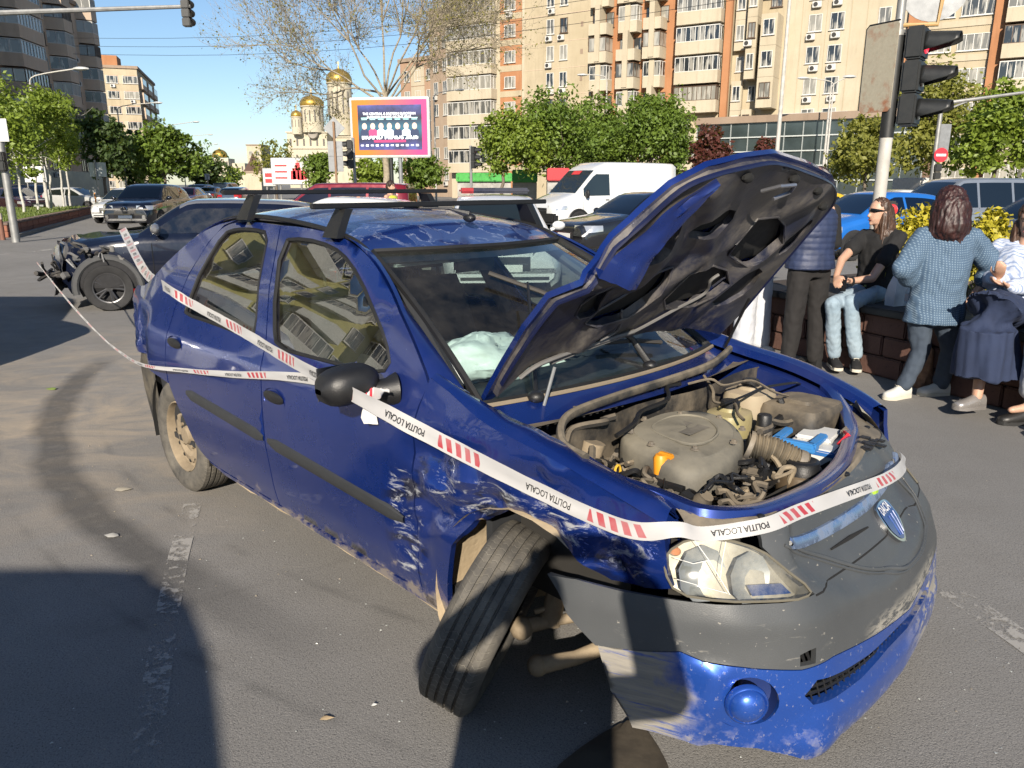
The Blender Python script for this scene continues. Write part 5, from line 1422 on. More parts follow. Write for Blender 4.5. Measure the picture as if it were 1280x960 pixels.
rec = [chaikin([((a - sum(q[0] for q in p) / len(p)) * 1.1 + sum(q[0] for q in p) / len(p), (b - sum(q[1] for q in p) / len(p)) * 1.1 + sum(q[1] for q in p) / len(p)) for a, b in p], 1) for p in (
    [(.58, .47), (.70, .46), (.79, .41), (.735, .33), (.64, .31)],
    [(.695, .25), (.78, .24), (.81, .10), (.745, .05), (.70, .13)],
    [(.62, -.06), (.80, -.12), (.69, -.41), (.52, -.38)],
    [(.335, .05), (.575, .03), (.475, -.29), (.36, -.22)],
    [(.335, .46), (.43, .42), (.575, .20), (.48, .17), (.365, .18)],
    [(.49, .585), (.565, .46), (.47, .48), (.39, .44), (.40, .56)],
    [(.335, -.30), (.44, -.36), (.50, -.50), (.36, -.56), (.28, -.45)],
    [(.66, -.47), (.74, -.50), (.73, -.555), (.60, -.57), (.56, -.52)])]
inner = [(.03, .655), (.11, .677), (.37, .728), (.50, .718), (.615, .675), (.70, .62), (.775, .565), (.89, .515), (.955, .425), (.986, .28), (1.0, .125), (.970, -.13), (.928, -.37), (.866, -.52), (.79, -.592), (.665, -.612), (.38, -.657), (.21, -.69), (.07, -.68), (.105, -.57), (.170, -.32), (.200, -.02), (.190, .2), (.212, .42), (.18, .59)]
def m_hoodin():
    g = G('dusty_blue_black_underside')
    s = g.xyz()
    f = g.mr(g.noise(4, 8, .70, dist=.6), .42, .66)
    c = g.mix(g.mr(g.noise(2.2, 3), .4, .6), (0.010, 0.014, 0.034), (0.014, 0.014, 0.016))
    e = g.mr(g.n('ShaderNodeNewGeometry').outputs['Pointiness'], .52, .60)
    f = g.mx(g.mul(f, .72), g.mul(e, .2))
    c = g.mix(f, c, (.185, .165, .14))
    return g.bsdf(color=c, rough=g.mr(f, 0, 1, .32, .8), normal=g.bump(g.noise(18, 5), .2, .012))
HI = m_hoodin()
RIBS = [((.20, .40), (.62, .03)), ((.62, .03), (.90, .36)), ((.62, .03), (.86, -.34)), ((.24, -.20), (.62, .03)), ((.24, -.20), (.50, -.33)), ((.50, -.33), (.74, -.44)), ((.20, .40), (.60, .30)), ((.60, .30), (.80, .45))]
def hood_in(s, y):
    h = 0.0
    for (a, b), (c, d) in RIBS:
        t = max(0, min(1, ((s - a) * (c - a) + (y - b) * (d - b)) / ((c - a) ** 2 + (d - b) ** 2))); q = (s - a - t * (c - a)) ** 2 + (y - b - t * (d - b)) ** 2
        h = max(h, .024 * math.exp(-q / .0028))
    return hood(.004 + h)(s, y)
ip = panel(MB(), inner, hood_in, .020, rec, .030, flip=False).obj('bonnet_inner_frame', HI, BON, 50)
flr = MB()
for q in rec: panel(flr, q, hood(-.015), .05, (), 0)
flr.obj('bonnet_recess', plain('recess_floor_black', (.010, .010, .010), .8, var=.4, scale=14), ip, 60)  # recess floors coloured near black, darker than the frame around them
# ribs raised round the recesses
for q in rec[2:6]:
    MB().tube([hood_in(*p) for p in q + q[:1]], .0045, 6, False).obj('frame_rib', HI, ip)
# rim between the frame and the skin edge
MB().tube([hood(.0)(s, y) for s, y in spl([(.10, .675), (.37, .725), (.50, .715), (.62, .675), (.77, .565), (.90, .515), (.955, .42), (.985, .28), (1.0, .125), (.968, -.13), (.925, -.37), (.862, -.52), (.79, -.59), (.67, -.61), (.38, -.655), (.21, -.685)], 4)], .009, 6, flat=.6).obj('hem', plain('blue_black_hem', (.008, .012, .05), .4), BON)
# the skin folded out along the right front edge
fo = []
for s, yo, yi, A_ in spl([(.650, .705, .565, .045), (.675, .685, .555, .05), (.71, .645, .54, .05), (.75, .604, .525, .045), (.79, .575, .51, .04), (.85, .555, .495, .032), (.91, .53, .475, .026), (.97, .46, .43, .01)], 4):
    fo.append([hood(.030 + A_ * min(1, k / 5.2) * (.2 if k == 8 else 1) + .010 * N3((s * 5, k * .35, 0), 2.5))(s - .02 * k / 8, yo + (yi - yo) * min(1, k / 7)) for k in range(9)])
fo.insert(0, [tuple(Vector(p) + HU * .012 - HN * .03) for p in fo[0]])
MB().grid(fo).obj('folded_edge', PAINT, BON, 60, 'bright blue bonnet edge folded over by the crash')
lt = MB(); lt.tube([hood(.02)(.905, .10), hood(.05)(.955, .10), hood(.055)(.965, .03), hood(.05)(.93, .0), hood(.05)(.90, .06)], .006, 6)
lt.obj('bonnet_striker', plain('striker_steel', (.45, .46, .5), .35, .8), BON)
for s, y in ((.90, -.30), (.82, -.48), (.955, .25), (.95, -.05), (.86, .44)): MB().ball(Vector(hood(.012)(s, y)), (.016, .026, .016), 10).obj('bonnet_buffer', DARK, BON)
cab = MB(); cab.tube([hood(.015)(s, y) for s, y in spl([(.175, .50), (.20, .30), (.235, .12), (.33, -.06), (.40, -.18), (.47, -.14), (.50, -.16)], 6)], .006, 6)
cab.tube([hood(.02)(s, y) for s, y in spl([(.24, .30), (.27, .24), (.33, .26), (.37, .30), (.39, .31)], 6)], .005, 6)
cab.tube([hood(.014)(s, y) for s, y in spl([(.13, .62), (.18, .58), (.20, .50), (.215, .30), (.24, .10)], 6)], .008, 6)
cab.obj('washer_hose', plain('hose_grey', (.16, .155, .15), .6), BON)
MB().tube([hood(.02)(.15, .47), (.99, .52, .91)], .006, 8).tube([(.99, .52, .91), (.985, .50, .845)], .004, 6).obj('gas_prop', plain('prop_grey', (.40, .41, .42), .35, .6), BON)
MB().tube([hood(.015)(.32, -.60), (1.0, -.655, .955)], .006, 8).obj('gas_prop', BLACKP, BON)
# ---------------------------------------------------------------- cowl
cw = MB()
rows = []
for k in range(7):
    u = k / 6
    row = []
    for j in range(25):
        v = -1 + j / 12
        a = Vector(wscreen(.0, v)) + Vector((-.012, 0, -.012)); b = Vector((.905 - .05 * (1 - v * v), .70 * v, .905))
        p = a + (b - a) * u; p.z -= .016 * math.sin(math.pi * u)
        row.append(p)
    rows.append(row)
cw.grid(rows)
COWL = cw.obj('cowl_panel', BAYDUST, CAR, 50)
MB().grid([[Vector(wscreen(-.004, v)) + Vector((-.018 - .055 * k, 0, .004 - .022 * k)) for v in np.linspace(-.97, .97, 25)] for k in range(3)]).obj('cowl_blue_edge', PAINT, COWL)
MB().tube([Vector(wscreen(.0, v)) + Vector((-.010, 0, .006)) for v in np.linspace(-.98, .98, 25)], .008, 6).obj('cowl_trim', plain('faded_tan_rubber', (.26, .21, .15), .8), COWL)
vm = MB()
for i in range(9):
    for j in range(13):
        u = .38 + .52 * i / 8; v = .34 + .54 * j / 12
        k = min(5, int(u * 6)); jj = (v + 1) * 12
        a = Vector(wscreen(.0, v)); b = Vector((.905 - .05 * (1 - v * v), .70 * v, .905)); p = a + (b - a) * u; p.z += -.016 * math.sin(math.pi * u) - .008
        vm.ball((p.x, p.y, p.z), (.0065, .0065, .004), 6)
vm.obj('vent_perforation', DARK, COWL, kind='stuff')
MB().lathe([(.05, .0), (.05, .012), (.04, .016), (.032, .004), (0, .002)], 24, Matrix.Translation((.965, .40, .905))).obj('cowl_plug', BAYDUST, COWL)
MB().tube(spl([(.62, .735, .895), (.74, .70, .905), (.85, .55, .93), (.855, .3, .945), (.85, .0, .95), (.87, -.3, .95), (.93, -.52, .95), (.98, -.66, .95)], 8), .017, 8, flat=.8).obj('bay_seal', dusty('bay_seal_rubber', (.03, .03, .03), (.3, .25, .18), .45), CAR)
bw = MB()
bw.grid([[(.83 + .02 * math.sin(y * 9), y, z) for y in np.linspace(-.66, .66, 15)] for z in (.895, .80, .62, .40)])
bw.obj('bulkhead', BAYDUST, CAR)
# ---------------------------------------------------------------- engine bay
tub = MB(); tub.box((.55, 0, .36), (.8, 1.3, .02))
for s in (1, -1): tub.grid([[(x, s * .66, z) for x in np.linspace(.50, .95, 6)] for z in (.36, .6, .80)])
tub.grid([[(.30 + .5 * max(0, abs(y) - .42) , y, z) for y in np.linspace(-.62, .62, 15)] for z in (.3, .55, .74)])
tub.obj('bay_tub', plain('bay_dark', (.02, .018, .015), .9), CAR)
BAY = link('engine', None, CAR)
# the broad plastic cover
cov = chaikin([(.79, .37), (.82, .22), (.83, .05), (.77, -.06), (.66, -.07), (.56, .0), (.47, .10), (.415, .24), (.40, .40), (.45, .49), (.57, .48), (.70, .44)], 2)
cc = (.62, .22)
mb = MB(); rows = []
for sc_, z in ((1.0, .75), (1.0, .80), (.985, .825), (.94, .84), (.82, .848), (.80, .856), (.55, .862), (.25, .866), (.02, .867)):
    rows.append([(cc[0] + (x - cc[0]) * sc_, cc[1] + (y - cc[1]) * sc_, z + .012 * N3((x, y, z), 3)) for x, y in cov])
mb.grid(rows, 0, True)
ec = mb.obj('engine_cover', COVER, BAY, 50, 'broad dusty plastic engine cover')
MB().tube([(cc[0] + (x - cc[0]) * .55, cc[1] + (y - cc[1]) * .50, .866) for x, y in cov + cov[:1]], .005, 6, False).obj('cover_ridge', COVER, ec)
MB().tube([(.45, .49, .78), (.52, .495, .78), (.58, .49, .78)], .012, 6).obj('cover_latch', BLACKP, ec)
# ribbed intake hose and its black end
a = Vector(P2(935, 556, .83)); b = Vector(P2(1003, 582, .775)); pts = []; rr = []
for k in range(61):
    u = k / 60; p = a.lerp(b, u); p.z += .014 * math.sin(math.pi * u); pts.append(p); rr.append(.040 + .005 * math.cos(u * 2 * math.pi * 17))
MB().tube(pts, rr, 20).obj('intake_hose', dusty('hose_dusty', (.06, .055, .045), (.30, .24, .16), .5), BAY, 60)
c = P2(1003, 580, .79)
MB().lathe([(.058, -.05), (.060, -.012), (.052, .0), (.052, .012), (.042, .016), (.03, .012), (0, .012)], 26, Matrix.Translation(c)).obj('filler_cap', BLACKP, BAY, 40)
MB().lathe([(.06, -.22), (.075, -.10), (.078, -.055), (.07, -.03), (.055, -.025)], 24, Matrix.Translation(c)).obj('filler_neck', dusty('brown_plastic', (.10, .07, .04), (.3, .23, .15), .4), BAY, 40)
# battery: white case with blue lid edge and blue carrier
bc = Vector(P2(1025, 545, .78)); Mb = Matrix.Translation(bc) @ Matrix.Rotation(R(8), 4, 'Z')
bt = MB().bbox((0, 0, -.10), (.17, .24, .18), .008, Mb).obj('battery', plain('battery_white', (.72, .72, .70), .4), BAY, 30, 'white and blue battery with red clamp')
MB().bbox((0, 0, -.025), (.176, .246, .020), .004, Mb).bbox((0, 0, -.15), (.176, .246, .03), .004, Mb).obj('battery_band', plain('battery_blue', (.03, .15, .45), .4), bt)
MB().bbox((.01, -.02, .0), (.12, .15, .018), .006, Mb).obj('battery_lid', plain('battery_white', (.7, .7, .7), .4), bt)
MB().bbox((.02, .155, .0), (.11, .055, .02), .004, Mb).bbox((.10, .10, .012), (.03, .14, .02), .004, Mb).bbox((-.02, .10, .012), (.03, .14, .02), .004, Mb).bbox((.04, .17, .012), (.14, .03, .02), .004, Mb).obj('battery_clamp', plain('clamp_blue', (.05, .25, .60), .45), bt)
rc = MB()
for k in range(5): rc.tube([Mb @ Vector((-.085 - .01 * k, .09 - .012 * k, .012)), Mb @ Vector((-.10, .04, .035)), Mb @ Vector((-.08 + .004 * k, -.02 - .006 * k, .02))], .006, 6)
rc.obj('red_cable', plain('cable_red', (.60, .03, .04), .5), bt)
MB().bbox((-.075, -.05, .02), (.03, .06, .025), .006, Mb).obj('terminal', BAYMETAL, bt)
# bottles and boxes at the back of the bay
def bottle(px, py, z, r, h, mat, nm, cap=None, sq=1.0):
    c = P2(px, py, z); P = []
    for q, dz in ((.86, -h), (1, -h * .9), (1, -.03), (.93, -.008), (.5, .0), (.46, .012), (.0, .012)):
        P.append([(c[0] + r * q * math.copysign(abs(math.cos(t)) ** sq, math.cos(t)), c[1] + r * 1.15 * q * math.copysign(abs(math.sin(t)) ** sq, math.sin(t)), c[2] + dz) for t in np.linspace(0, 2 * math.pi, 25)[:-1]])
    o = MB().grid(P, 0, True).obj(nm, mat, BAY, 50)
    if cap: MB().lathe([(cap, -.01), (cap, .030), (cap * .85, .036), (0, .036)], 20, Matrix.Translation((c[0], c[1], c[2]))).obj('bottle_cap', BLACKP, o, 40)
    return o
YEL = dusty('yellowed_bottle', (.34, .30, .14), (.40, .32, .20), .45, .4)
bottle(912, 512, .845, .075, .20, YEL, 'coolant_bottle', .036, .7)
bottle(938, 485, .88, .085, .22, dusty('tan_bottle', (.30, .26, .17), (.42, .34, .24), .6, .5), 'washer_bottle', .034, .6)
bottle(1003, 500, .855, .12, .18, BAYDUST, 'air_box', None, .35)
bottle(955, 530, .82, .03, .12, BAYMETAL, 'fluid_reservoir', .026)
# bright bits: dipstick rings, oil cap
oc = P2(826, 572, .845)
MB().lathe([(.020, -.05), (.022, .0), (.016, .010), (0, .012)], 16, Matrix.Translation(oc)).bbox((oc[0] - .012, oc[1] - .01, oc[2] + .008), (.05, .018, .016), .004).obj('oil_cap', plain('orange_plastic', (.75, .30, .02), .45), BAY)
dp = Vector(P2(772, 590, .80))
MB().tube([dp + Vector((0, .014 * math.cos(t), .022 * math.sin(t))) for t in np.linspace(0, 2 * math.pi, 13)], .004, 6, False).tube([dp + Vector((0, 0, -.022)), dp + Vector((.02, 0, -.16))], .004, 5).obj('dipstick', plain('yellow_plastic', (.70, .42, .04), .45), BAY)
# castings, boxes and pipes under the dust
random.seed(21)
for px, py, z, d, nm in ((760, 590, .72, (.12, .10, .22), 'engine_block'), (800, 610, .70, (.16, .12, .16), 'engine_block'), (860, 600, .70, (.2, .16, .18), 'cylinder_head'), (900, 615, .66, (.16, .14, .2), 'alternator_housing'),
                         (735, 575, .76, (.09, .10, .2), 'mount'), (965, 600, .66, (.18, .2, .2), 'radiator_tank'), (880, 575, .76, (.10, .12, .08), 'throttle_body'), (965, 520, .76, (.14, .12, .16), 'gearbox'), (990, 548, .70, (.12, .1, .2), 'battery_tray')):
    c = P2(px, py, z)
    Mr = Matrix.Translation(c) @ Matrix.Rotation(random.uniform(-.5, .5), 4, 'Z') @ Matrix.Rotation(random.uniform(-.15, .15), 4, 'X')
    MB().bbox((0, 0, -d[2] / 2), d, .018, Mr).bbox((d[0] * .2, -d[1] * .1, .01), (d[0] * .5, d[1] * .6, .05), .01, Mr).lathe([(.025, 0), (.025, .03), (.015, .04), (0, .04)], 12, Mr @ Matrix.Translation((-d[0] * .2, d[1] * .2, 0))).obj(nm, BAYTAN if random.random() < .4 else (BAYMETAL if random.random() < .5 else BAYDUST), BAY, 35)
for k in range(34):
    px = random.uniform(740, 1010); py = random.uniform(575, 628) - max(0, px - 900) * .25
    c = Vector(P2(px, py, random.uniform(.68, .77))); r = random.uniform(.008, .030)
    MB().lathe([(r, -.06), (r, .0), (r * .8, .012), (r * .8, .02), (0, .02)], 12, Matrix.Translation(c) @ Matrix.Rotation(random.uniform(-1, 1), 4, 'X') @ Matrix.Rotation(random.uniform(-1, 1), 4, 'Y')).obj('fitting', random.choice([BAYTAN, BAYMETAL, BAYDUST, BLACKP]), BAY, 40)
def cable(a, b, sag, r, mat, nm='cable', wob=.03):
    a = Vector(P2(*a)); b = Vector(P2(*b)); pts = []
    for k in range(6):
        u = k / 5; p = a.lerp(b, u); p.z += -sag * math.sin(math.pi * u); 
        if 0 < k < 5: p += Vector((random.uniform(-wob, wob), random.uniform(-wob, wob), random.uniform(-wob, wob) * .5))
        pts.append(p)
    MB().tube(spl(pts, 5), r, 6).obj(nm, mat, BAY)
for k in range(60):
    px = random.uniform(735, 975); py = random.uniform(568, 622)
    cable((px, py, random.uniform(.74, .82)), (px + random.uniform(-60, 80), min(628, py + random.uniform(-14, 22)), random.uniform(.70, .80)), random.uniform(-.05, .03), random.uniform(.0025, .010), random.choice([BLACKP, BAYDUST, BAYTAN, BAYDUST, BLACKP]))
for a, b, s_, r in (((770, 545, .88), (850, 480, .92), -.02, .008), ((700, 560, .86), (770, 520, .9), -.01, .012), ((860, 480, .93), (985, 495, .88), -.03, .005), ((880, 470, .93), (930, 525, .86), .02, .006), ((905, 505, .9), (1000, 480, .86), -.02, .005), ((950, 540, .82), (1000, 520, .8), .0, .012), ((975, 500, .86), (960, 560, .76), .03, .014), ((725, 600, .80), (740, 560, .86), 0, .012)):
    cable(a, b, s_, r, random.choice([BLACKP, BAYDUST, BAYDUST]), 'hose')
# connectors, clips and bolts
rq = random.Random(8)
for k in range(54):
    px = rq.uniform(742, 975); c = Vector(P2(px, rq.uniform(566, 624) - max(0, px - 880) * .22, rq.uniform(.73, .80))); M_ = Matrix.Translation(c) @ Matrix.Rotation(rq.choice((0, .3, 1.57, 1.2)) + rq.uniform(-.15, .15), 4, 'Z') @ Matrix.Rotation(rq.choice((0, 0, 1.2)), 4, 'X')
    a, b_, c_ = rq.uniform(.018, .055), rq.uniform(.014, .035), rq.uniform(.012, .04)
    MB().bbox((0, 0, 0), (a, b_, c_), .003, M_).bbox((a * .5, 0, 0), (a * .5, b_ * .7, c_ * .6), .002, M_).bbox((0, 0, c_ * .5), (a * .3, b_ * .4, .008), .002, M_).obj('connector', rq.choice((BLACKP, BLACKP, BAYDUST, BAYMETAL, dusty('connector_grey', (.12, .12, .12), (.28, .23, .17), .35), BLACKP)), BAY, 30)
bo_ = []
for k in range(26):
    if k < 8: t = k / 8 * 6.283; p = (.62 + .17 * math.cos(t), .22 + .20 * math.sin(t), .858)
    else: p = P2(rq.uniform(745, 960), rq.uniform(575, 620), rq.uniform(.74, .79))
    MB().lathe([(.013, 0), (.013, .004), (.008, .004), (.008, .012), (0, .012)], 6, Matrix.Translation(p) @ Matrix.Rotation(0 if k < 8 else rq.uniform(-.6, .6), 4, 'X')).obj('bolt', BAYMETAL, BAY, 20)
for k in range(3): MB().lathe([(.047, -.008), (.049, 0), (.047, .008)], 20, wheel_matrix(tuple(a.lerp(b, (.03, .5, .97)[k])) if False else tuple(Vector(P2(935, 556, .83)).lerp(Vector(P2(1003, 582, .775)), (.02, .97, .93)[k])), Vector(P2(1003, 582, .775)) - Vector(P2(935, 556, .83)))).obj('hose_clamp', BAYMETAL, BAY, 30)
MB().grid([[(cc[0] - .05 + .10 * u, cc[1] - .06 + .12 * v, .870) for u in (0, 1)] for v in (0, 1)]).obj('cover_plate', dusty('cover_plate_grey', (.05, .05, .05), (.27, .24, .19), .5), ec, 0)
for k in range(9): MB().tube([(.90 - .004 * k, -.30 + .045 * k, .915), (.885, -.30 + .045 * k, .925)], .008, 5).obj('cowl_clip', BLACKP, COWL)
# ---------------------------------------------------------------- other vehicles: x rearwards from the bumper, y to the right side
CARGLASS = glass('dark_car_glass', (.16, .19, .19), 1.6)
def carpaint(name, col, metal=.3, coat=1.0):
    return plain(name, col, .2, metal, coat, var=.06, scale=2)
TYRE2 = plain('plain_tyre', (.016, .016, .017), .8, var=.3)
ALLOY = plain('alloy_grey', (.35, .35, .36), .35, .7)
ALLOYD = plain('alloy_dark', (.10, .10, .105), .4, .6)
HEADL = plain('headlamp_clear', (.62, .64, .66), .12, .6, 1.0)
TAILR = plain('tail_lamp_red', (.40, .012, .015), .2, 0, 1.0)
PLATE = plain('plate_white', (.70, .70, .68), .5, var=.03)
TRIM = plain('car_trim_black', (.014, .014, .015), .5)
SEATD = plain('far_cabin_dark', (.02, .02, .022), .9)
SPEC = {
 'saloon': dict(L=4.5, W=1.78, H=1.46, wb=2.65, fo=.90, top=[(0, .62), (.05, .74), (.35, .83), (1.25, .95), (1.30, .97), (2.05, 1.40), (2.5, 1.46), (3.1, 1.43), (3.85, 1.07), (4.4, 1.02), (4.5, .9)], belt=[(0, .55), (.3, .76), (1.3, .90), (3.9, .98), (4.5, .85)], cowl=1.28, head=2.06, rtop=3.15, rbot=3.82, sw=(1.55, 3.55), pill=(2.50,)),
 'hatch': dict(L=4.1, W=1.76, H=1.48, wb=2.55, fo=.82, top=[(0, .62), (.05, .75), (.3, .85), (1.05, .98), (1.1, 1.0), (1.9, 1.42), (2.3, 1.48), (3.3, 1.42), (3.75, 1.22), (4.0, .95), (4.1, .8)], belt=[(0, .55), (.3, .77), (1.1, .93), (3.8, 1.0), (4.1, .75)], cowl=1.08, head=1.92, rtop=3.42, rbot=3.9, sw=(1.35, 3.4), pill=(2.35,)),
 'mini': dict(L=4.0, W=1.76, H=1.44, wb=2.55, fo=.78, top=[(0, .64), (.05, .80), (.3, .92), (1.15, 1.0), (1.2, 1.02), (1.75, 1.38), (2.1, 1.44), (3.3, 1.40), (3.7, 1.25), (3.9, .95), (4.0, .8)], belt=[(0, .58), (.3, .84), (1.2, .97), (3.8, 1.0), (4.0, .75)], cowl=1.2, head=1.76, rtop=3.4, rbot=3.85, sw=(1.36, 3.45), pill=(2.55,)),
 'suv': dict(L=4.65, W=1.9, H=1.66, wb=2.75, fo=.9, top=[(0, .70), (.06, .92), (.4, 1.03), (1.2, 1.12), (1.25, 1.14), (2.0, 1.58), (2.5, 1.66), (3.7, 1.60), (4.3, 1.35), (4.55, 1.05), (4.65, .9)], belt=[(0, .65), (.3, .92), (1.2, 1.04), (4.3, 1.12), (4.65, .8)], cowl=1.23, head=2.02, rtop=3.85, rbot=4.45, sw=(1.5, 3.95), pill=(2.55, 3.4)),
 'mpv': dict(L=4.4, W=1.85, H=1.80, wb=2.75, fo=.85, top=[(0, .66), (.06, .9), (.4, 1.0), (.95, 1.1), (1.0, 1.12), (1.75, 1.70), (2.2, 1.80), (4.1, 1.78), (4.32, 1.6), (4.38, 1.05), (4.4, .9)], belt=[(0, .6), (.3, .88), (1.0, 1.02), (4.3, 1.06), (4.4, .8)], cowl=.98, head=1.78, rtop=4.12, rbot=4.36, sw=(1.25, 4.1), pill=(2.3, 3.3)),
 'van': dict(L=5.6, W=2.05, H=2.42, wb=3.45, fo=.95, top=[(0, .70), (.06, 1.0), (.5, 1.20), (.85, 1.32), (.9, 1.34), (1.75, 2.15), (2.15, 2.36), (2.6, 2.42), (5.4, 2.40), (5.55, 2.3), (5.6, 2.2)], belt=[(0, .62), (.3, .95), (.9, 1.22), (5.6, 1.28)], cowl=.88, head=1.76, rtop=5.5, rbot=5.58, sw=(1.15, 2.35), pill=(), panelvan=True)}
def make_car(name, label, spec, paint, loc, heading, group=None, cat='car', roofmat=None, deform=None, clad=None, alloy=ALLOY, detail=True, plate=None, wheels=True, glassm=None):
    S = SPEC[spec]; L, W, H = S['L'], S['W'], S['H']
    TX, TZ = zip(*S['top']); BX, BZ = zip(*S['belt'])
    glassm = glassm or CARGLASS
    r = root(name, label, cat, loc, math.atan2(-heading[1], -heading[0]), group)
    tp = np.array(spl(S['top'], 4)); tp = tp[np.argsort(tp[:, 0])]
    top = lambda x: float(np.interp(x, tp[:, 0], tp[:, 1]))
    belt = lambda x: min(float(np.interp(x, BX, BZ)), top(x) - .05)
    def hw(x):
        a = min(x, L - x); w = W / 2
        return w * (1 - .16 * max(0, 1 - a / .55) ** 2.2 - .03 * max(0, 1 - a / 1.4))
    def wt(x):
        g = min(1, max(0, (top(x) - belt(x) - .05) / (H - 1.0))); return hw(x) * (.90 - (.10 if S.get('panelvan') else .20) * g)
    zc = .22
    def sec(x):
        w = hw(x); zb = belt(x); zt = top(x); u = wt(x)
        lo = zc + (.08 if x < .1 or x > L - .1 else 0)
        half = [(w * .86, lo), (w * .96, lo + .06), (w * .995, lo + .2), (w, (lo + zb) / 2), (w * .99, zb - .10), (w * .965, zb - .02), (w * .945, zb)]
        half += [(w * .945 + (u - w * .945) * t, zb + (zt - .045 - zb) * t) for t in (.33, .66, 1)]
        half += [(u * .93, zt - .012), (u * .6, zt + .004), (0, zt + .012)]
        return half
    def sidey(x, z):
        h = sec(x); return float(np.interp(z, [p[1] for p in h[:10]], [p[0] for p in h[:10]]))
    D = deform or (lambda p: p)
    X = sorted(set([0, .02, .06, .12, .2, .32] + list(np.linspace(.45, L - .45, 30)) + [L - .32, L - .2, L - .12, L - .06, L - .02, L] + [x for x, _ in S['top'] if 0 < x < L]))
    rows = []
    for x in X:
        h = sec(x); rows.append([D((x, y, z)) for y, z in h] + [D((x, -y, z)) for y, z in h[-2::-1]])
    mb = MB().grid(rows); n = len(rows[0])
    mb.add(rows[0], [tuple(range(n))]); mb.add(rows[-1], [tuple(range(n))[::-1]])
    roof_m = 0
    o = mb.obj('body', [paint, roofmat or paint], r, 38)
    if roofmat:
        for p in o.data.polygons:
            if p.center.z > S['H'] - .11 and p.center.x > S['head'] - .06: p.material_index = 1
    # glass
    def sheet(x0, x1, k, off, nm, nx=8, hold=.9):
        g = []
        for i in range(nx + 1):
            x = x0 + (x1 - x0) * i / nx; sl = (top(x + .02) - top(x - .02)) / .04; nl = math.hypot(1, sl)
            g.append([D((x - off * sl / nl, wt(x) * hold * v, top(x) + off / nl + .010 * (1 - v * v) + .002)) for v in np.linspace(-1, 1, 9)])
        return MB().grid(g).obj(nm, glassm, r)
    sheet(S['cowl'] + .03, S['head'] - .04, 8, .006, 'windscreen')
    if not S.get('panelvan'): sheet(S['rtop'] + .03, S['rbot'] - .03, 6, .006, 'rear_window', 6, .86)
    for s in (1, -1):
        x0, x1 = S['sw']; cuts = [x0] + list(S['pill']) + [x1]
        for a, b in zip(cuts, cuts[1:]):
            a += .035; b -= .035; g = []
            for i in range(9):
                x = a + (b - a) * i / 8; z0 = belt(x) + .03; z1 = max(z0 + .02, top(x) - .115)
                if S.get('panelvan'): z1 = min(z1, 2.0)
                g.append([D((x, s * (sidey(x, z0 + (z1 - z0) * k / 4) + .004), z0 + (z1 - z0) * k / 4)) for k in range(5)])
            MB().grid(g).obj('side_window', glassm, r)
        if detail:
            for x in cuts + [L - .95 if S.get('panelvan') else cuts[-1]]:
                MB().tube([D((x, s * (sidey(x, z) + .001), z)) for z in np.linspace(.34, belt(x) + .02, 6)], .006, 4).obj('door_seam', TRIM, r)
            for x in cuts[1:]:
                MB().bbox((x - .18, s * (sidey(x - .18, belt(x) - .12) + .012), belt(x) - .12), (.17, .03, .03), .01).obj('door_handle', TRIM if S.get('panelvan') else paint, r)
            xm = x0 + .08; MB().ball(D((xm, s * (hw(xm) + .09), belt(xm) + .10)), (.07, .11, .075 if not S.get('panelvan') else .16), 10).tube([D((xm, s * hw(xm) * .96, belt(xm) + .03)), D((xm, s * (hw(xm) + .05), belt(xm) + .07))], .03, 6).obj('wing_mirror', roofmat or (TRIM if S.get('panelvan') else paint), r)
        # lamps
        def lamp(x0, x1, z0, z1, mat, nm, endx):
            g = []
            for i in range(6):
                t = i / 5; x = x0 + (x1 - x0) * t
                g.append([D((x - (.006 if endx == 0 else -.006), s * (sidey(x, z) * (1 if i else .62) + .006), z)) for z in np.linspace(z0 + (z1 - z0) * .25 * t, z1, 4)])
            MB().grid(g).obj(nm, mat, r)
        zb = belt(.3)
        if not deform: lamp(.015, .48, zb - .19, zb - .02, HEADL, 'headlamp', 0)
        lamp(L - .012, L - .30, belt(L - .3) - .26, belt(L - .3) - .02, TAILR, 'tail_lamp', 1)
    # front and rear trim
    if not deform:
        zb = belt(.3)
        MB().grid([[(-.008 - .0 * abs(v), hw(0) * .50 * v, z) for v in np.linspace(-1, 1, 5)] for z in (zb - .30, zb - .10)]).obj('grille', TRIM, r, 0)
        MB().bbox((-.012, 0, zb - .20), (.02, hw(0) * .9, .02), .006).obj('grille_bar', CHROME, r)
        MB().bbox((.02, 0, .36), (.08, hw(.1) * 1.7, .10), .03).obj('lower_grille', TRIM, r)
        MB().bbox((-.02, 0, .50), (.014, .50, .105), .004).obj('number_plate', PLATE, r)
    MB().bbox((L + .012, 0, .62 if spec != 'van' else .75), (.014, .50, .105), .004).obj('number_plate', PLATE, r)
    for s in (1, -1): MB().grid([[D((x, s * (sidey(x, z) + .006), z)) for x in np.linspace(.5, L - .5, 12)] for z in (.235, .33)]).obj('sill_trim', clad or TRIM, r, 0)
    # wheels
    fx, rx = S['fo'], S['fo'] + S['wb']; wr = .31 if spec in ('saloon', 'hatch', 'mini') else .35
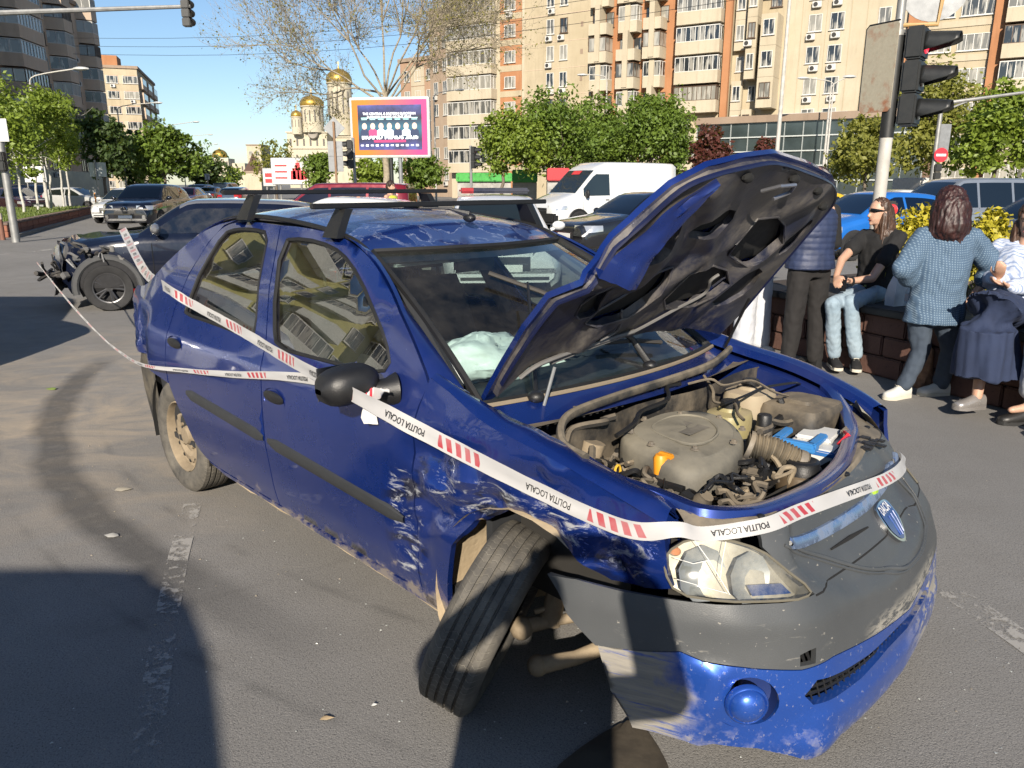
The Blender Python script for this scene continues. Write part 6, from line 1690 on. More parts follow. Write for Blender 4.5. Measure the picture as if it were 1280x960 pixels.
    for wx in (fx, rx):
        for s in (1, -1):
            y = hw(wx)
            arc = MB()
            pts = [(wx + (wr + .06) * math.cos(a), wr + (wr + .06) * math.sin(a)) for a in np.linspace(-.35, math.pi + .35, 22)]
            arc.add([(wx, s * (y + .004), wr)] + [(x, s * (sidey(min(max(x, .05), L - .05), z) + .004), z) for x, z in pts], [(0, k, k + 1) for k in range(1, 22)])
            arc.obj('wheel_arch', SEATD, r, 0)
            if clad: MB().tube([(wx + (wr + .09) * math.cos(a), s * (y + .0), wr + (wr + .09) * math.sin(a)) for a in np.linspace(-.2, math.pi + .2, 22)], .045, 6, flat=.5).obj('arch_trim', clad, r)
            M = wheel_matrix((wx, s * (y - .075), wr), (0, s, 0))
            w = link('wheel', None, r); w.matrix_local = M
            if 'tyre' + spec not in _wm:
                t = MB().lathe([(wr * .64, -.08), (wr * .72, -.095), (wr * .95, -.095), (wr, -.07), (wr, .07), (wr * .95, .095), (wr * .72, .095), (wr * .64, .08)], 32).mesh('tyre'); t.materials.append(TYRE2); t.polygons.foreach_set('use_smooth', [True] * len(t.polygons)); t.set_sharp_from_angle(angle=R(40)); _wm['tyre' + spec] = t
            if ('rim', spec, alloy.name) not in _wm:
                q = MB().lathe([(wr * .65, .085), (wr * .60, .08), (wr * .58, .02), (wr * .58, -.02)], 32)
                q.lathe([(wr * .17, .03), (wr * .16, .07), (.0, .075)], 16)
                for k in range(5):
                    for dd in (-.11, .11):
                        a = 2 * math.pi * k / 5 + dd; a2 = 2 * math.pi * k / 5 + dd * 1.5
                        q.tube([(wr * .12 * math.cos(a), wr * .12 * math.sin(a), .06), (wr * .60 * math.cos(a2), wr * .60 * math.sin(a2), .068)], wr * .045, 5)
                q.lathe([(wr * .58, -.01), (0, -.01)], 24, m=1)
                me = q.mesh('rim'); me.materials.append(alloy); me.materials.append(SEATD); me.polygons.foreach_set('use_smooth', [True] * len(me.polygons)); me.set_sharp_from_angle(angle=R(40)); _wm[('rim', spec, alloy.name)] = me
            link('tyre', _wm['tyre' + spec], w); link('rim', _wm[('rim', spec, alloy.name)], w)
    # cabin seen through the glass
    cbn = MB(); cbn.box(((S['cowl'] + S['rtop']) / 2 + .3, 0, .72), (S['rtop'] - S['cowl'] - .3, W * .80, .5))
    if detail:
        for y in (.36, -.36): cbn.bbox((S['head'] + .45, y, 1.12), (.14, .42, .62), .05).bbox((S['head'] + .48, y, H - .30), (.08, .24, .16), .03)
    cbn.obj('cabin', SEATD, r)
    return r
def contact(px, py, spec, heading, wheel='front', side=1, z=0):
    """root place of a car whose wheel of that side touches the ground at the pixel"""
    S = SPEC[spec]; h = Vector((heading[0], heading[1], 0)).normalized(); right = Vector((h.y, -h.x, 0))
    p = gnd(px, py); x = S['fo'] + (S['wb'] if wheel == 'rear' else 0)
    q = p + h * x - right * side * (S['W'] / 2 - .07); return (q.x, q.y, 0)
# the crashed dark hatchback behind the saloon
def crush(p):
    x, y, z = p
    k = sm(1.05, .0, x)
    if k <= 0: return p
    f = .20 * k
    x2 = x + f * (.7 + .8 * N3((y * 1.4, z * 1.6, 2), 2.2)) - .05 * N3((y * 3, z * 3, 4), 3)
    z2 = z + k * (.07 * N3((x, y, z), 2.4, 7) + .05 * N3((x, y, z), 7, 3)) + .05 * k * sm(.6, .95, z) * sm(.4, .0, abs(y))
    y2 = y * (1 - .10 * k) + k * .10 * N3((x, y, z), 3.2, 11)
    return (x2, y2, z2)
mh = (-.955, -.30)
MINIB = plain('dark_navy_paint', (.006, .009, .022), .2, 0, .6, var=.3, scale=3, spec=.3)
CLADG = plain('cladding_grey', (.05, .052, .055), .6)
mini = make_car('crashed_hatchback', 'dark navy hatchback with a smashed front end and silver roof, behind the blue saloon', 'mini', MINIB, contact(141, 388, 'mini', mh, 'front', -1), mh,
                roofmat=carpaint('silver_roof', (.34, .34, .35), .6), deform=crush, clad=CLADG, alloy=ALLOYD, glassm=glass('clear_car_glass', (.55, .60, .58), 1.6, 0, .08))
rg = random.Random(5)
JUNK = [dusty('junk_dark', (.015, .015, .016), (.14, .12, .10), .25), dusty('junk_metal', (.22, .22, .22), (.3, .27, .22), .3, .4, metal=.4), plain('junk_white', (.2, .2, .2), .5)]
for k in range(38):
    side_ = rg.random() < .6
    if side_: c_ = Vector((rg.uniform(.35, 1.05), -.76 - rg.uniform(0, .08), rg.uniform(.66, .84)))
    else: c_ = Vector((rg.uniform(.10, .32), rg.uniform(-.8, .6), rg.uniform(.35, .72)))
    M_ = Matrix.Translation(c_) @ Matrix.Rotation(rg.uniform(0, 6), 4, 'Z') @ Matrix.Rotation(rg.uniform(-1, 1), 4, 'X')
    m_ = rg.choice(JUNK + JUNK[:1])
    if rg.random() < .5: MB().bbox((0, 0, 0), (rg.uniform(.05, .2), rg.uniform(.03, .12), rg.uniform(.02, .09)), .008, M_).obj('torn_fitting', m_, mini)
    else: MB().tube(spl([tuple(M_ @ Vector((rg.uniform(-.12, .12), rg.uniform(-.1, .1), rg.uniform(-.08, .08)))) for _ in range(4)], 4), rg.uniform(.008, .022), 6).obj('torn_hose', m_, mini)
wb_ = MB(); wb_.grid([[(.02 + .12 * abs(v) + .05 * N3((v * 2, z * 4, 1), 2), -.86 * v + .03 * N3((v, z, 3), 5), z + .04 * N3((v * 3, z, 8), 2)) for v in np.linspace(-1, 1, 14)] for z in (.20, .30, .38, .46)])
wb_.obj('hanging_bumper', dusty('bumper_shell', (.016, .017, .02), (.16, .15, .13), .3), mini, 50, 'black broken front bumper hanging down')
for k in range(5): MB().tube(spl([(-.02 + rg.uniform(-.03, .05), -.5 + rg.uniform(-.2, .9), .5 + rg.uniform(-.15, .15)) if j == 0 else (-.06 + rg.uniform(-.12, .2), -.2 + rg.uniform(-.5, .9), .46 + rg.uniform(-.1, .1)) for j in range(3)], 4), rg.uniform(.012, .035), 6).obj('torn_strip', JUNK[0], mini)
MB().lathe([(.13, .0), (.125, .05), (.09, .075), (0, .085)], 20, wheel_matrix((.22, -.56, .76), (-.8, -.5, .25))).obj('headlamp', plain('dull_lamp', (.34, .35, .36), .25, .5, .6), mini, 60, 'loose round headlamp')
MB().lathe([(.15, -.02), (.15, .03), (.128, .04)], 20, wheel_matrix((.22, -.56, .76), (-.8, -.5, .25))).obj('lamp_ring', plain('lamp_ring', (.26, .255, .25), .4, .5), mini)
MB().grid([[(.10 + .16 * abs(v) ** 2 + .035 * N3((v * 3, z * 5, 2), 1.6), -.78 * v, z + .03 * N3((v * 4, z, 5), 1.5)) for v in np.linspace(-.95, .95, 18)] for z in (.44, .56, .68, .80, .90)]).obj('crumpled_nose', dusty('nose_scraped', (.010, .013, .028), (.20, .20, .20), .22, .35, 7, .1), mini, 50)
for k in range(6): MB().tube([(.085 + .02 * k % 3 * .01, -.5 + .2 * k, .52), (.075, -.48 + .2 * k, .74)], .008, 5).obj('grille_slat', TRIM, mini)
MB().grid(blob((1.62, -.38, 1.12), (.16, .3, .14), 12), 0, True).obj('airbag', AIRBAG, mini, 70)
MB().grid([[(1.9 + 1.3 * u, -.62 + .03 * N3((u * 8, v * 6, 0), 1), 1.06 + .28 * v + .02 * N3((u * 9, v, 4), 1)) for u in np.linspace(0, 1, 20)] for v in np.linspace(0, 1, 5)]).obj('airbag', AIRBAG, mini, 70, 'crumpled curtain airbag behind the side window')
# queue of cars on the left lanes
LQ = 'cars queueing on the left lanes'
mk = lambda c, m=.3: carpaint('paint_%d_%d_%d' % tuple(int(k * 999) for k in c), c, m)
sv = make_car('parked_suv', 'black SUV with a star badge and chrome grille behind the crashed hatchback', 'suv', mk((.006, .008, .016)), contact(142, 287, 'suv', (.05, -1), 'front', 1), (.05, -1), LQ)
MB().lathe([(.11, 0), (.095, .012), (.088, .0)], 24, wheel_matrix((-.03, 0, .77), (-1, 0, 0))).tube([(-.035, 0, .77), (-.035, 0, .865)], .009, 5).tube([(-.035, 0, .77), (-.035, .08, .72)], .009, 5).tube([(-.035, 0, .77), (-.035, -.08, .72)], .009, 5).obj('star_badge', CHROME, sv)
MB().bbox((-.025, .5, .77), (.02, .72, .05), .01).bbox((-.025, -.5, .77), (.02, .72, .05), .01).bbox((-.02, 0, .40), (.03, 1.5, .07), .02).bbox((-.02, .66, .47), (.03, .12, .18), .02).bbox((-.02, -.66, .47), (.03, .12, .18), .02).obj('chrome_trim', CHROME, sv)
make_car('queueing_car', 'white hatchback half hidden behind the black SUV', 'hatch', mk((.62, .62, .60), 0), contact(124, 279, 'hatch', (.05, -1), 'front', 1), (.05, -1), LQ)
for px, py, sp, c_, hd, lab in ((212, 262, 'saloon', (.10, .012, .012), (.1, -1), 'dark red car behind the black SUV'), (247, 258, 'saloon', (.10, .14, .20), (0, 1), 'blue-grey saloon seen from behind, nearest the saloon roof bar'),
                                (272, 256, 'saloon', (.04, .05, .07), (0, 1), 'dark car in the queue beside the blue-grey saloon'), (292, 254, 'mpv', (.55, .56, .58), (0, 1), 'pale car at the end of the queue'), (228, 256, 'suv', (.03, .03, .035), (0, -1), 'dark SUV deeper in the queue'), (306, 262, 'hatch', (.09, .12, .17), (0, 1), 'grey-blue hatchback just left of the roof bar foot')):
    make_car('queueing_car', lab, sp, mk(c_), contact(px, py, sp, hd, 'rear' if hd[1] > 0 else 'front', 1), hd, LQ, detail=False)
LP_ = 'cars parked beyond the lawn'
for px, D, sp, c_, hd, lab in ((22, 50, 'saloon', (.015, .016, .022), (.9, -.4), 'black car parked behind the first whitewashed trunk'), (45, 52, 'suv', (.018, .018, .02), (.9, -.3), 'dark SUV parked behind the second trunk'), (70, 55, 'saloon', (.012, .016, .035), (.95, -.3), 'dark blue car parked behind the fourth trunk'),
                               (101, 50, 'hatch', (.60, .61, .60), (1, -.1), 'white hatchback parked behind the thin trunk'), (8, 44, 'hatch', (.05, .02, .025), (.8, -.5), 'maroon car parked at the left edge')):
    q_ = at(px, 231, D); make_car('parked_car', lab, sp, mk(c_), (q_.x + 1.6, q_.y, .0), hd, LP_, detail=False)
# middle: red, white, police, van
q_ = at(360, 231, 22); make_car('waiting_car', 'dark red car whose roof shows behind the roof bars', 'mpv', mk((.22, .012, .02)), (q_.x - 0.8, q_.y - .4, -.12), (-1, .08))
q_ = at(318, 231, 15); make_car('waiting_car', 'white car whose roof shows behind the blue roof', 'hatch', mk((.66, .66, .64), 0), (q_.x - .5, q_.y, -.06), (-1, .1))
POLW = carpaint('police_white', (.66, .67, .68), 0)
pol = make_car('police_car', 'white police car with a light bar, seen through the windscreen', 'saloon', POLW, (-.10, 10.9, 0), (.08, -1), detail=True)
MB().bbox((2.55, 0, 1.545), (.26, 1.18, .09), .03).obj('light_bar', plain('light_bar_dark', (.03, .035, .06), .2, coat=1), pol)
MB().bbox((2.55, .45, 1.545), (.27, .26, .092), .03).obj('light_bar_lens', plain('beacon_red', (.35, .03, .04), .2, coat=1), pol)
for s in (1, -1): MB().grid([[(x, s * (.893 if .7 < x < 3.9 else .86), z) for x in np.linspace(.6, 4.0, 10)] for z in (.60, .70)]).obj('side_stripe', plain('police_yellow', (.62, .70, .05), .5), pol, 0)
MB().grid([[(.05 + .30 * k + .0, y, .80 + .055 * k + .004) for y in np.linspace(-.66, .66, 7)] for k in (0.1, .55)]).obj('bonnet_stripe', plain('police_yellow', (.62, .70, .05), .5), pol, 0)
text_mesh('66', .10, lambda u, v: (-.03, -u + .12, .50 + v), 'plate_number', TRIM, pol, .003)
vh = (-.86, -.51)
van = make_car('white_van', 'white high-roof panel van waiting beyond the raised bonnet', 'van', carpaint('van_white', (.72, .73, .73), 0), contact(722, 291, 'van', vh, 'front', -1), vh, cat='van', clad=TRIM)
MB().grid([[(1.02 + .2 * k, .1 + y, 1.50 + .19 * k) for y in (-.25, .25)] for k in (2.6, 3.3)]).obj('red_card', plain('card_red', (.6, .05, .05), .6), van, 0)
MB().bbox((.05, 0, .5), (.3, 1.86, .34), .06).obj('front_bumper', TRIM, van)
dh = (-.86, -.5)
make_car('dark_car', 'dark grey car in front of the white van, partly behind the bonnet', 'saloon', mk((.018, .02, .026)), contact(770, 322, 'saloon', dh, 'front', -1), dh)
bh = (-.93, -.36)
make_car('blue_car', 'bright blue car behind the woman in black', 'hatch', mk((.02, .17, .60), .2), contact(1062, 326, 'hatch', bh, 'front', -1), bh)
q_ = at(1195, 231, 21); make_car('grey_minivan', 'silver-grey minivan behind the standing woman', 'mpv', mk((.30, .33, .37), .5), (q_.x - 2.0, q_.y, 0), (-1, -.15))
q_ = at(1215, 231, 15.5); make_car('dark_car', 'dark green-black car behind the yellow shrub, at the right edge', 'saloon', mk((.012, .022, .03)), (q_.x - .2, q_.y, 0), (-1, -.2))
q_ = at(1072, 231, 26); make_car('white_car', 'white car behind the blue one', 'hatch', mk((.62, .62, .60), 0), (q_.x - .8, q_.y, 0), (-1, -.1), detail=False)
q_ = at(1036, 231, 24); make_car('yellow_car', 'yellow car just showing beside the padded vest', 'hatch', mk((.65, .42, .02), 0), (q_.x - 3.2, q_.y, 0), (-1, -.1), detail=False)
# the van parked behind the viewpoint whose shadow lies on the road at the left
make_car('parked_van', 'white van whose shadow covers the road at the lower left', 'van', carpaint('van_white', (.72, .73, .73), 0), (.22, -2.55, 0), (1, .02), cat='van', detail=False)
make_car('parked_van', 'unseen white van added beyond the left frame edge to shade the crashed hatchback', 'van', carpaint('van_white', (.72, .73, .73), 0), (-4.95, 6.0, 0), (1, .02), cat='van', detail=False)  # unseen stand-in for a large vehicle, added for the shadow it casts
# ---------------------------------------------------------------- street furniture
GALV = plain('galvanised_steel', (.34, .34, .33), .5, .5, var=.2, scale=5)
POLEW = plain('painted_pole', (.50, .48, .44), .6, var=.18, scale=6)
SIGB = plain('signal_black', (.016, .017, .017), .5)
SIGBACK = plain('sign_back_grey', (.24, .25, .26), .5, .3, var=.15)
def m_lit(name, col, s):
    g = G(name); return g.bsdf(color=col, rough=.2, emit=col, emit_s=s)
def signal_head(parent, M, lit=0, s=1.0, lens=True):
    """three-aspect head: local -y is the way it faces"""
    hd = MB(); 
    for k in range(3): hd.bbox((0, 0, (1 - k) * .315 * s), (.30 * s, .17 * s, .305 * s), .02 * s, M)
    h = hd.obj('signal_head', SIGB, parent, 30)
    cols = ((.75, .03, .06), (.10, .05, .01), (.01, .06, .035))
    for k in range(3):
        z = (1 - k) * .315 * s; C = M @ Matrix.Translation((0, -.085 * s, z)) @ Matrix.Rotation(R(90), 4, 'X')
        mat = m_lit('red_lamp_lit', cols[0], .9) if k == lit == 0 else plain('lens_%d' % k, cols[k], .15, 0, 1.0)
        MB().lathe([(.10 * s, .0), (.095 * s, .012 * s), (.06 * s, .022 * s), (0, .026 * s)], 20, C).obj('lens', mat, h)
        v = MB(); a0, a1 = R(-25), R(205)
        rows = []
        for i in range(9):
            t = i / 8; row = []
            for j in range(17):
                a = a0 + (a1 - a0) * j / 16
                ln = (.30 if .15 < j / 16 < .85 else .30 * (min(j, 16 - j) / 2.4 / 1.0)) * s
                row.append(((.112 + .004 * t) * s * math.cos(a), (.112) * s * math.sin(a) - 0.03 * s * t, min(ln, .30 * s) * t))
            rows.append(row)
        v.grid(rows, 0, False, C)
        vo = v.obj('visor', SIGB, h, 40); mo = vo.modifiers.new('thick', 'SOLIDIFY'); mo.thickness = .006 * s
    return h
# the near signal on its pole
tb_ = at(1101, 231, 8.2); tl = root('traffic_light', 'near traffic light on a pale pole with a rusty sign back behind it', 'traffic light', (tb_.x, tb_.y, 0))
pz = lambda py: at(1101, py, 8.2).z
MB().tube([(0, 0, 0), (0, 0, pz(172))], .062, 20).obj('pole', POLEW, tl)
MB().tube([(0, 0, pz(172)), (0, 0, pz(45))], .068, 20).obj('pole_sleeve', SIGB, tl)
MB().tube([(0, 0, pz(45)), (0, 0, pz(-60))], .042, 16).tube([(0, 0, pz(47)), (0, 0, pz(38))], .062, 16).obj('pole_top', GALV, tl)
Mh = Matrix.Translation((.17, -.06, (pz(158) + pz(36)) / 2)) @ Matrix.Rotation(R(52), 4, 'Z')
signal_head(tl, Mh, 0, (pz(36) - pz(158)) / .95 * 1.02)
for z in (pz(150), pz(60)): MB().bbox((.06, -.02, z), (.16, .05, .05), .01).obj('clamp', SIGB, tl)
def m_rust():
    g = G('rusty_sign_back'); f = g.mr(g.noise(7, 7, .7), .52, .66); z = g.xyz()[2]
    e = g.mr(g.math('ADD', z, g.mr(g.noise(12, 5), .3, .7, -.12, .12)), pz(128), pz(142), 0, 1)
    c = g.mix(g.noise(30, 5, .7), (.22, .20, .15), (.36, .33, .26)); c = g.mix(g.mx(g.mul(f, .45), g.mul(e, .8)), c, (.22, .07, .025))
    return g.bsdf(color=c, rough=.85, normal=g.bump(g.noise(60, 4), .3, .004))
Mp = Matrix.Translation((-.10, .02, (pz(27) + pz(140)) / 2)) @ Matrix.Rotation(R(-62), 4, 'Z')
hp = pz(27) - pz(140)
MB().prism([(-.24, -hp / 2 + .04), (-.20, -hp / 2), (.10, -hp / 2), (.13, -hp / 2 + .03), (.13, hp / 2 - .03), (.10, hp / 2), (-.20, hp / 2), (-.24, hp / 2 - .04)], -.004, .004, Mp @ Matrix.Rotation(R(90), 4, 'X')).obj('sign_plate', m_rust(), tl, 30)
MB().tube([Mp @ Vector(v) for v in ((-.24, 0, -hp / 2 + .03), (-.24, 0, hp / 2 - .03), (-.21, 0, hp / 2), (.13, 0, hp / 2))], .009, 6).obj('plate_rim', SIGB, tl)
zc_ = pz(-14); MB().lathe([(0, 0), (.30, 0), (.30, .012), (0, .012)], 30, Matrix.Translation((.30, -.03, zc_)) @ Matrix.Rotation(R(90), 4, 'X') @ Matrix.Rotation(R(-20), 4, 'Y')).obj('round_sign', SIGBACK, tl, 30)
MB().tube([(.0, -.01, pz(32)), (.34, -.06, pz(32)), (.36, -.06, pz(0)), (.36, -.06, pz(-40))], .022, 8).obj('sign_bracket', plain('ochre_paint', (.48, .30, .12), .6), tl)
MB().bbox((.105, -.04, pz(272)), (.12, .10, .34), .02).obj('repeater_signal', SIGB, tl)
for py, mt in ((262, plain('red_lens_small', (.70, .03, .03), .2, 0, 1)), (280, plain('amber_lens_small', (.65, .17, .02), .2, 0, 1))):
    MB().lathe([(.058, 0), (.05, .012), (0, .02)], 18, Matrix.Translation((.105, -.092, pz(py))) @ Matrix.Rotation(R(90), 4, 'X')).obj('repeater_lens', mt, tl)
# far signal with the mast arm and the no-entry sign
fb = at(1164, 231, 30); ft = root('mast_signal', 'slim mast with a curved arm, carrying a red no-entry sign', 'signal mast', (fb.x, fb.y, 0))
fz = lambda py: at(1164, py, 30).z
MB().tube([(0, 0, 0), (0, 0, fz(128))], [.10, .075], 10).obj('pole', GALV, ft)
MB().tube([(0, 0, fz(135)), (.35, 0, fz(128)), (1.6, -.05, fz(122)), (4.2, -.1, fz(110))], [.07, .07, .06, .05], 8).tube([(0, 0, fz(140)), (.9, 0, fz(127))], .04, 6).obj('arm', GALV, ft)
MB().bbox((3.6, -.15, fz(121)), (.3, .25, .9), .03).obj('arm_signal', SIGB, ft)
MB().bbox((.28, .05, fz(178)), (.42, .04, 1.3), .01).obj('side_sign', SIGBACK, ft)
sd_ = MB().lathe([(.26, 0), (.26, .015), (0, .015)], 28, Matrix.Translation((.14, -.14, fz(194))) @ Matrix.Rotation(R(90), 4, 'X')).obj('no_entry_sign', plain('sign_red', (.62, .02, .04), .5, var=.03), ft, 30)
MB().box((.14, -.160, fz(194)), (.36, .008, .085)).obj('sign_bar', WHITE, sd_, 0)
MB().bbox((.10, -.10, fz(210)), (.26, .2, .28), .03).bbox((.10, -.10, fz(220)), (.26, .2, .28), .03).obj('signal_head', SIGB, ft)
# overhead arm at the upper left and its pole
ob = at(9, 231, 23); om = root('overhead_signal', 'grey pole at the left edge, its long arm holding a hanging traffic light', 'traffic light', (ob.x, ob.y, 0))
oz = lambda py: at(9, py, 23).z
MB().tube([(0, 0, 0), (0, 0, oz(12))], [.11, .08], 12).obj('pole', GALV, om)
ax = at(238, 8, 23)
MB().tube([(0, 0, oz(17)), (2.5, 0, oz(13)), (ax.x - ob.x, 0, ax.z)], [.075, .065, .05], 8).obj('arm', GALV, om)
hx_ = at(233, 17, 23); h_ = MB()
for k in (-1, 0, 1): h_.bbox((hx_.x - ob.x, 0, hx_.z + k * .225), (.22, .2, .215), .02)
hh = h_.obj('hanging_signal', SIGB, om, 30)
for k in (-1, 0, 1): MB().tube([(hx_.x - ob.x + .03, .0, hx_.z + k * .225 + .07), (hx_.x - ob.x + .03, .3, hx_.z + k * .225 + .05)], .1, 10, False).obj('visor', SIGB, hh)
MB().bbox((-.05, -.1, oz(163)), (.75, .03, .62), .005).obj('white_panel', plain('panel_white', (.62, .63, .62), .6), om, 0)
for k in range(2): MB().bbox((.0, -.12, oz(196 + 12 * k)), (.28, .2, .27), .03).obj('pole_signal', SIGB, om)
# waste bin post at the foot of the pole
bb = gnd(4, 300); bn = root('bollard', 'brown post with a pale band at the left edge by the pole', 'bollard', bb)
MB().tube([(0, 0, 0), (0, 0, .62)], .07, 12).obj('post', plain('post_brown', (.20, .09, .06), .7), bn); MB().tube([(0, 0, .62), (0, 0, .80)], .075, 12).obj('band', plain('band_pale', (.6, .5, .42), .6), bn)
# street lamps
def lamp_post(px, D, py_top, arm_px, arm_py, label, grp='street lamps along the boulevard', r=.07):
    b = at(px, 231, D); t = root('street_lamp', label, 'street lamp', (b.x, b.y, 0), 0, grp)
    zt = at(px, py_top, D).z; e = at(arm_px, arm_py, D)
    MB().tube([(0, 0, 0), (0, 0, zt * .96)], [r * 1.3, r * .7], 8).obj('post', POLEW, t)
    MB().tube(spl([(0, 0, zt * .95), ((e.x - b.x) * .12, 0, zt + (e.z - zt) * .2), (e.x - b.x, 0, e.z)], 4), r * .5, 6).obj('arm', POLEW, t)
    MB().ball((e.x - b.x, 0, e.z - .03), (.42, .16, .10), 10).obj('lantern', plain('lantern_grey', (.55, .56, .55), .4), t)
lamp_post(755, 62, 96, 728, 93, 'street lamp with its arm to the left above the green trees')
lamp_post(1027, 48, 108, 1062, 95, 'street lamp with its arm to the right in front of the cream facade')
lamp_post(1030, 56, 103, 1004, 97, 'street lamp with a short arm to the left beside the other lamp')
lamp_post(56, 42, 97, 101, 85, 'street lamp rising from the lawn trees at the left')
lamp_post(158, 66, 134, 197, 128, 'street lamp before the banded end wall')
lamp_post(205, 90, 160, 245, 152, 'street lamp standing out against the sky behind the sunlit tree')
lamp_post(232, 120, 172, 263, 168, 'small farther street lamp against the sky')
lamp_post(250, 150, 183, 270, 180, 'smallest far street lamp against the sky')
lamp_post(545, 66, 118, 574, 112, 'street lamp between the bare tree and the glazed balconies')
wp = at(968, 231, 40); w_ = root('wire_pole', 'tall thin pole carrying wires in front of the broad cream facade', 'pole', (wp.x, wp.y, 0)); MB().tube([(0, 0, 0), (.0, 0, 13)], [.12, .07], 10).obj('post', POLEW, w_)
for k in range(3):
    z = 11.6 - k * .55; a_ = Vector((0, 0, z)); b2 = Vector((34, -14, z + 1.2)); c2 = Vector((-46, 22, z + .6))
    MB().tube([a_.lerp(b2, i / 10) + Vector((0, 0, -1.1 * math.sin(math.pi * i / 10))) for i in range(11)], .012, 4).tube([a_.lerp(c2, i / 10) + Vector((0, 0, -1.1 * math.sin(math.pi * i / 10))) for i in range(11)], .012, 4).obj('wire', SIGB, w_)
# backs of road signs on a rusty pole, and a signal beside the screen
sb = at(421, 231, 24); sr = root('sign_post', 'rusty post with the grey backs of a diamond and two square signs', 'road signs', (sb.x, sb.y, 0)); sz = lambda py: at(421, py, 24).z
MB().tube([(0, 0, 0), (0, 0, sz(152))], .035, 8).obj('post', plain('rusty_post', (.28, .17, .10), .7), sr)
MB().bbox((0, .05, 0), (.46, .015, .46), .006, Matrix.Translation((0, 0, sz(160))) @ Matrix.Rotation(R(45), 4, 'Y')).obj('diamond_back', SIGBACK, sr, 0)
for py in (186, 205): MB().bbox((0, .05, sz(py)), (.44, .015, .44), .006).obj('square_back', SIGBACK, sr, 0)
qb = at(444, 231, 26); qr = root('traffic_light', 'traffic light on a grey pole left of the screen billboard', 'traffic light', (qb.x, qb.y, 0)); qz = lambda py: at(444, py, 26).z
MB().tube([(0, 0, 0), (0, 0, qz(172))], .05, 8).obj('pole', GALV, qr)
signal_head(qr, Matrix.Translation((-.12, -.05, qz(193))) @ Matrix.Rotation(R(-75), 4, 'Z'), -1, .95)
kb = at(589, 231, 34); kr = root('traffic_light', 'distant traffic light in front of the balconies, left of the green tree', 'traffic light', (kb.x, kb.y, 0)); kz = lambda py: at(589, py, 34).z
MB().tube([(0, 0, 0), (0, 0, kz(182))], .06, 8).obj('pole', GALV, kr); signal_head(kr, Matrix.Translation((.12, -.05, kz(197))) @ Matrix.Rotation(R(70), 4, 'Z'), -1, .95)
for px, D, lab in ((122, 44, 'white square sign seen from behind on a post by the lawn'),):
    b = at(px, 231, D); r_ = root('sign_post', lab, 'road sign', (b.x, b.y, 0)); MB().tube([(0, 0, 0), (0, 0, at(px, 200, D).z)], .05, 8).obj('post', GALV, r_)
    a_, c_ = at(112, 221, D), at(131, 203, D); MB().bbox(((a_.x + c_.x) / 2 - b.x, .06, (a_.z + c_.z) / 2), (c_.x - a_.x, .03, c_.z - a_.z), .01).obj('sign_back', plain('sign_white', (.55, .57, .58), .5), r_, 0)
b = at(117, 231, 40); r_ = root('round_sign', 'round grey sign back above an orange marker at the end of the lawn', 'road sign', (b.x, b.y, 0)); MB().tube([(0, 0, 0), (0, 0, at(117, 241, 40).z)], .04, 8).obj('post', plain('marker_orange', (.65, .25, .04), .6), r_); MB().lathe([(.26, 0), (.26, .02), (0, .02)], 20, Matrix.Translation((0, 0, at(117, 240, 40).z)) @ Matrix.Rotation(R(90), 4, 'X')).obj('sign_disc', SIGBACK, r_, 30)
b = at(260, 231, 70); r_ = root('sign_post', 'small white sign on a post before the dark low tree', 'road sign', (b.x, b.y, 0)); MB().tube([(0, 0, 0), (0, 0, at(260, 218, 70).z)], .05, 6).obj('post', GALV, r_); MB().bbox((0, 0, at(260, 221, 70).z), (.42, .05, .5), .01).obj('sign_face', WHITE, r_, 0)
b = at(45, 231, 46); r_ = root('shop_board', 'white shop board behind the whitewashed trunks', 'sign', (b.x, b.y, 0)); a_, c_ = at(32, 228, 46), at(56, 208, 46)
MB().bbox(((a_.x + c_.x) / 2 - b.x, .0, (a_.z + c_.z) / 2), (c_.x - a_.x, .08, c_.z - a_.z), .02).obj('board', WHITE, r_, 0)
for s in (-1, 1): MB().tube([(s * .5, .05, 0), (s * .5, .05, a_.z)], .04, 6).obj('leg', GALV, r_)
# the screen billboard
D = 42.0; ba, bc_ = at(438, 197, D), at(537, 121, D); W_, H_ = bc_.x - ba.x, bc_.z - ba.z
bbx = root('screen_billboard', 'large roadside screen with an orange to pink border and a row of portraits', 'billboard', ((ba.x + bc_.x) / 2, D, 0), R(-9))
zb_ = (ba.z + bc_.z) / 2
W_ *= 1.01
MB().bbox((0, .16, zb_), (W_, .32, H_), .04).obj('casing', plain('casing_pale', (.55, .55, .54), .5), bbx, 30)
for x in (-.05, .45): MB().tube([(x, .2, 0), (x, .2, zb_ - H_ / 2)], .11, 10).obj('post', SIGBACK if x > 0 else SIGB, bbx)
def m_screen():
    g = G('screen_border'); x = g.xyz()[0]; c = g.mix(g.mr(x, -W_ * .30, W_ * .36), (.46, .14, .008), (.42, .03, .15))
    return g.bsdf(color=c, rough=.4, emit=c, emit_s=.12)
fr = MB().box((0, -.012, zb_), (W_ * .94, .02, H_ * .91)).obj('screen_border', m_screen(), bbx, 0)
def m_scr2():
    g = G('screen_picture'); x, y, z = g.xyz(); n = g.noise(.9, 4, .6, v=g.mapv((1, 1, 1), rot=(0, .7, 0), loc=(2, 0, 1)))
    edge = g.mx(g.mr(z, zb_ + H_ * .18, zb_ + H_ * .36), g.mr(z, zb_ - H_ * .15, zb_ - H_ * .36))
    c = g.mix(g.mul(edge, g.mr(n, .35, .6)), (.008, .010, .03), (.05, .06, .22)); c = g.mix(g.mul(g.win(z, zb_ - .4, zb_ + .25, .2), .5), c, (.015, .14, .22))
    return g.bsdf(color=c, rough=.4, emit=c, emit_s=.22)
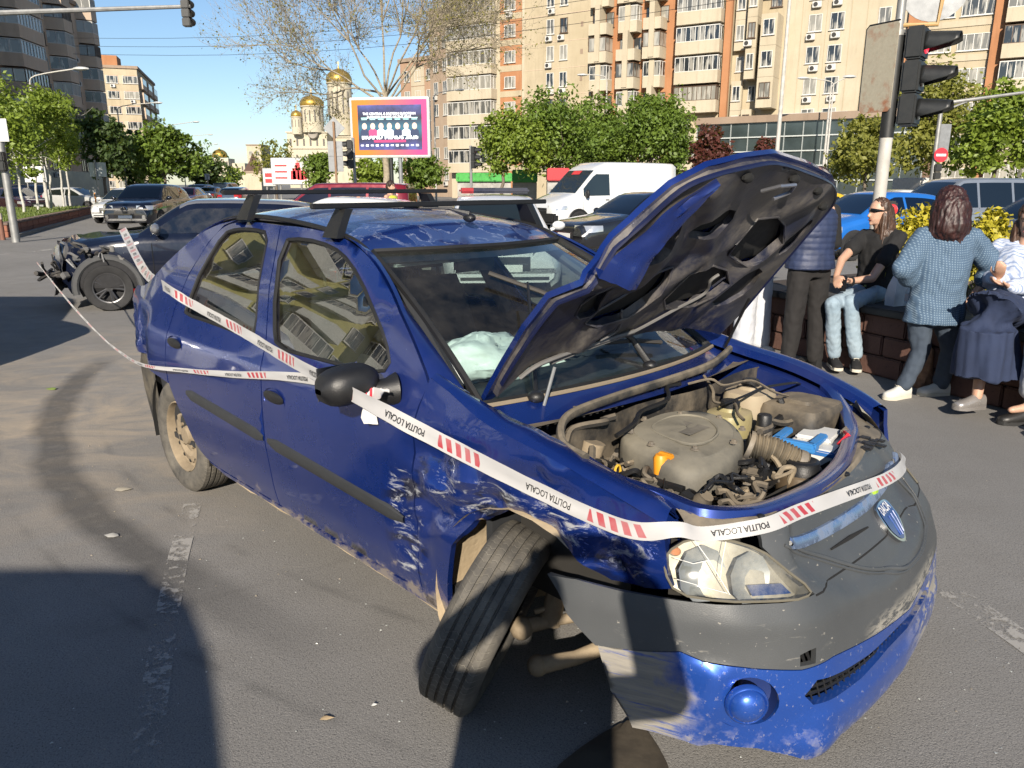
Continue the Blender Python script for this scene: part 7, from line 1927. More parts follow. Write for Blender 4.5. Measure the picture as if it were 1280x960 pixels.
MB().box((.02, -.028, zb_), (W_ * .80, .012, H_ * .74)).obj('screen_picture', m_scr2(), fr, 0)
def scr(u, v): return (u, -.037, zb_ + v)
def stext(t, size, v, bold=.0, u=0.0, mat=None): text_mesh(t, size, lambda a, b_: scr(a + u, b_ + v), 'lettering', mat or m_scrw, fr, bold)
m_scrw = m_lit('screen_white', (.8, .82, .86), .35)
stext('THE CENTRAL & EASTERN EUROPEAN', .165, H_ * .225, .004); stext('BUSINESS SUMMIT OF THE YEAR', .165, H_ * .17, .004)
stext('BRAND MINDS 2026', .34, -H_ * .155, .012)
MB().box((0, -.036, zb_ - H_ * .225), (W_ * .40, .006, .10)).obj('red_strip', m_lit('screen_red', (.75, .04, .12), .35), fr, 0)
for k in range(7):
    u = (-3 + k) * W_ * .105; sk_ = m_lit('portrait_skin', (.62, .42, .33), .3)
    MB().lathe([(.0, .006), (.13, .006), (.13, 0)], 14, Matrix.Translation(scr(u, .06)) @ Matrix.Rotation(R(90), 4, 'X') @ Matrix.Scale(1.3, 4, (0, 1, 0))).obj('portrait_face', sk_, fr, 0)
    MB().prism([(-.24, -.45), (.24, -.45), (.22, -.2), (.1, -.11), (-.1, -.11), (-.22, -.2)], 0, .006, Matrix.Translation(scr(u, .04)) @ Matrix.Rotation(R(90), 4, 'X')).obj('portrait_bust', m_lit('bust_%d' % (k % 3), ((.03, .04, .08), (.45, .05, .14), (.5, .52, .58))[(0, 1, 2, 2, 0, 2, 0)[k]], .3), fr, 0)
    MB().box(scr(u, .47), (.34, .005, .045)).box(scr(u, .40), (.30, .005, .035)).obj('name_line', m_lit('name_teal', (.35, .62, .62), .3), fr, 0)
for k in range(12): MB().box(scr(-1.5 + k * .27, -H_ * .295), (.15, .005, .07 + .03 * (k % 2))).obj('logo_mark', m_scrw, fr, 0)
# two small billboards in the middle distance
for nm, x0, x1, y0, y1, D, lab in (('small_billboard', 341, 383, 198, 230, 60, 'white billboard with a group of red figures'), ('small_billboard', 330, 343, 211, 232, 62, 'narrow white billboard with red blocks, left of the other')):
    a_, c_ = at(x0, y1, D), at(x1, y0, D); r_ = root(nm, lab, 'billboard', ((a_.x + c_.x) / 2, D, 0)); w_, h_2 = c_.x - a_.x, c_.z - a_.z; zc2 = (a_.z + c_.z) / 2
    MB().bbox((0, .12, zc2), (w_ + .12, .2, h_2 + .12), .03).obj('frame', SIGBACK, r_, 0)
    p_ = MB().box((0, 0, zc2), (w_, .03, h_2)).obj('poster', plain('poster_white', (.72, .72, .70), .6, var=.03), r_, 0)
    for s in (-.3, .3): MB().tube([(w_ * s, .15, 0), (w_ * s, .15, zc2 - h_2 / 2)], .08, 8).obj('post', GALV, r_)
    RED = plain('poster_red', (.55, .03, .04), .6)
    if w_ > 1.5:
        for k, (u, v, s) in enumerate(((.18, .0, 1.0), (.30, -.08, .9), (.40, -.1, .8), (.10, -.1, .8), (.24, .22, .7))):
            MB().lathe([(0, 0), (.12 * s, 0), (.12 * s, .008)], 12, Matrix.Translation((w_ * u, -.024, zc2 + h_2 * (v + .18))) @ Matrix.Rotation(R(90), 4, 'X')).obj('figure_head', plain('poster_skin', (.5, .27, .2), .6), p_, 0)
            MB().prism([(-.26 * s, -.8 * s), (.26 * s, -.8 * s), (.22 * s, 0), (-.22 * s, 0)], 0, .008, Matrix.Translation((w_ * u, -.016, zc2 + h_2 * (v + .12))) @ Matrix.Rotation(R(90), 4, 'X')).obj('figure_bust', RED, p_, 0)
        for k in range(3): MB().box((-w_ * .24, -.018, zc2 + h_2 * (.22 - .24 * k)), (w_ * .34, .006, h_2 * .07)).obj('print_line', RED, p_, 0)
    else:
        for k in range(2): MB().box((0, -.018, zc2 + h_2 * (.12 - .34 * k)), (w_ * .7, .006, h_2 * .24)).obj('print_block', RED, p_, 0)
# green and red stands under the trees
for x0, x1, y0, y1, D, col, lab in ((570, 640, 216, 227, 58, (.04, .36, .05), 'bright green hoarding at the foot of the balconies'), (640, 672, 212, 228, 52, (.05, .30, .06), 'green kiosk front under the yellow-green tree'), (684, 712, 210, 226, 46, (.48, .02, .03), 'red kiosk behind the white van')):
    a_, c_ = at(x0, y1, D), at(x1, y0, D); r_ = root('kiosk', lab, 'kiosk', ((a_.x + c_.x) / 2, D, 0)); w_ = c_.x - a_.x
    MB().bbox((0, .8, (a_.z + c_.z) / 2), (w_, 1.6, c_.z - a_.z), .05).obj('canopy', plain('kiosk_%d' % x0, col, .6), r_, 0)
    MB().bbox((0, .9, a_.z / 2), (w_ * .96, 1.3, a_.z), .02).obj('counter', plain('kiosk_body', (.35, .34, .32), .7, var=.3, scale=2), r_, 0)
# low pavilion with white front at the right behind the trees
a_, c_ = at(1148, 250, 40), at(1240, 222, 40); r_ = root('pavilion', 'low white-fronted pavilion with dark windows under the right-hand trees', 'pavilion', ((a_.x + c_.x) / 2, 40, 0)); w_ = c_.x - a_.x
MB().bbox((0, 1.5, c_.z / 2), (w_, 3, c_.z), .05).obj('wall', plain('pavilion_white', (.60, .58, .54), .7), r_, 0)
for k in range(5): MB().box((-w_ / 2 + w_ * (k + .5) / 5, -.02, c_.z * .55), (w_ / 6.5, .05, c_.z * .42)).obj('window', PANE, r_, 0)
# ---------------------------------------------------------------- the planter on the right
WA, WB = Vector((2.30, 8.60, 0)), Vector((3.95, 5.05, 0))
wd_ = WB - WA; WL = wd_.length; MW = Matrix.Translation(WA) @ Matrix.Rotation(math.atan2(wd_.y, wd_.x), 4, 'Z')      # local x along, +y behind the face
PST = m_brickwall('planter_block', (.075, .036, .027), (.115, .058, .042))
pw = root('planter_wall', 'dark red-brown block planter wall with a dark coping', 'planter wall'); pw.matrix_world = MW
_pb = {}
for row in range(3):
    x = -.0 if row % 2 else -.22
    while x < WL:
        L_ = min(.44, WL - x); x0 = max(0, x); L_ = x + .44 - x0 if x + .44 <= WL else WL - x0
        if L_ > .05:
            k = round(L_, 2)
            if k not in _pb: 
                _pb[k] = MB().bbox((0, .11, 0), (k - .012, .22, .172), .012).mesh('block'); _pb[k].materials.append(PST)
            link('block', _pb[k], pw, loc=(x0 + L_ / 2, random.uniform(-.004, .004), .092 + row * .182))
        x += .44
MB().box((WL / 2, .13, .27), (WL - .04, .16, .54)).obj('mortar', plain('dark_mortar', (.05, .04, .035), .95), pw, 0)
nc_ = int(WL / .8)
for k in range(nc_): MB().bbox((WL * (k + .5) / nc_, .14, .578), (WL / nc_ - .008, .40, .065), .012).obj('coping', plain('dark_coping', (.045, .045, .042), .7, var=.3), pw, 30)
rb_ = MB(); 
MB().grid(blob((2.62, -.02, .20), (.10, .05, .2), 6, .3), 0, True, MW).obj('crumbled_patch', plain('crumbled_stone', (.34, .19, .11), .95, var=.4, scale=14, bump=.6, bscale=20), None, 50, 'crumbled orange stone patch at the foot of the planter wall', 'stone')
q = [MW @ Vector(v) for v in ((0, .3, .56), (WL, .3, .56), (WL + .6, 2.6, .56), (-.2, 2.6, .56))]
MB().add([tuple(v) for v in q], [(0, 1, 2, 3)])
mb = MB(); mb.add([tuple(v) for v in q], [(0, 1, 2, 3)]); mb.obj('planter_soil', plain('soil', (.05, .035, .025), .95, bump=.6, bscale=30), kind='structure', smooth=0)
for nm, lab, px, D, boxes, n, mat in (('yellow_shrub', 'yellow-leaved shrub between the seated and the standing woman', 1125, 7.5, [(1098, 282, 1150, 345), (1085, 300, 1140, 380), (1120, 262, 1175, 330)], 5200, LEAF_YELLOW),
                                    ('yellow_shrub', 'yellow-leaved shrub to the right of the standing woman', 1232, 7.0, [(1205, 270, 1256, 325), (1222, 262, 1255, 310), (1195, 285, 1262, 350)], 5200, LEAF_YELLOW),
                                    ('green_shrub', 'green lower part of the planter shrub behind the bottles', 1140, 7.25, [(1090, 330, 1150, 405), (1120, 340, 1215, 410)], 3600, LEAF_YGREEN)):
    b = at(px, 231, D); b = Vector((b.x, b.y, .56)); t = root(nm, lab, 'shrub', b); lo = lobes_px(b, D, boxes)
    st = MB(); rg2 = np.random.default_rng(4)
    for q_ in lo:
        for _ in range(5): limb(st, rg2, (rg2.normal() * .05, rg2.normal() * .05, -.02), (q_[0] + rg2.normal() * q_[3] * .5, q_[1] + rg2.normal() * q_[4] * .4, q_[2] + rg2.random() * q_[5]), .008, .003)
    st.obj('stem', BARK, t); leafmesh('foliage', leaves(np.random.default_rng(len(nm) + n), lo, n, .030, 0, .9, n // 14), mat, t)
# bottle and bag on the wall
cp = MW @ Vector((1.86, .22, .612))
bo = root('water_bottle', 'clear plastic bottle with a red cap on the planter wall', 'bottle', at(1117, 395, 6.55)); zc3 = -(bo.location.z - .612)
MB().lathe([(0, 0), (.032, 0), (.034, .02), (.034, .13), (.03, .15), (.013, .185), (.013, .20)], 18).obj('body', glass('bottle_clear', (.85, .88, .9), 1.3), bo); MB().lathe([(.034, .06), (.0345, .06), (.0345, .12), (.034, .12)], 18).obj('label_band', plain('label_pale', (.6, .55, .55), .5), bo); MB().lathe([(.016, .195), (.016, .225), (0, .225)], 14).obj('cap', plain('cap_red', (.55, .03, .03), .4), bo)
bo.location = MW.inverted() @ bo.location; bo.location = MW @ Vector((bo.location.x, .18, .6115))
bp_ = MW.inverted() @ at(1104, 390, 6.7); bg = root('paper_bag', 'small white bag standing on the planter wall beside the bottle', 'bag', MW @ Vector((bp_.x, .22, .6115)), .4)
MB().grid([[(a_ * w, b_ * w * .55, z) for a_, b_ in ((-.09, -.09), (.09, -.09), (.09, .09), (-.09, .09))] for w, z in ((1, 0), (1.05, .08), (.9, .17), (.55, .26), (.3, .31))], 0, True).obj('sack', plain('bag_white', (.72, .72, .72), .7, bump=.4, bscale=30), bg, 60)
# ---------------------------------------------------------------- people
def V3(*a): return Vector(a)
def capsule(mb, p, q, r0, r1, n=14):
    p = Vector(p); q = Vector(q); d = (q - p); L = d.length
    if L < 1e-6: mb.ball(p, r0, n); return
    d /= L; pts = []; rs = []
    for k in range(5): a = math.pi / 2 * (1 - k / 4); pts.append(p - d * r0 * math.sin(a)); rs.append(max(.0008, r0 * math.cos(a)))
    for k in range(5): a = math.pi / 2 * k / 4; pts.append(q + d * r1 * math.sin(a)); rs.append(max(.0008, r1 * math.cos(a)))
    mb.tube(pts, rs, n)
def chain(mb, pts, rs):
    for i in range(len(pts) - 1): capsule(mb, pts[i], pts[i + 1], rs[i], rs[i + 1])
def loft(mb, rings, n=20):
    """rings: (centre, half-width vector, half-depth vector)"""
    rows = []
    for c, a, b in rings: rows.append([Vector(c) + Vector(a) * math.cos(2 * math.pi * k / n) + Vector(b) * math.sin(2 * math.pi * k / n) for k in range(n)])
    mb.grid(rows, 0, True); mb.add(rows[0], [tuple(range(n - 1, -1, -1))]); mb.add(rows[-1], [tuple(range(n))])
def skin(mb, name, mat, parent, voxel=.011, smooth=6, disp=None, label=None):
    """melts the pieces into one continuous surface"""
    me = mb.mesh(name + '_src'); o = bpy.data.objects.new(name + '_src', me); COL.objects.link(o)
    m = o.modifiers.new('r', 'REMESH'); m.mode = 'VOXEL'; m.voxel_size = voxel
    s = o.modifiers.new('s', 'SMOOTH'); s.iterations = smooth; s.factor = .5
    dg = bpy.context.evaluated_depsgraph_get(); out = bpy.data.meshes.new_from_object(o.evaluated_get(dg)); out.name = name
    bpy.data.objects.remove(o); bpy.data.meshes.remove(me)
    if disp:
        nn = [v.normal.copy() for v in out.vertices]
        for v, n_ in zip(out.vertices, nn): v.co += n_ * disp(v.co)
    out.polygons.foreach_set('use_smooth', [True] * len(out.polygons)); out.materials.clear(); out.materials.append(mat)
    return link(name, out, parent, label)
def m_skin():
    g = G('skin'); c = g.mix(g.noise(14, 4), (.38, .225, .155), (.45, .275, .195)); return g.bsdf(color=c, rough=.5, sss=.08)
SKIN = m_skin()
def cloth(name, a, b=None, sc=40, bump=.25):
    if name in MATS: return MATS[name]
    b = tuple(k * .76 for k in (b or tuple(q * .75 for q in a))); a = tuple(k * .76 for k in a)
    g = G(name); c = g.mix(g.mr(g.noise(6, 5, .6), .3, .7), a, b or tuple(k * .75 for k in a))
    h = g.math('ADD', g.mul(g.noise(9, 5, .6), 1.0), g.mul(g.noise(sc * 8, 2), .15))
    MATS[name] = g.bsdf(color=c, rough=.88, normal=g.bump(h, bump, .02)); return MATS[name]
def fold(scale, amp, seed=0): return lambda co: amp * (N3((co.x, co.y, co.z * .45), scale, seed) + .5 * N3((co.x * 1.5, co.y, co.z), scale * 2.1, seed + 4))
def head(mb, c, f, up, s=1.0):
    """skull, jaw, nose, ears; f is where the face looks"""
    f = Vector(f).normalized(); up = Vector(up).normalized(); r = f.cross(up).normalized(); up = r.cross(f); c = Vector(c)
    def P(x, y, z): return c + r * x * s + f * y * s + up * z * s
    loft(mb, [(P(0, .035, -.115), r * .022, f * .02), (P(0, .032, -.10), r * .045 * s, f * .05 * s), (P(0, .018, -.06), r * .062 * s, f * .078 * s), (P(0, .004, -.01), r * .071 * s, f * .092 * s), (P(0, -.004, .04), r * .075 * s, f * .098 * s), (P(0, -.008, .08), r * .066 * s, f * .086 * s), (P(0, -.01, .105), r * .045 * s, f * .06 * s), (P(0, -.01, .118), r * .015, f * .02)])
    capsule(mb, P(0, .088, .005), P(0, .112, -.032), .010 * s, .014 * s, 8); capsule(mb, P(-.022, .082, -.068), P(.022, .082, -.068), .010 * s, .010 * s, 8); mb.ball(P(0, .078, -.098), .02 * s, 8)
    for k in (-1, 1): mb.ball(P(.073 * k, -.01, -.015), (.014 * s, .022 * s, .032 * s), 8)
    capsule(mb, P(0, -.02, -.09), P(0, -.035, -.19), .052 * s, .056 * s)
    return P
def hand(mb, w, d, palm, side, curl=.5, s=1.0):
    """palm and five bent fingers; w wrist, d along the hand, palm the way the palm faces"""
    w = Vector(w); d = Vector(d).normalized(); pl = Vector(palm); pl = (pl - d * pl.dot(d)).normalized(); x = d.cross(pl) * side
    loft(mb, [(w, x * .024 * s, pl * .018 * s), (w + d * .03 * s, x * .036 * s, pl * .017 * s), (w + d * .08 * s, x * .042 * s, pl * .014 * s), (w + d * .095 * s, x * .036 * s, pl * .010 * s)], 12)
    for k, L in enumerate((.070, .078, .073, .056)):
        b = w + d * .088 * s + x * (.031 - .0205 * k) * s; q = [b]; a = curl * .5
        for j, f_ in enumerate((.45, .32, .23)):
            q.append(q[-1] + (d * math.cos(a) + pl * math.sin(a)) * L * f_ * s); a += curl * .75
        chain(mb, q, [.0095 * s, .009 * s, .008 * s, .0068 * s])
    b = w + d * .025 * s + x * .028 * s; m_ = b + (d * .7 + x * .7 + pl * .25) * .042 * s; chain(mb, [b, m_, m_ + (d * .85 + x * .1 + pl * .4) * .036 * s], [.013 * s, .011 * s, .008 * s])
def shoe(parent, ankle, d, mat, sole=None, L=.27, h=.085, heel=0, nm='shoe', boot=0.0):
    a = Vector(ankle); d = Vector(d); d.z = 0; d.normalize(); x = Vector((d.y, -d.x, 0)); z0 = a.z - h; up = Vector((0, 0, 1)); o = Vector((a.x, a.y, 0))
    mb = MB(); rows = []
    for t, w, hh in ((-.27, .020, .05), (-.25, .033, .085), (-.1, .036, .095 if not boot else .11), (.12, .036, .088), (.35, .042, .062), (.55, .044, .05), (.68, .036, .04), (.73, .014, .03)):
        c = o + d * t * L; rows.append([c + x * w * 1.05 * math.cos(k * math.pi / 8) + up * (z0 + .022 + hh * max(0, math.sin(k * math.pi / 8)) ** .6) for k in range(9)] + [c + x * w * .9 * q + up * (z0 + .016) for q in (-1, 0, 1)])
    mb.grid(rows, 0, True); mb.add(rows[0], [tuple(range(12))]); mb.add(rows[-1], [tuple(range(12))])
    if boot: mb.tube([o + up * (z0 + .05), o - d * .01 + up * (z0 + .10), o - d * .012 + up * (z0 + .10 + boot)], [.050, .052, .058], 14)
    sh = mb.obj(nm, mat, parent, 60)
    sb_ = MB(); rr = []
    for z in (0, .026): rr.append([o + d * t * L + x * w * 1.12 * s_ + up * (z0 + z + (.004 if t > .6 else 0)) for t, w, s_ in ((-.28, .015, 1), (-.24, .034, 1), (.1, .036, 1), (.45, .045, 1), (.68, .034, 1), (.75, .012, 1), (.75, .012, -1), (.68, .034, -1), (.45, .045, -1), (.1, .036, -1), (-.24, .034, -1), (-.28, .015, -1))])
    sb_.grid(rr, 0, True); sb_.add(rr[0], [tuple(range(12))]); sb_.add(rr[1], [tuple(range(12))]); sb_.obj('sole', sole or mat, sh, 40)
    if not boot and sole is not None and sole is not mat:
        lc = MB()
        for k in range(4):
            c = o + d * (.14 + .055 * k) * L + up * (z0 + .022 + .088 - .012 * k); lc.tube([c - x * .022, c + up * .005, c + x * .022], .0035, 5)
        lc.obj('laces', sole, sh)
    return sh
def person(label, J, f, mats, voxel=.011, s=1.0, group=None, hands=True, curl=.5, female=True, body_only=False):
    """J: joints in the world. Returns the figure: its body is one skinned surface"""
    mb = MB(); f = Vector(f).normalized(); r = Vector((f.y, -f.x, 0)); J = dict(J); eyes = J.pop('eyes', True); J = {k: Vector(v) for k, v in J.items()}
    up = (J['neck'] - J['pelvis']).normalized(); sw = .165 if female else .19
    P = head(mb, J['head'], J.get('face', f), J.get('hup', (0, 0, 1)), s)
    capsule(mb, J['neck'] - up * .02, J['head'] - Vector((0, 0, .09)), .056, .05)
    tors = [(J['pelvis'] - up * .06, r * .145 * s, f * .10 * s), (J['pelvis'] + up * .04, r * .16 * s, f * .115 * s), (J['pelvis'].lerp(J['neck'], .35), r * .130 * s, f * .095 * s), (J['pelvis'].lerp(J['neck'], .62), r * .150 * s, f * .110 * s), (J['pelvis'].lerp(J['neck'], .84), r * .165 * s, f * .092 * s), (J['neck'] - up * .02, r * .085 * s, f * .062 * s)]
    loft(mb, tors)
    for sd in 'LR':
        k = 1 if sd == 'R' else -1
        capsule(mb, J['neck'] - up * .045, J['sh' + sd], .055, .052); chain(mb, [J['sh' + sd], J['el' + sd], J['wr' + sd]], [.049 * s, .038 * s, .026 * s])
        if hands and 'hd' + sd in J: hand(mb, J['wr' + sd], J['hd' + sd], J.get('pm' + sd, f), k, curl, s)
        chain(mb, [J['hip' + sd], J['kn' + sd], J['an' + sd]], [.085 * s, .056 * s, .036 * s]); capsule(mb, J['kn' + sd].lerp(J['an' + sd], .12), J['kn' + sd].lerp(J['an' + sd], .45), .054 * s, .05 * s)
        ft = Vector(J.get('ft' + sd, f)); ft.z = 0; ft.normalize(); capsule(mb, J['an' + sd] - Vector((0, 0, .035)), J['an' + sd] + ft * .13 - Vector((0, 0, .055)), .034, .026)
    body = skin(mb, 'person', SKIN, None, voxel, 5); tag(body, label, 'person', group)
    if eyes:
        for k in (-1, 1):
            MB().ball(P(.030 * k, .083, .012), .0085 * s, 8).obj('eye', plain('eye_dark', (.05, .035, .025), .2), body); 
            MB().tube([P(.018 * k, .094, .03), P(.034 * k, .090, .034), P(.05 * k, .078, .028)], .0035, 5).obj('eyebrow', plain('brow', (.06, .035, .02), .8), body)
        MB().tube([P(-.022, .094, -.066), P(0, .102, -.064), P(.022, .094, -.066)], .0045, 6).obj('mouth', plain('lips', (.42, .13, .12), .5), body)
    return body, J, r, f, up
def garment_torso(mb, J, r, f, k=1.0, hem=-.10, add=.018, top=.985, wide=1.0):
    up = (J['neck'] - J['pelvis']).normalized(); p, n = J['pelvis'], J['neck']
    loft(mb, [(p + up * hem, r * (.165 * wide + add) * k, f * (.125 * wide + add) * k), (p + up * (hem + .012), r * (.168 * wide + add) * k, f * (.128 * wide + add) * k), (p.lerp(n, .25), r * (.145 * wide + add) * k, f * (.108 + add) * k), (p.lerp(n, .55), r * (.150 * wide + add) * k, f * (.115 + add) * k), (p.lerp(n, .82), r * (.162 + add) * k, f * (.094 + add) * k), (p.lerp(n, .93), r * (.125 + add) * k, f * (.075 + add) * k), (p.lerp(n, top), r * .068 * k, f * .062 * k)])
def sleeves(mb, J, r0, r1, frac_el=1.0, to_wrist=0.0, neck=True):
    for sd in 'LR':
        if neck: capsule(mb, J['neck'].lerp(J['sh' + sd], .35) - Vector((0, 0, .02)), J['sh' + sd], .06, r0)
        e = J['sh' + sd].lerp(J['el' + sd], frac_el)
        chain(mb, [J['sh' + sd], e] + ([J['el' + sd].lerp(J['wr' + sd], to_wrist)] if to_wrist else []), [r0, (r0 + r1) / 2 if to_wrist else r1] + ([r1] if to_wrist else []))
def trousers(mb, J, r, f, th=.098, kn=.075, an=.062, end=.93):
    up = Vector((0, 0, 1)); p = J['pelvis']
    loft(mb, [(p - up * .10, r * .15, f * .11), (p - up * .02, r * .172, f * .13), (p + up * .06, r * .158, f * .115), (p + up * .10, r * .148, f * .105)])
    for sd in 'LR':
        a = J['kn' + sd].lerp(J['an' + sd], end); chain(mb, [J['hip' + sd], J['kn' + sd], a], [th, kn, an])
def hairmass(J, pts, mat, parent, voxel=.009, amp=.008, seed=0):
    """pts: list of capsules (p, q, r0, r1)"""
    mb = MB()
    for p, q, a, b in pts: capsule(mb, p, q, a, b)
    return skin(mb, 'hair', mat, parent, voxel, 3, lambda co: amp * (N3((co.x * 3, co.y * 3, co.z * .35), 20, seed) + .8 * N3((co.x * 3, co.y * 3, co.z * .3), 55, seed)))
def m_hair(name, a, b):
    g = G(name); st = g.noise(60, 4, .6, v=g.mapv((1, 1, .06))); c = g.mix(g.mr(st, .35, .65), a, b)
    return g.bsdf(color=c, rough=.5, normal=g.bump(st, .6, .006))
HBROWN = m_hair('brown_hair', (.018, .010, .006), (.075, .035, .018)); HRED = m_hair('auburn_hair', (.010, .004, .004), (.042, .012, .010)); HDARK = m_hair('dark_hair', (.012, .008, .006), (.04, .022, .014))
JEANL = cloth('pale_jeans', (.34, .43, .50), (.25, .34, .42)); JEAND = cloth('dark_jeans', (.060, .082, .115), (.036, .052, .080)); BLK = cloth('black_cloth', (.010, .010, .011)); BLKT = cloth('black_trousers', (.016, .014, .014))
SHW = plain('white_leather', (.66, .65, .60), .5); SHS = plain('sole_cream', (.62, .58, .48), .7)
def wpt(px, py, Y): return at(px, py, Y)
# --- man in the padded vest, mostly behind the bonnet
Y = 6.85; fx_, fy_ = wpt(985, 460, Y).x, Y
c0 = Vector((wpt(1000, 460, Y).x, Y, 0)); f0 = Vector((-.35, .94, 0)).normalized(); r0_ = Vector((f0.y, -f0.x, 0))
J = dict(head=c0 + V3(0, 0, 1.66), neck=c0 + V3(0, 0, 1.47), pelvis=c0 + V3(0, 0, .95), shL=c0 - r0_ * .20 + V3(0, 0, 1.42), shR=c0 + r0_ * .20 + V3(0, 0, 1.42), elL=c0 - r0_ * .26 + V3(0, 0, 1.14) - f0 * .03, elR=c0 + r0_ * .26 + V3(0, 0, 1.14), wrL=c0 - r0_ * .2 + V3(0, 0, 1.02) + f0 * .2, wrR=c0 + r0_ * .2 + V3(0, 0, 1.02) + f0 * .2, hdL=f0, hdR=f0,
         hipL=c0 - r0_ * .10 + V3(0, 0, .90), hipR=c0 + r0_ * .10 + V3(0, 0, .90), knL=c0 - r0_ * .13 + V3(0, 0, .50), knR=c0 + r0_ * .13 + V3(0, 0, .50), anL=c0 - r0_ * .14 + V3(0, 0, .09), anR=c0 + r0_ * .15 + V3(0, 0, .09), eyes=False)
b, J, r, f, up = person('person in a navy quilted vest and black trousers standing behind the raised bonnet', J, f0, None, female=False)
mb = MB(); garment_torso(mb, J, r, f, 1.16, -.02, .03, .97); vest = skin(mb, 'vest', plain('navy_nylon', (.022, .034, .085), .6, var=.2, bump=.2, bscale=30), b, .010, 3, lambda co: min(.010, .012 * abs(math.sin(co.z * math.pi / .050)) ** .45) - .006 + .004 * N3(co, 18))
mb = MB(); trousers(mb, J, r, f, .105, .085, .072); skin(mb, 'trousers', BLKT, b, .011, 4, fold(9, .012))
mb = MB(); sleeves(mb, J, .062, .05, 1.0, .9, False); skin(mb, 'sleeves', BLK, b, .011, 4)
hairmass(J, [(J['head'] + V3(0, 0, .05) - f * .01, J['head'] + V3(0, 0, .0) - f * .035, .088, .085)], HDARK, b)
for sd in 'LR': shoe(b, J['an' + sd], f, BLK, None, .28)
# --- person in white trousers behind
c0 = Vector((wpt(938, 440, 7.6).x, 7.6, 0)); f0 = Vector((.6, -.8, 0)).normalized(); r0_ = Vector((f0.y, -f0.x, 0))
J = dict(head=c0 + V3(0, 0, 1.55), neck=c0 + V3(0, 0, 1.37), pelvis=c0 + V3(0, 0, .90), shL=c0 - r0_ * .17 + V3(0, 0, 1.33), shR=c0 + r0_ * .17 + V3(0, 0, 1.33), elL=c0 - r0_ * .22 + V3(0, 0, 1.06), elR=c0 + r0_ * .22 + V3(0, 0, 1.06), wrL=c0 - r0_ * .1 + V3(0, 0, 1.05) + f0 * .2, wrR=c0 + r0_ * .1 + V3(0, 0, 1.05) + f0 * .2, hdL=f0, hdR=f0,
         hipL=c0 - r0_ * .09 + V3(0, 0, .86), hipR=c0 + r0_ * .09 + V3(0, 0, .86), knL=c0 - r0_ * .12 + V3(0, 0, .47), knR=c0 + r0_ * .12 + V3(0, 0, .47), anL=c0 - r0_ * .13 + V3(0, 0, .08), anR=c0 + r0_ * .15 + V3(0, 0, .08), eyes=False)
b, J, r, f, up = person('person in wide white trousers half hidden behind the bonnet stay', J, f0, None)
mb = MB(); trousers(mb, J, r, f, .105, .10, .105); skin(mb, 'trousers', cloth('white_trousers', (.62, .64, .68), (.5, .52, .58)), b, .012, 4, fold(9, .01))
mb = MB(); garment_torso(mb, J, r, f, 1.0, -.06, .02); sleeves(mb, J, .06, .05, 1, .9); skin(mb, 'shirt', cloth('grey_shirt', (.20, .21, .24)), b, .012, 4)
hairmass(J, [(J['head'] + V3(0, 0, .04) - f * .01, J['head'] + V3(0, 0, -.12) - f * .04, .09, .07)], HDARK, b)
for sd in 'LR': shoe(b, J['an' + sd], f, SHW, SHS, .25)
# --- seated woman in black looking left
Y = 7.12; hp_ = wpt(1093, 372, Y + .08)
pel = V3(hp_.x - .01, Y + .10, .70); fs = Vector((-.80, -.60, 0)).normalized(); rs = Vector((fs.y, -fs.x, 0))
nk = pel + V3(.02, -.02, .53) + fs * .02; hd_ = nk + V3(0, 0, .17) + Vector((-.045, 0, 0))
kL = wpt(1040, 388, Y - .42); kR = wpt(1062, 386, Y - .40)
J = dict(head=hd_, neck=nk, pelvis=pel, face=(-.97, -.22, -.03), shL=nk - rs * -.0 + rs * -.165 - V3(0, 0, .05), shR=nk + rs * .165 - V3(0, 0, .05))
J['shL'] = nk - rs * .165 - V3(0, 0, .05)
ha = wpt(1046, 350, Y - .30); hb_ = wpt(1056, 352, Y - .26)
J.update(elR=wpt(1052, 325, Y - .05), elL=wpt(1090, 348, Y - .16), wrR=ha + V3(.015, .06, .02), wrL=hb_ + V3(.05, .03, .0), hdR=(-.25, -.9, -.35), hdL=(-.85, -.5, -.1), pmR=(.5, 0, -.6), pmL=(.1, .4, .8))
anL = wpt(1043, 440, Y - .30); anR = wpt(1070, 447, Y - .36)
J.update(hipL=pel - rs * .09 - V3(0, 0, .03), hipR=pel + rs * .09 - V3(0, 0, .03), knL=V3(kL.x, kL.y, .63), knR=V3(kR.x, kR.y, .64), anL=V3(anL.x, anL.y, .14), anR=V3(anR.x, anR.y, .14), ftL=(-.3, -.9, 0), ftR=(-.1, -1, 0))
if J['knL'].x > J['knR'].x: pass
swap = {}
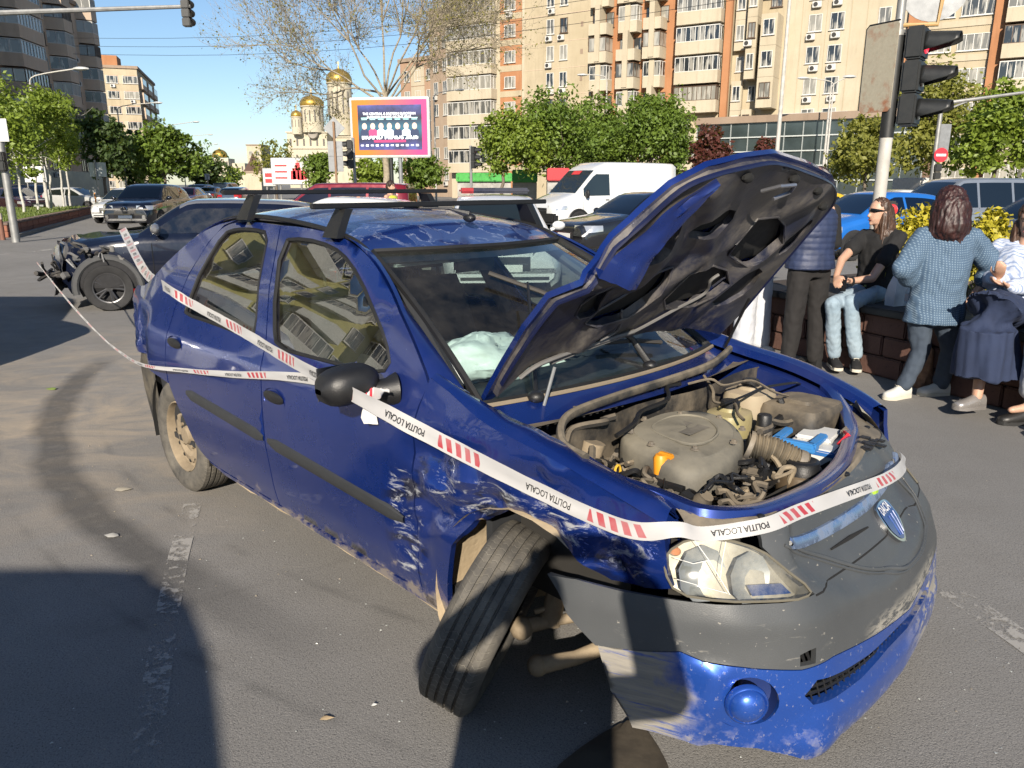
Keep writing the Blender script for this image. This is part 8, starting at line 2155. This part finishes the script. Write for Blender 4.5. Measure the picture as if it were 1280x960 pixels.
# the figure's right side is the one nearer the left of the picture
J['knL'], J['knR'] = J['knR'], J['knL']; J['anL'], J['anR'] = J['anR'], J['anL']; J['elL'], J['elR'] = J['elL'], J['elR']
b, J, r, f, up = person('person with long brown hair in black top and pale jeans, seated on the planter', J, fs, None, .008)
mb = MB(); garment_torso(mb, J, r, f, 1.0, -.10, .022, .99, 1.05); sleeves(mb, J, .068, .075, .55); skin(mb, 'top', BLK, b, .010, 4, fold(10, .012, 3))
mb = MB(); trousers(mb, J, r, f, .088, .066, .060, .93); skin(mb, 'jeans', JEANL, b, .009, 3, fold(13, .010, 2))
h0 = J['head']; bk = -Vector((-.97, -.22, 0)).normalized()
hairmass(J, [(h0 + V3(0, 0, .055) + bk * .012, h0 + bk * .035, .080, .085), (h0 + bk * .05 + V3(0, 0, .0), h0 + bk * .075 + V3(0, -.02, -.22), .085, .098), (h0 + bk * .07 + V3(0, -.05, -.2), h0 + bk * .085 + V3(0, -.07, -.44), .092, .055), (h0 + bk * .03 + V3(0, -.055, -.03), h0 + bk * .03 + V3(.0, -.09, -.30), .045, .035)], HBROWN, b, .008)
for sd in 'LR': shoe(b, J['an' + sd], J['ft' + sd], BLK, SHS, .25, .10)
MB().tube([h0 + Vector((-.97, -.22, 0)) * .08 + V3(-.02, -.02, .02), h0 + Vector((-.97, -.22, 0)) * .085 + V3(.01, -.06, .018), h0 + V3(.02, -.078, .012)], [.016, .014, .004], 8, flat=.5).obj('sunglasses', plain('lens_black', (.008, .008, .009), .1), b)
MB().tube([J['wrL'] + V3(.02, 0, 0), J['wrL'] + V3(.035, .004, .0)], .034, 12).obj('wristband', BLK, b)
MB().bbox(tuple((J['wrL'] + J['wrR']) / 2 + V3(-.02, -.08, -.045)), (.05, .012, .11), .004).obj('phone', plain('phone_black', (.01, .01, .012), .2), None, 40, 'black phone held in the seated woman\'s hands', 'phone')
# --- standing woman in the patterned shirt, her back to us
Y = 5.92
pel = wpt(1168, 392, Y); nk = wpt(1186, 288, Y); hd_ = wpt(1188, 257, Y)
fs = Vector((.10, .995, 0)).normalized(); rs = Vector((fs.y, -fs.x, 0))
J = dict(head=hd_, neck=nk, pelvis=pel, face=(-.15, .98, -.1), shL=nk - rs * .175 - V3(0, 0, .05), shR=nk + rs * .175 - V3(0, 0, .05), elL=wpt(1131, 336, Y - .02), elR=wpt(1242, 336, Y + .04), wrL=wpt(1150, 366, Y + .24), wrR=wpt(1212, 376, Y + .06), hdL=(.6, .7, -.3), hdR=(-.75, -.1, -.5), pmR=(-.3, .9, 0), pmL=(.5, 0, -.5))
aL, aR = gnd(1126, 499), gnd(1180, 498)
J.update(hipL=pel - rs * .095 - V3(0, 0, .04), hipR=pel + rs * .095 - V3(0, 0, .04), knL=wpt(1152, 438, Y - .01), knR=wpt(1188, 438, Y + .02), anL=V3(aL.x + .03, Y + .0, .095), anR=V3(aR.x + .02, Y + .08, .095), ftL=(-.82, -.35, 0), ftR=(-.80, -.10, 0), eyes=False)
b, J, r, f, up = person('person with auburn hair in a patterned blue shirt and dark jeans, back turned', J, fs, None, .009)
def m_pattern():
    g = G('patterned_blue_shirt'); x, y, z = g.xyz(); k = 190
    u = g.math('SINE', g.mul(g.math('ADD', x, z), k)); v = g.math('SINE', g.mul(g.math('SUBTRACT', g.math('ADD', x, g.mul(y, .6)), z), k))
    f_ = g.mr(g.mul(u, v), .30, .62); c = g.mix(g.mr(g.noise(6, 4), .3, .7), (.040, .075, .125), (.056, .098, .155)); c = g.mix(g.mul(f_, .45), c, (.25, .33, .40))
    return g.bsdf(color=c, rough=.85, normal=g.bump(g.noise(8, 5), .3, .02))
mb = MB(); garment_torso(mb, J, r, f, 1.06, -.07, .035, .99, 1.05); sleeves(mb, J, .085, .088, 1.0, .28); skin(mb, 'shirt', m_pattern(), b, .010, 5, fold(8, .016, 6))
mb = MB(); trousers(mb, J, r, f, .100, .070, .058, .95); skin(mb, 'jeans', JEAND, b, .010, 4, fold(10, .012, 8))
h0 = J['head']; 
hairmass(J, [(h0 + V3(0, 0, .045), h0 + V3(0, -.02, -.01), .108, .125), (h0 + V3(-.01, -.02, -.03), h0 + V3(-.01, -.04, -.15), .13, .135), (h0 + V3(-.09, -.03, -.06), h0 + V3(-.13, -.03, -.20), .06, .035), (h0 + V3(.09, -.02, -.04), h0 + V3(.12, -.04, -.20), .06, .035), (h0 + V3(-.05, -.04, -.10), h0 + V3(-.10, -.05, -.22), .07, .03), (h0 + V3(.03, -.06, -.12), h0 + V3(.04, -.10, -.30), .08, .035), (h0 + V3(.05, -.03, -.1), h0 + V3(.10, -.06, -.23), .07, .025)], HRED, b, .009, .009)
for sd in 'LR': shoe(b, J['an' + sd], J['ft' + sd], SHW, SHS, .26, .095)
# --- woman in the long skirt seated at the right edge
Y = 5.70; pel = wpt(1262, 380, Y + .12); pel = V3(pel.x, pel.y, .72); fs = Vector((-.80, -.60, 0)).normalized(); rs = Vector((fs.y, -fs.x, 0)); nk = pel + V3(.05, 0, .50); hd_ = nk + V3(.01, 0, .17)
J = dict(head=hd_, neck=nk, pelvis=pel, face=(-.7, -.7, -.2), shL=nk - rs * .165 - V3(0, 0, .05), shR=nk + rs * .165 - V3(0, 0, .05), elR=nk + rs * .20 - V3(0, 0, .28) + fs * .05, elL=nk - rs * .22 - V3(0, 0, .30) + fs * .02, wrR=nk + rs * .05 - V3(0, 0, .24) + fs * .26, wrL=nk - rs * .02 - V3(0, 0, .30) + fs * .24, hdR=(-.3, -.5, .5), hdL=(-.8, .1, .2), pmR=(.3, .3, .6), pmL=(0, 0, 1))
a1, a2 = wpt(1226, 464, Y - .30), wpt(1252, 437, Y - .36)
J.update(hipL=pel - rs * .09 - V3(0, 0, .02), hipR=pel + rs * .09 - V3(0, 0, .02), knR=wpt(1238, 398, Y - .20), knL=wpt(1250, 394, Y - .20), anR=V3(a1.x, a1.y, .15), anL=V3(a2.x, a2.y, a2.z), ftR=(-1, -.2, 0), ftL=(-1, -.25, 0))
b, J, r, f, up = person('person in a pale striped blouse and long navy skirt, seated at the right edge', J, fs, None, .009)
def m_stripe():
    g = G('striped_blouse'); x, y, z = g.xyz(); f_ = g.mr(g.math('SINE', g.mul(g.math('ADD', x, g.math('ADD', g.mul(y, .7), g.mr(g.noise(7, 3), 0, 1, 0, .05))), 420)), .1, .7)
    return g.bsdf(color=g.mix(f_, (.44, .48, .57), (.21, .27, .41)), rough=.8, normal=g.bump(g.noise(9, 5), .4, .02))
mb = MB(); garment_torso(mb, J, r, f, 1.02, -.04, .03); sleeves(mb, J, .075, .062, 1.0, .85); skin(mb, 'blouse', m_stripe(), b, .010, 4, fold(9, .016, 5))
mb = MB(); k1, k2, e1, e2 = J['knR'], J['knL'], J['anR'], J['anL']
kn_ = wpt(1238, 383, Y - .26)
loft(mb, [(pel + V3(.02, .02, .07), r * .17, f * .13), (pel + V3(0, 0, -.02), r * .20, V3(.05, .05, .15)), (pel.lerp(kn_, .55), r * .19, V3(.03, .03, .13)), (kn_ + V3(-.02, -.06, .0), r * .19, V3(-.10, -.07, .12)), (wpt(1236, 408, Y - .34), V3(.19, -.03, 0), V3(.02, .15, .02)), (wpt(1234, 440, Y - .32), V3(.22, 0, 0), V3(0, .19, 0)), (wpt(1234, 470, Y - .29), V3(.26, .03, 0), V3(0, .22, 0))], 28)
skin(mb, 'skirt', cloth('navy_skirt', (.020, .034, .085), (.012, .022, .058)), b, .011, 4, lambda co: .028 * N3((co.x * 2.2, co.y * 1.6, co.z * .22), 8, 3) - .01)
h0 = J['head']; hairmass(J, [(h0 + V3(0, 0, .045), h0 - f * .03, .09, .09), (h0 - f * .04, h0 - f * .05 - V3(0, 0, .22), .085, .07), (h0 + r * .07 - V3(0, 0, .04), h0 + r * .09 - V3(0, 0, .24) + f * .03, .045, .035)], HBROWN, b)
PUMP = plain('silver_leather', (.45, .42, .40), .25, .6)
for sd in 'LR': shoe(b, J['an' + sd] + V3(0, 0, -.02), J['ft' + sd], PUMP, None, .24, .07, nm='pump')
MB().tube([e2 + V3(.05, 0, -.02), e2 + V3(.06, .0, -.09)], [.012, .006], 6).tube([e1 + V3(.05, 0, -.02), e1 + V3(.06, .0, -.09)], [.012, .006], 6).obj('heel', BLK, b)
# --- the next figure: a boot and pale trousers at the frame edge
Y = 5.15; pel = V3(4.02, 5.45, .72); fs = Vector((-.85, -.5, 0)).normalized(); rs = Vector((fs.y, -fs.x, 0)); nk = pel + V3(.05, 0, .52)
bt = gnd(1268, 531)
J = dict(head=nk + V3(0, 0, .17), neck=nk, pelvis=pel, shL=nk - rs * .17 - V3(0, 0, .05), shR=nk + rs * .17 - V3(0, 0, .05), elR=nk + rs * .22 - V3(0, 0, .3), elL=nk - rs * .22 - V3(0, 0, .3), wrR=nk + rs * .1 - V3(0, 0, .42) + fs * .2, wrL=nk - rs * .1 - V3(0, 0, .42) + fs * .2, hdR=fs, hdL=fs, hipL=pel - rs * .09, hipR=pel + rs * .09, knR=wpt(1300, 420, 5.1), knL=V3(3.70, 4.9, .66), anR=V3(bt.x + .10, bt.y + .02, .16), anL=V3(3.66, 4.85, .2), ftR=(-1, -.05, 0), ftL=(-1, -.2, 0))
b, J, r, f, up = person('person in pale trousers and black lace-up boots, cut off by the right edge', J, fs, None, .011)
mb = MB(); trousers(mb, J, r, f, .10, .085, .08, .82); skin(mb, 'trousers', cloth('white_trousers', (.62, .64, .68)), b, .011, 4, fold(9, .01)); mb = MB(); garment_torso(mb, J, r, f); sleeves(mb, J, .065, .05, 1, .9); skin(mb, 'jumper', BLK, b, .012, 4)
hairmass(J, [(J['head'] + V3(0, 0, .04), J['head'] - f * .04, .09, .085)], HDARK, b)
for sd in 'LR': shoe(b, J['an' + sd] - V3(0, 0, .0), J['ft' + sd], plain('boot_leather', (.016, .015, .014), .5), plain('boot_sole', (.02, .02, .02), .8), .29, .16, nm='boot', boot=.16)
# --- policeman in a yellow vest far behind the roof bars
c0 = at(488, 231, 17.5); c0 = V3(c0.x, c0.y, 0); f0 = Vector((.9, -.4, 0)).normalized(); r0_ = Vector((f0.y, -f0.x, 0))
J = dict(head=c0 + V3(0, 0, 1.60), neck=c0 + V3(0, 0, 1.42), pelvis=c0 + V3(0, 0, .92), shL=c0 - r0_ * .19 + V3(0, 0, 1.38), shR=c0 + r0_ * .19 + V3(0, 0, 1.38), elL=c0 - r0_ * .24 + V3(0, 0, 1.1), elR=c0 + r0_ * .24 + V3(0, 0, 1.1), wrL=c0 - r0_ * .22 + V3(0, 0, .9) + f0 * .1, wrR=c0 + r0_ * .22 + V3(0, 0, .9) + f0 * .1, hipL=c0 - r0_ * .1 + V3(0, 0, .88), hipR=c0 + r0_ * .1 + V3(0, 0, .88), knL=c0 - r0_ * .12 + V3(0, 0, .48), knR=c0 + r0_ * .12 + V3(0, 0, .48), anL=c0 - r0_ * .12 + V3(0, 0, .09), anR=c0 + r0_ * .14 + V3(0, 0, .09))
b, J, r, f, up = person('person in a yellow high-visibility vest standing behind the roof bars', J, f0, None, .014, hands=False, female=False)
mb = MB(); garment_torso(mb, J, r, f, 1.12, -.02, .025); skin(mb, 'vest', plain('hi_vis', (.62, .72, .06), .7), b, .014, 4); mb = MB(); trousers(mb, J, r, f); skin(mb, 'trousers', BLKT, b, .014, 4)
hairmass(J, [(J['head'] + V3(0, 0, .05), J['head'] - f * .03, .088, .086)], HDARK, b)
for sd in 'LR': shoe(b, J['an' + sd], f, BLK, None, .28)
# --- the one taking the picture, known by the shadow on the wheel and bumper
c0 = V3(-.15, -.50, 0); f0 = V3(0, 1, 0); r0_ = V3(1, 0, 0)
J = dict(head=c0 + V3(0, .06, 1.64), neck=c0 + V3(0, 0, 1.46), pelvis=c0 + V3(0, 0, .95), shL=c0 + V3(-.20, 0, 1.41), shR=c0 + V3(.20, 0, 1.41), elL=c0 + V3(-.37, .16, 1.36), elR=c0 + V3(.37, .16, 1.36), wrL=c0 + V3(.01, .37, 1.60), wrR=c0 + V3(.31, .37, 1.60), hdL=(.5, .2, .6), hdR=(-.4, .2, .7), pmL=(.3, -.8, 0), pmR=(-.3, -.8, 0), hipL=c0 + V3(-.1, 0, .9), hipR=c0 + V3(.1, 0, .9), knL=c0 + V3(-.13, 0, .5), knR=c0 + V3(.13, 0, .5), anL=c0 + V3(-.15, -.02, .09), anR=c0 + V3(.15, -.02, .09))
b, J, r, f, up = person('person holding up a phone, whose shadow falls on the broken wheel and bumper', J, f0, None, .013, female=False, curl=.9)
mb = MB(); garment_torso(mb, J, r, f, 1.35, -.14, .03); sleeves(mb, J, .075, .06, 1, .85); skin(mb, 'jacket', BLK, b, .014, 4); mb = MB(); trousers(mb, J, r, f, .105, .085, .075); skin(mb, 'trousers', BLKT, b, .014, 4)
hairmass(J, [(J['head'] + V3(0, 0, .05), J['head'] - f * .03, .09, .088)], HDARK, b)
for sd in 'LR': shoe(b, J['an' + sd], f, BLK, None, .28)
MB().bbox((.01, -.075, 1.665), (.16, .009, .078), .003).obj('phone', plain('phone_black', (.01, .01, .012), .2), None, 40, 'black phone held up by the person taking the picture', 'phone')
# ---------------------------------------------------------------- barrier tape
def m_tape():
    g = G('barrier_tape'); uv = g.n('ShaderNodeTexCoord').outputs['UV']; u, v, _ = g.xyz(uv)
    per = g.math('FRACT', g.math('DIVIDE', u, .56)); blk = g.mul(g.mr(per, .0, .004), g.mr(per, .30, .304, 1, 0))
    st = g.math('FRACT', g.mul(g.math('ADD', u, g.mul(v, .022)), 27.0)); red = g.mul(blk, g.mr(st, .0, .04), g.mr(st, .56, .60, 1, 0), g.mr(v, .14, .16), g.mr(v, .84, .86, 1, 0))
    c = g.mix(g.noise(7, 5), (.47, .46, .45), (.56, .555, .55)); c = g.mix(g.mul(red, g.mr(g.noise(9, 4), .25, .6, .55, .95)), c, (.42, .025, .04))
    d = g.n('ShaderNodeBsdfPrincipled', {'Base Color': c, 'Roughness': .4}).outputs[0]; t = g.n('ShaderNodeBsdfTranslucent', {'Color': c}).outputs[0]
    g.nt.links.new(g.n('ShaderNodeMixShader', {0: .25, 1: d, 2: t}).outputs[0], g.out.inputs[0]); return g.m
TAPE = m_tape(); INK = plain('tape_ink', (.02, .02, .022), .6)
def tape(name, label, pts, widths, acrosses, text=(), crumple=.004, seed=0):
    """pts in the world; acrosses: the direction of the width at each point"""
    n = 10; P = [Vector(p) for p in spl([tuple(p) for p in pts], n)]; A_ = [Vector(p).normalized() for p in spl([tuple(Vector(a)) for a in acrosses], n)]; Wd = [w[0] for w in spl([(w,) for w in widths], n)]
    s = [0.0]
    for a, b in zip(P, P[1:]): s.append(s[-1] + (b - a).length)
    K = 5; rows = []
    nrm = []
    for i, p in enumerate(P):
        t = (P[min(i + 1, len(P) - 1)] - P[max(i - 1, 0)]).normalized(); a = (A_[i] - t * A_[i].dot(t)).normalized(); A_[i] = a; nrm.append(t.cross(a))
        rows.append([p + a * Wd[i] * (k / (K - 1) - .5) + nrm[i] * crumple * (N3((s[i] * 9, k * .35, seed), 1) + .6 * math.sin(k * 1.6) * N3((s[i] * 4, 3, seed), 1)) for k in range(K)])
    mb = MB().grid(rows); o = mb.obj(name, TAPE, None, 180, label, 'barrier tape', fix=False)
    uvl = o.data.uv_layers.new(name='uv'); k_ = {}
    for i in range(len(P)):
        for k in range(K): k_[i * K + k] = (s[i], k / (K - 1))
    for lp in o.data.loops: uvl.data[lp.index].uv = k_[lp.vertex_index]
    o.data.polygons.foreach_set('use_smooth', [True] * len(o.data.polygons))
    sa = np.array(s)
    def on(u, v, off):
        i = int(np.clip(np.searchsorted(sa, u) - 1, 0, len(P) - 2)); t = (u - sa[i]) / max(1e-6, sa[i + 1] - sa[i]); p = P[i].lerp(P[i + 1], t); a = A_[i].lerp(A_[i + 1], t); w = Wd[i] * (1 - t) + Wd[i + 1] * t; q = nrm[i].lerp(nrm[i + 1], t)
        return p + a * w * v + q * (off + crumple * N3((u * 9, (v + .5) * 4 * .35, seed), 1))
    u = .30 + .56 * (s[-1] // 1e9)
    m = 0
    while u < s[-1] - .3 and text:
        uc = u + .13
        for off in (.0035, -.0035): text_mesh(text, .028, lambda x, y: on(uc - x * .72, -y / .056 * 1.15, off), 'lettering', INK, o, .0004)
        u += .56; m += 1
    return o
def cw_(x, y, z): return inv @ Vector((x, y, z))
def side_w(px, py, off=.02):
    """the point of the saloon's right flank seen at that pixel, lifted off it"""
    y = .83; o = inv.inverted() @ Vector((0, 0, CAM_H)); d = inv.inverted().to_3x3() @ ray(px, py)
    for _ in range(60):
        p = o + d * ((y - o.y) / d.y); y = .7 * y + .3 * (ycore(min(max(p.x, -.2), 4.3), p.z) + off)
    return inv @ p
UPW = (0, 0, 1)
ts_ = lambda t, z: inv @ Vector(brec(.014)(t, z))
p1 = [at(153, 286, 9.3), at(160, 300, 8.6), at(171, 322, 7.2), at(184, 343, 5.85), side_w(205, 358, .03), side_w(240, 380, .03), side_w(300, 413, .03), side_w(360, 449, .06), side_w(420, 482, .15), side_w(478, 513, .15), side_w(530, 541, .08), side_w(600, 577, .03), side_w(680, 617, .025), side_w(750, 649, .02), side_w(800, 664, .02), cw_(.295, .752, .792), ts_(.747, .762), cw_(.155, .57, .79), cw_(.135, .40, .785), cw_(.11, .12, .765), cw_(.105, -.14, .735), cw_(.13, -.36, .712), cw_(.20, -.56, .69)]
ac = [(.9, 0, .35)] * 3 + [(.5, 0, .8)] + [(0, .1, 1)] * 9 + [(-.05, .1, 1)] * 2 + [tuple(inv.to_3x3() @ Vector(v)) for v in ((.1, -.55, .7), (.45, -.35, .65), (.55, -.1, .7), (.55, 0, .75), (.5, 0, .8), (.5, 0, .8), (.5, .1, .8), (.5, .2, .8))]
tape('barrier_tape', 'wide white and red barrier tape slanting along the saloon and over its front', p1, [.085] * 2 + [.075] * 2 + [.055] + [.050] * 4 + [.056] * 3 + [.050] * 3 + [.040] * 8, ac, 'POLITIA LOCALA', .006, 1)
p2 = [at(46, 328, 9.0), at(70, 358, 7.9), at(98, 391, 6.7), at(128, 422, 5.8), at(150, 440, 5.2), side_w(178, 456, .05), side_w(230, 463, .03), side_w(290, 468, .025), side_w(350, 470, .03), side_w(410, 477, .045), side_w(470, 492, .09), side_w(482, 486, .10)]
tape('barrier_tape', 'narrow twisted barrier tape strung from the crashed hatchback to the door mirror', p2, [.014, .014, .014, .013, .014, .018, .022, .030, .036, .045, .04, .03], [(.3, 0, 1), (.5, 0, .8), (.8, 0, .5), (.3, 0, 1), (.6, 0, .8), (.1, 0, 1), (0, 0, 1), (0, 0, 1), (0, 0, 1), (0, 0, 1), (.4, 0, .8), (.8, 0, .3)], 'POLITIA LOCALA', .003, 5)
mf = inv @ Vector((1.485, .885, .955)); tm = MB(); ax_ = (inv.to_3x3() @ Vector((-.4, -.9, -.1))).normalized(); Mx = Matrix.Translation(mf) @ ax_.to_track_quat('Z', 'Y').to_matrix().to_4x4()
wr = tm.lathe([(.050, -.022), (.052, .0), (.051, .022)], 18, Mx).obj('tape_knot', plain('tape_white', (.68, .67, .66), .45), None, 60, 'red and white tape wound round the stalk of the door mirror', 'barrier tape')
for k in range(2): MB().lathe([(.0535, -.012 + .018 * k), (.0535, -.003 + .018 * k)], 18, Mx).obj('red_stripe', plain('tape_red', (.55, .03, .05), .45), wr)
MB().grid([[mf + ax_ * (.012 * (k - 1)) + Vector((.006 * k, 0, -.03 - .022 * j)) + Vector((.012 * N3((j, k, 2), .8), .012 * N3((j, k, 5), .9), 0)) for k in range(4)] for j in range(5)]).obj('loose_end', plain('tape_white', (.68, .67, .66), .45), wr, 180)
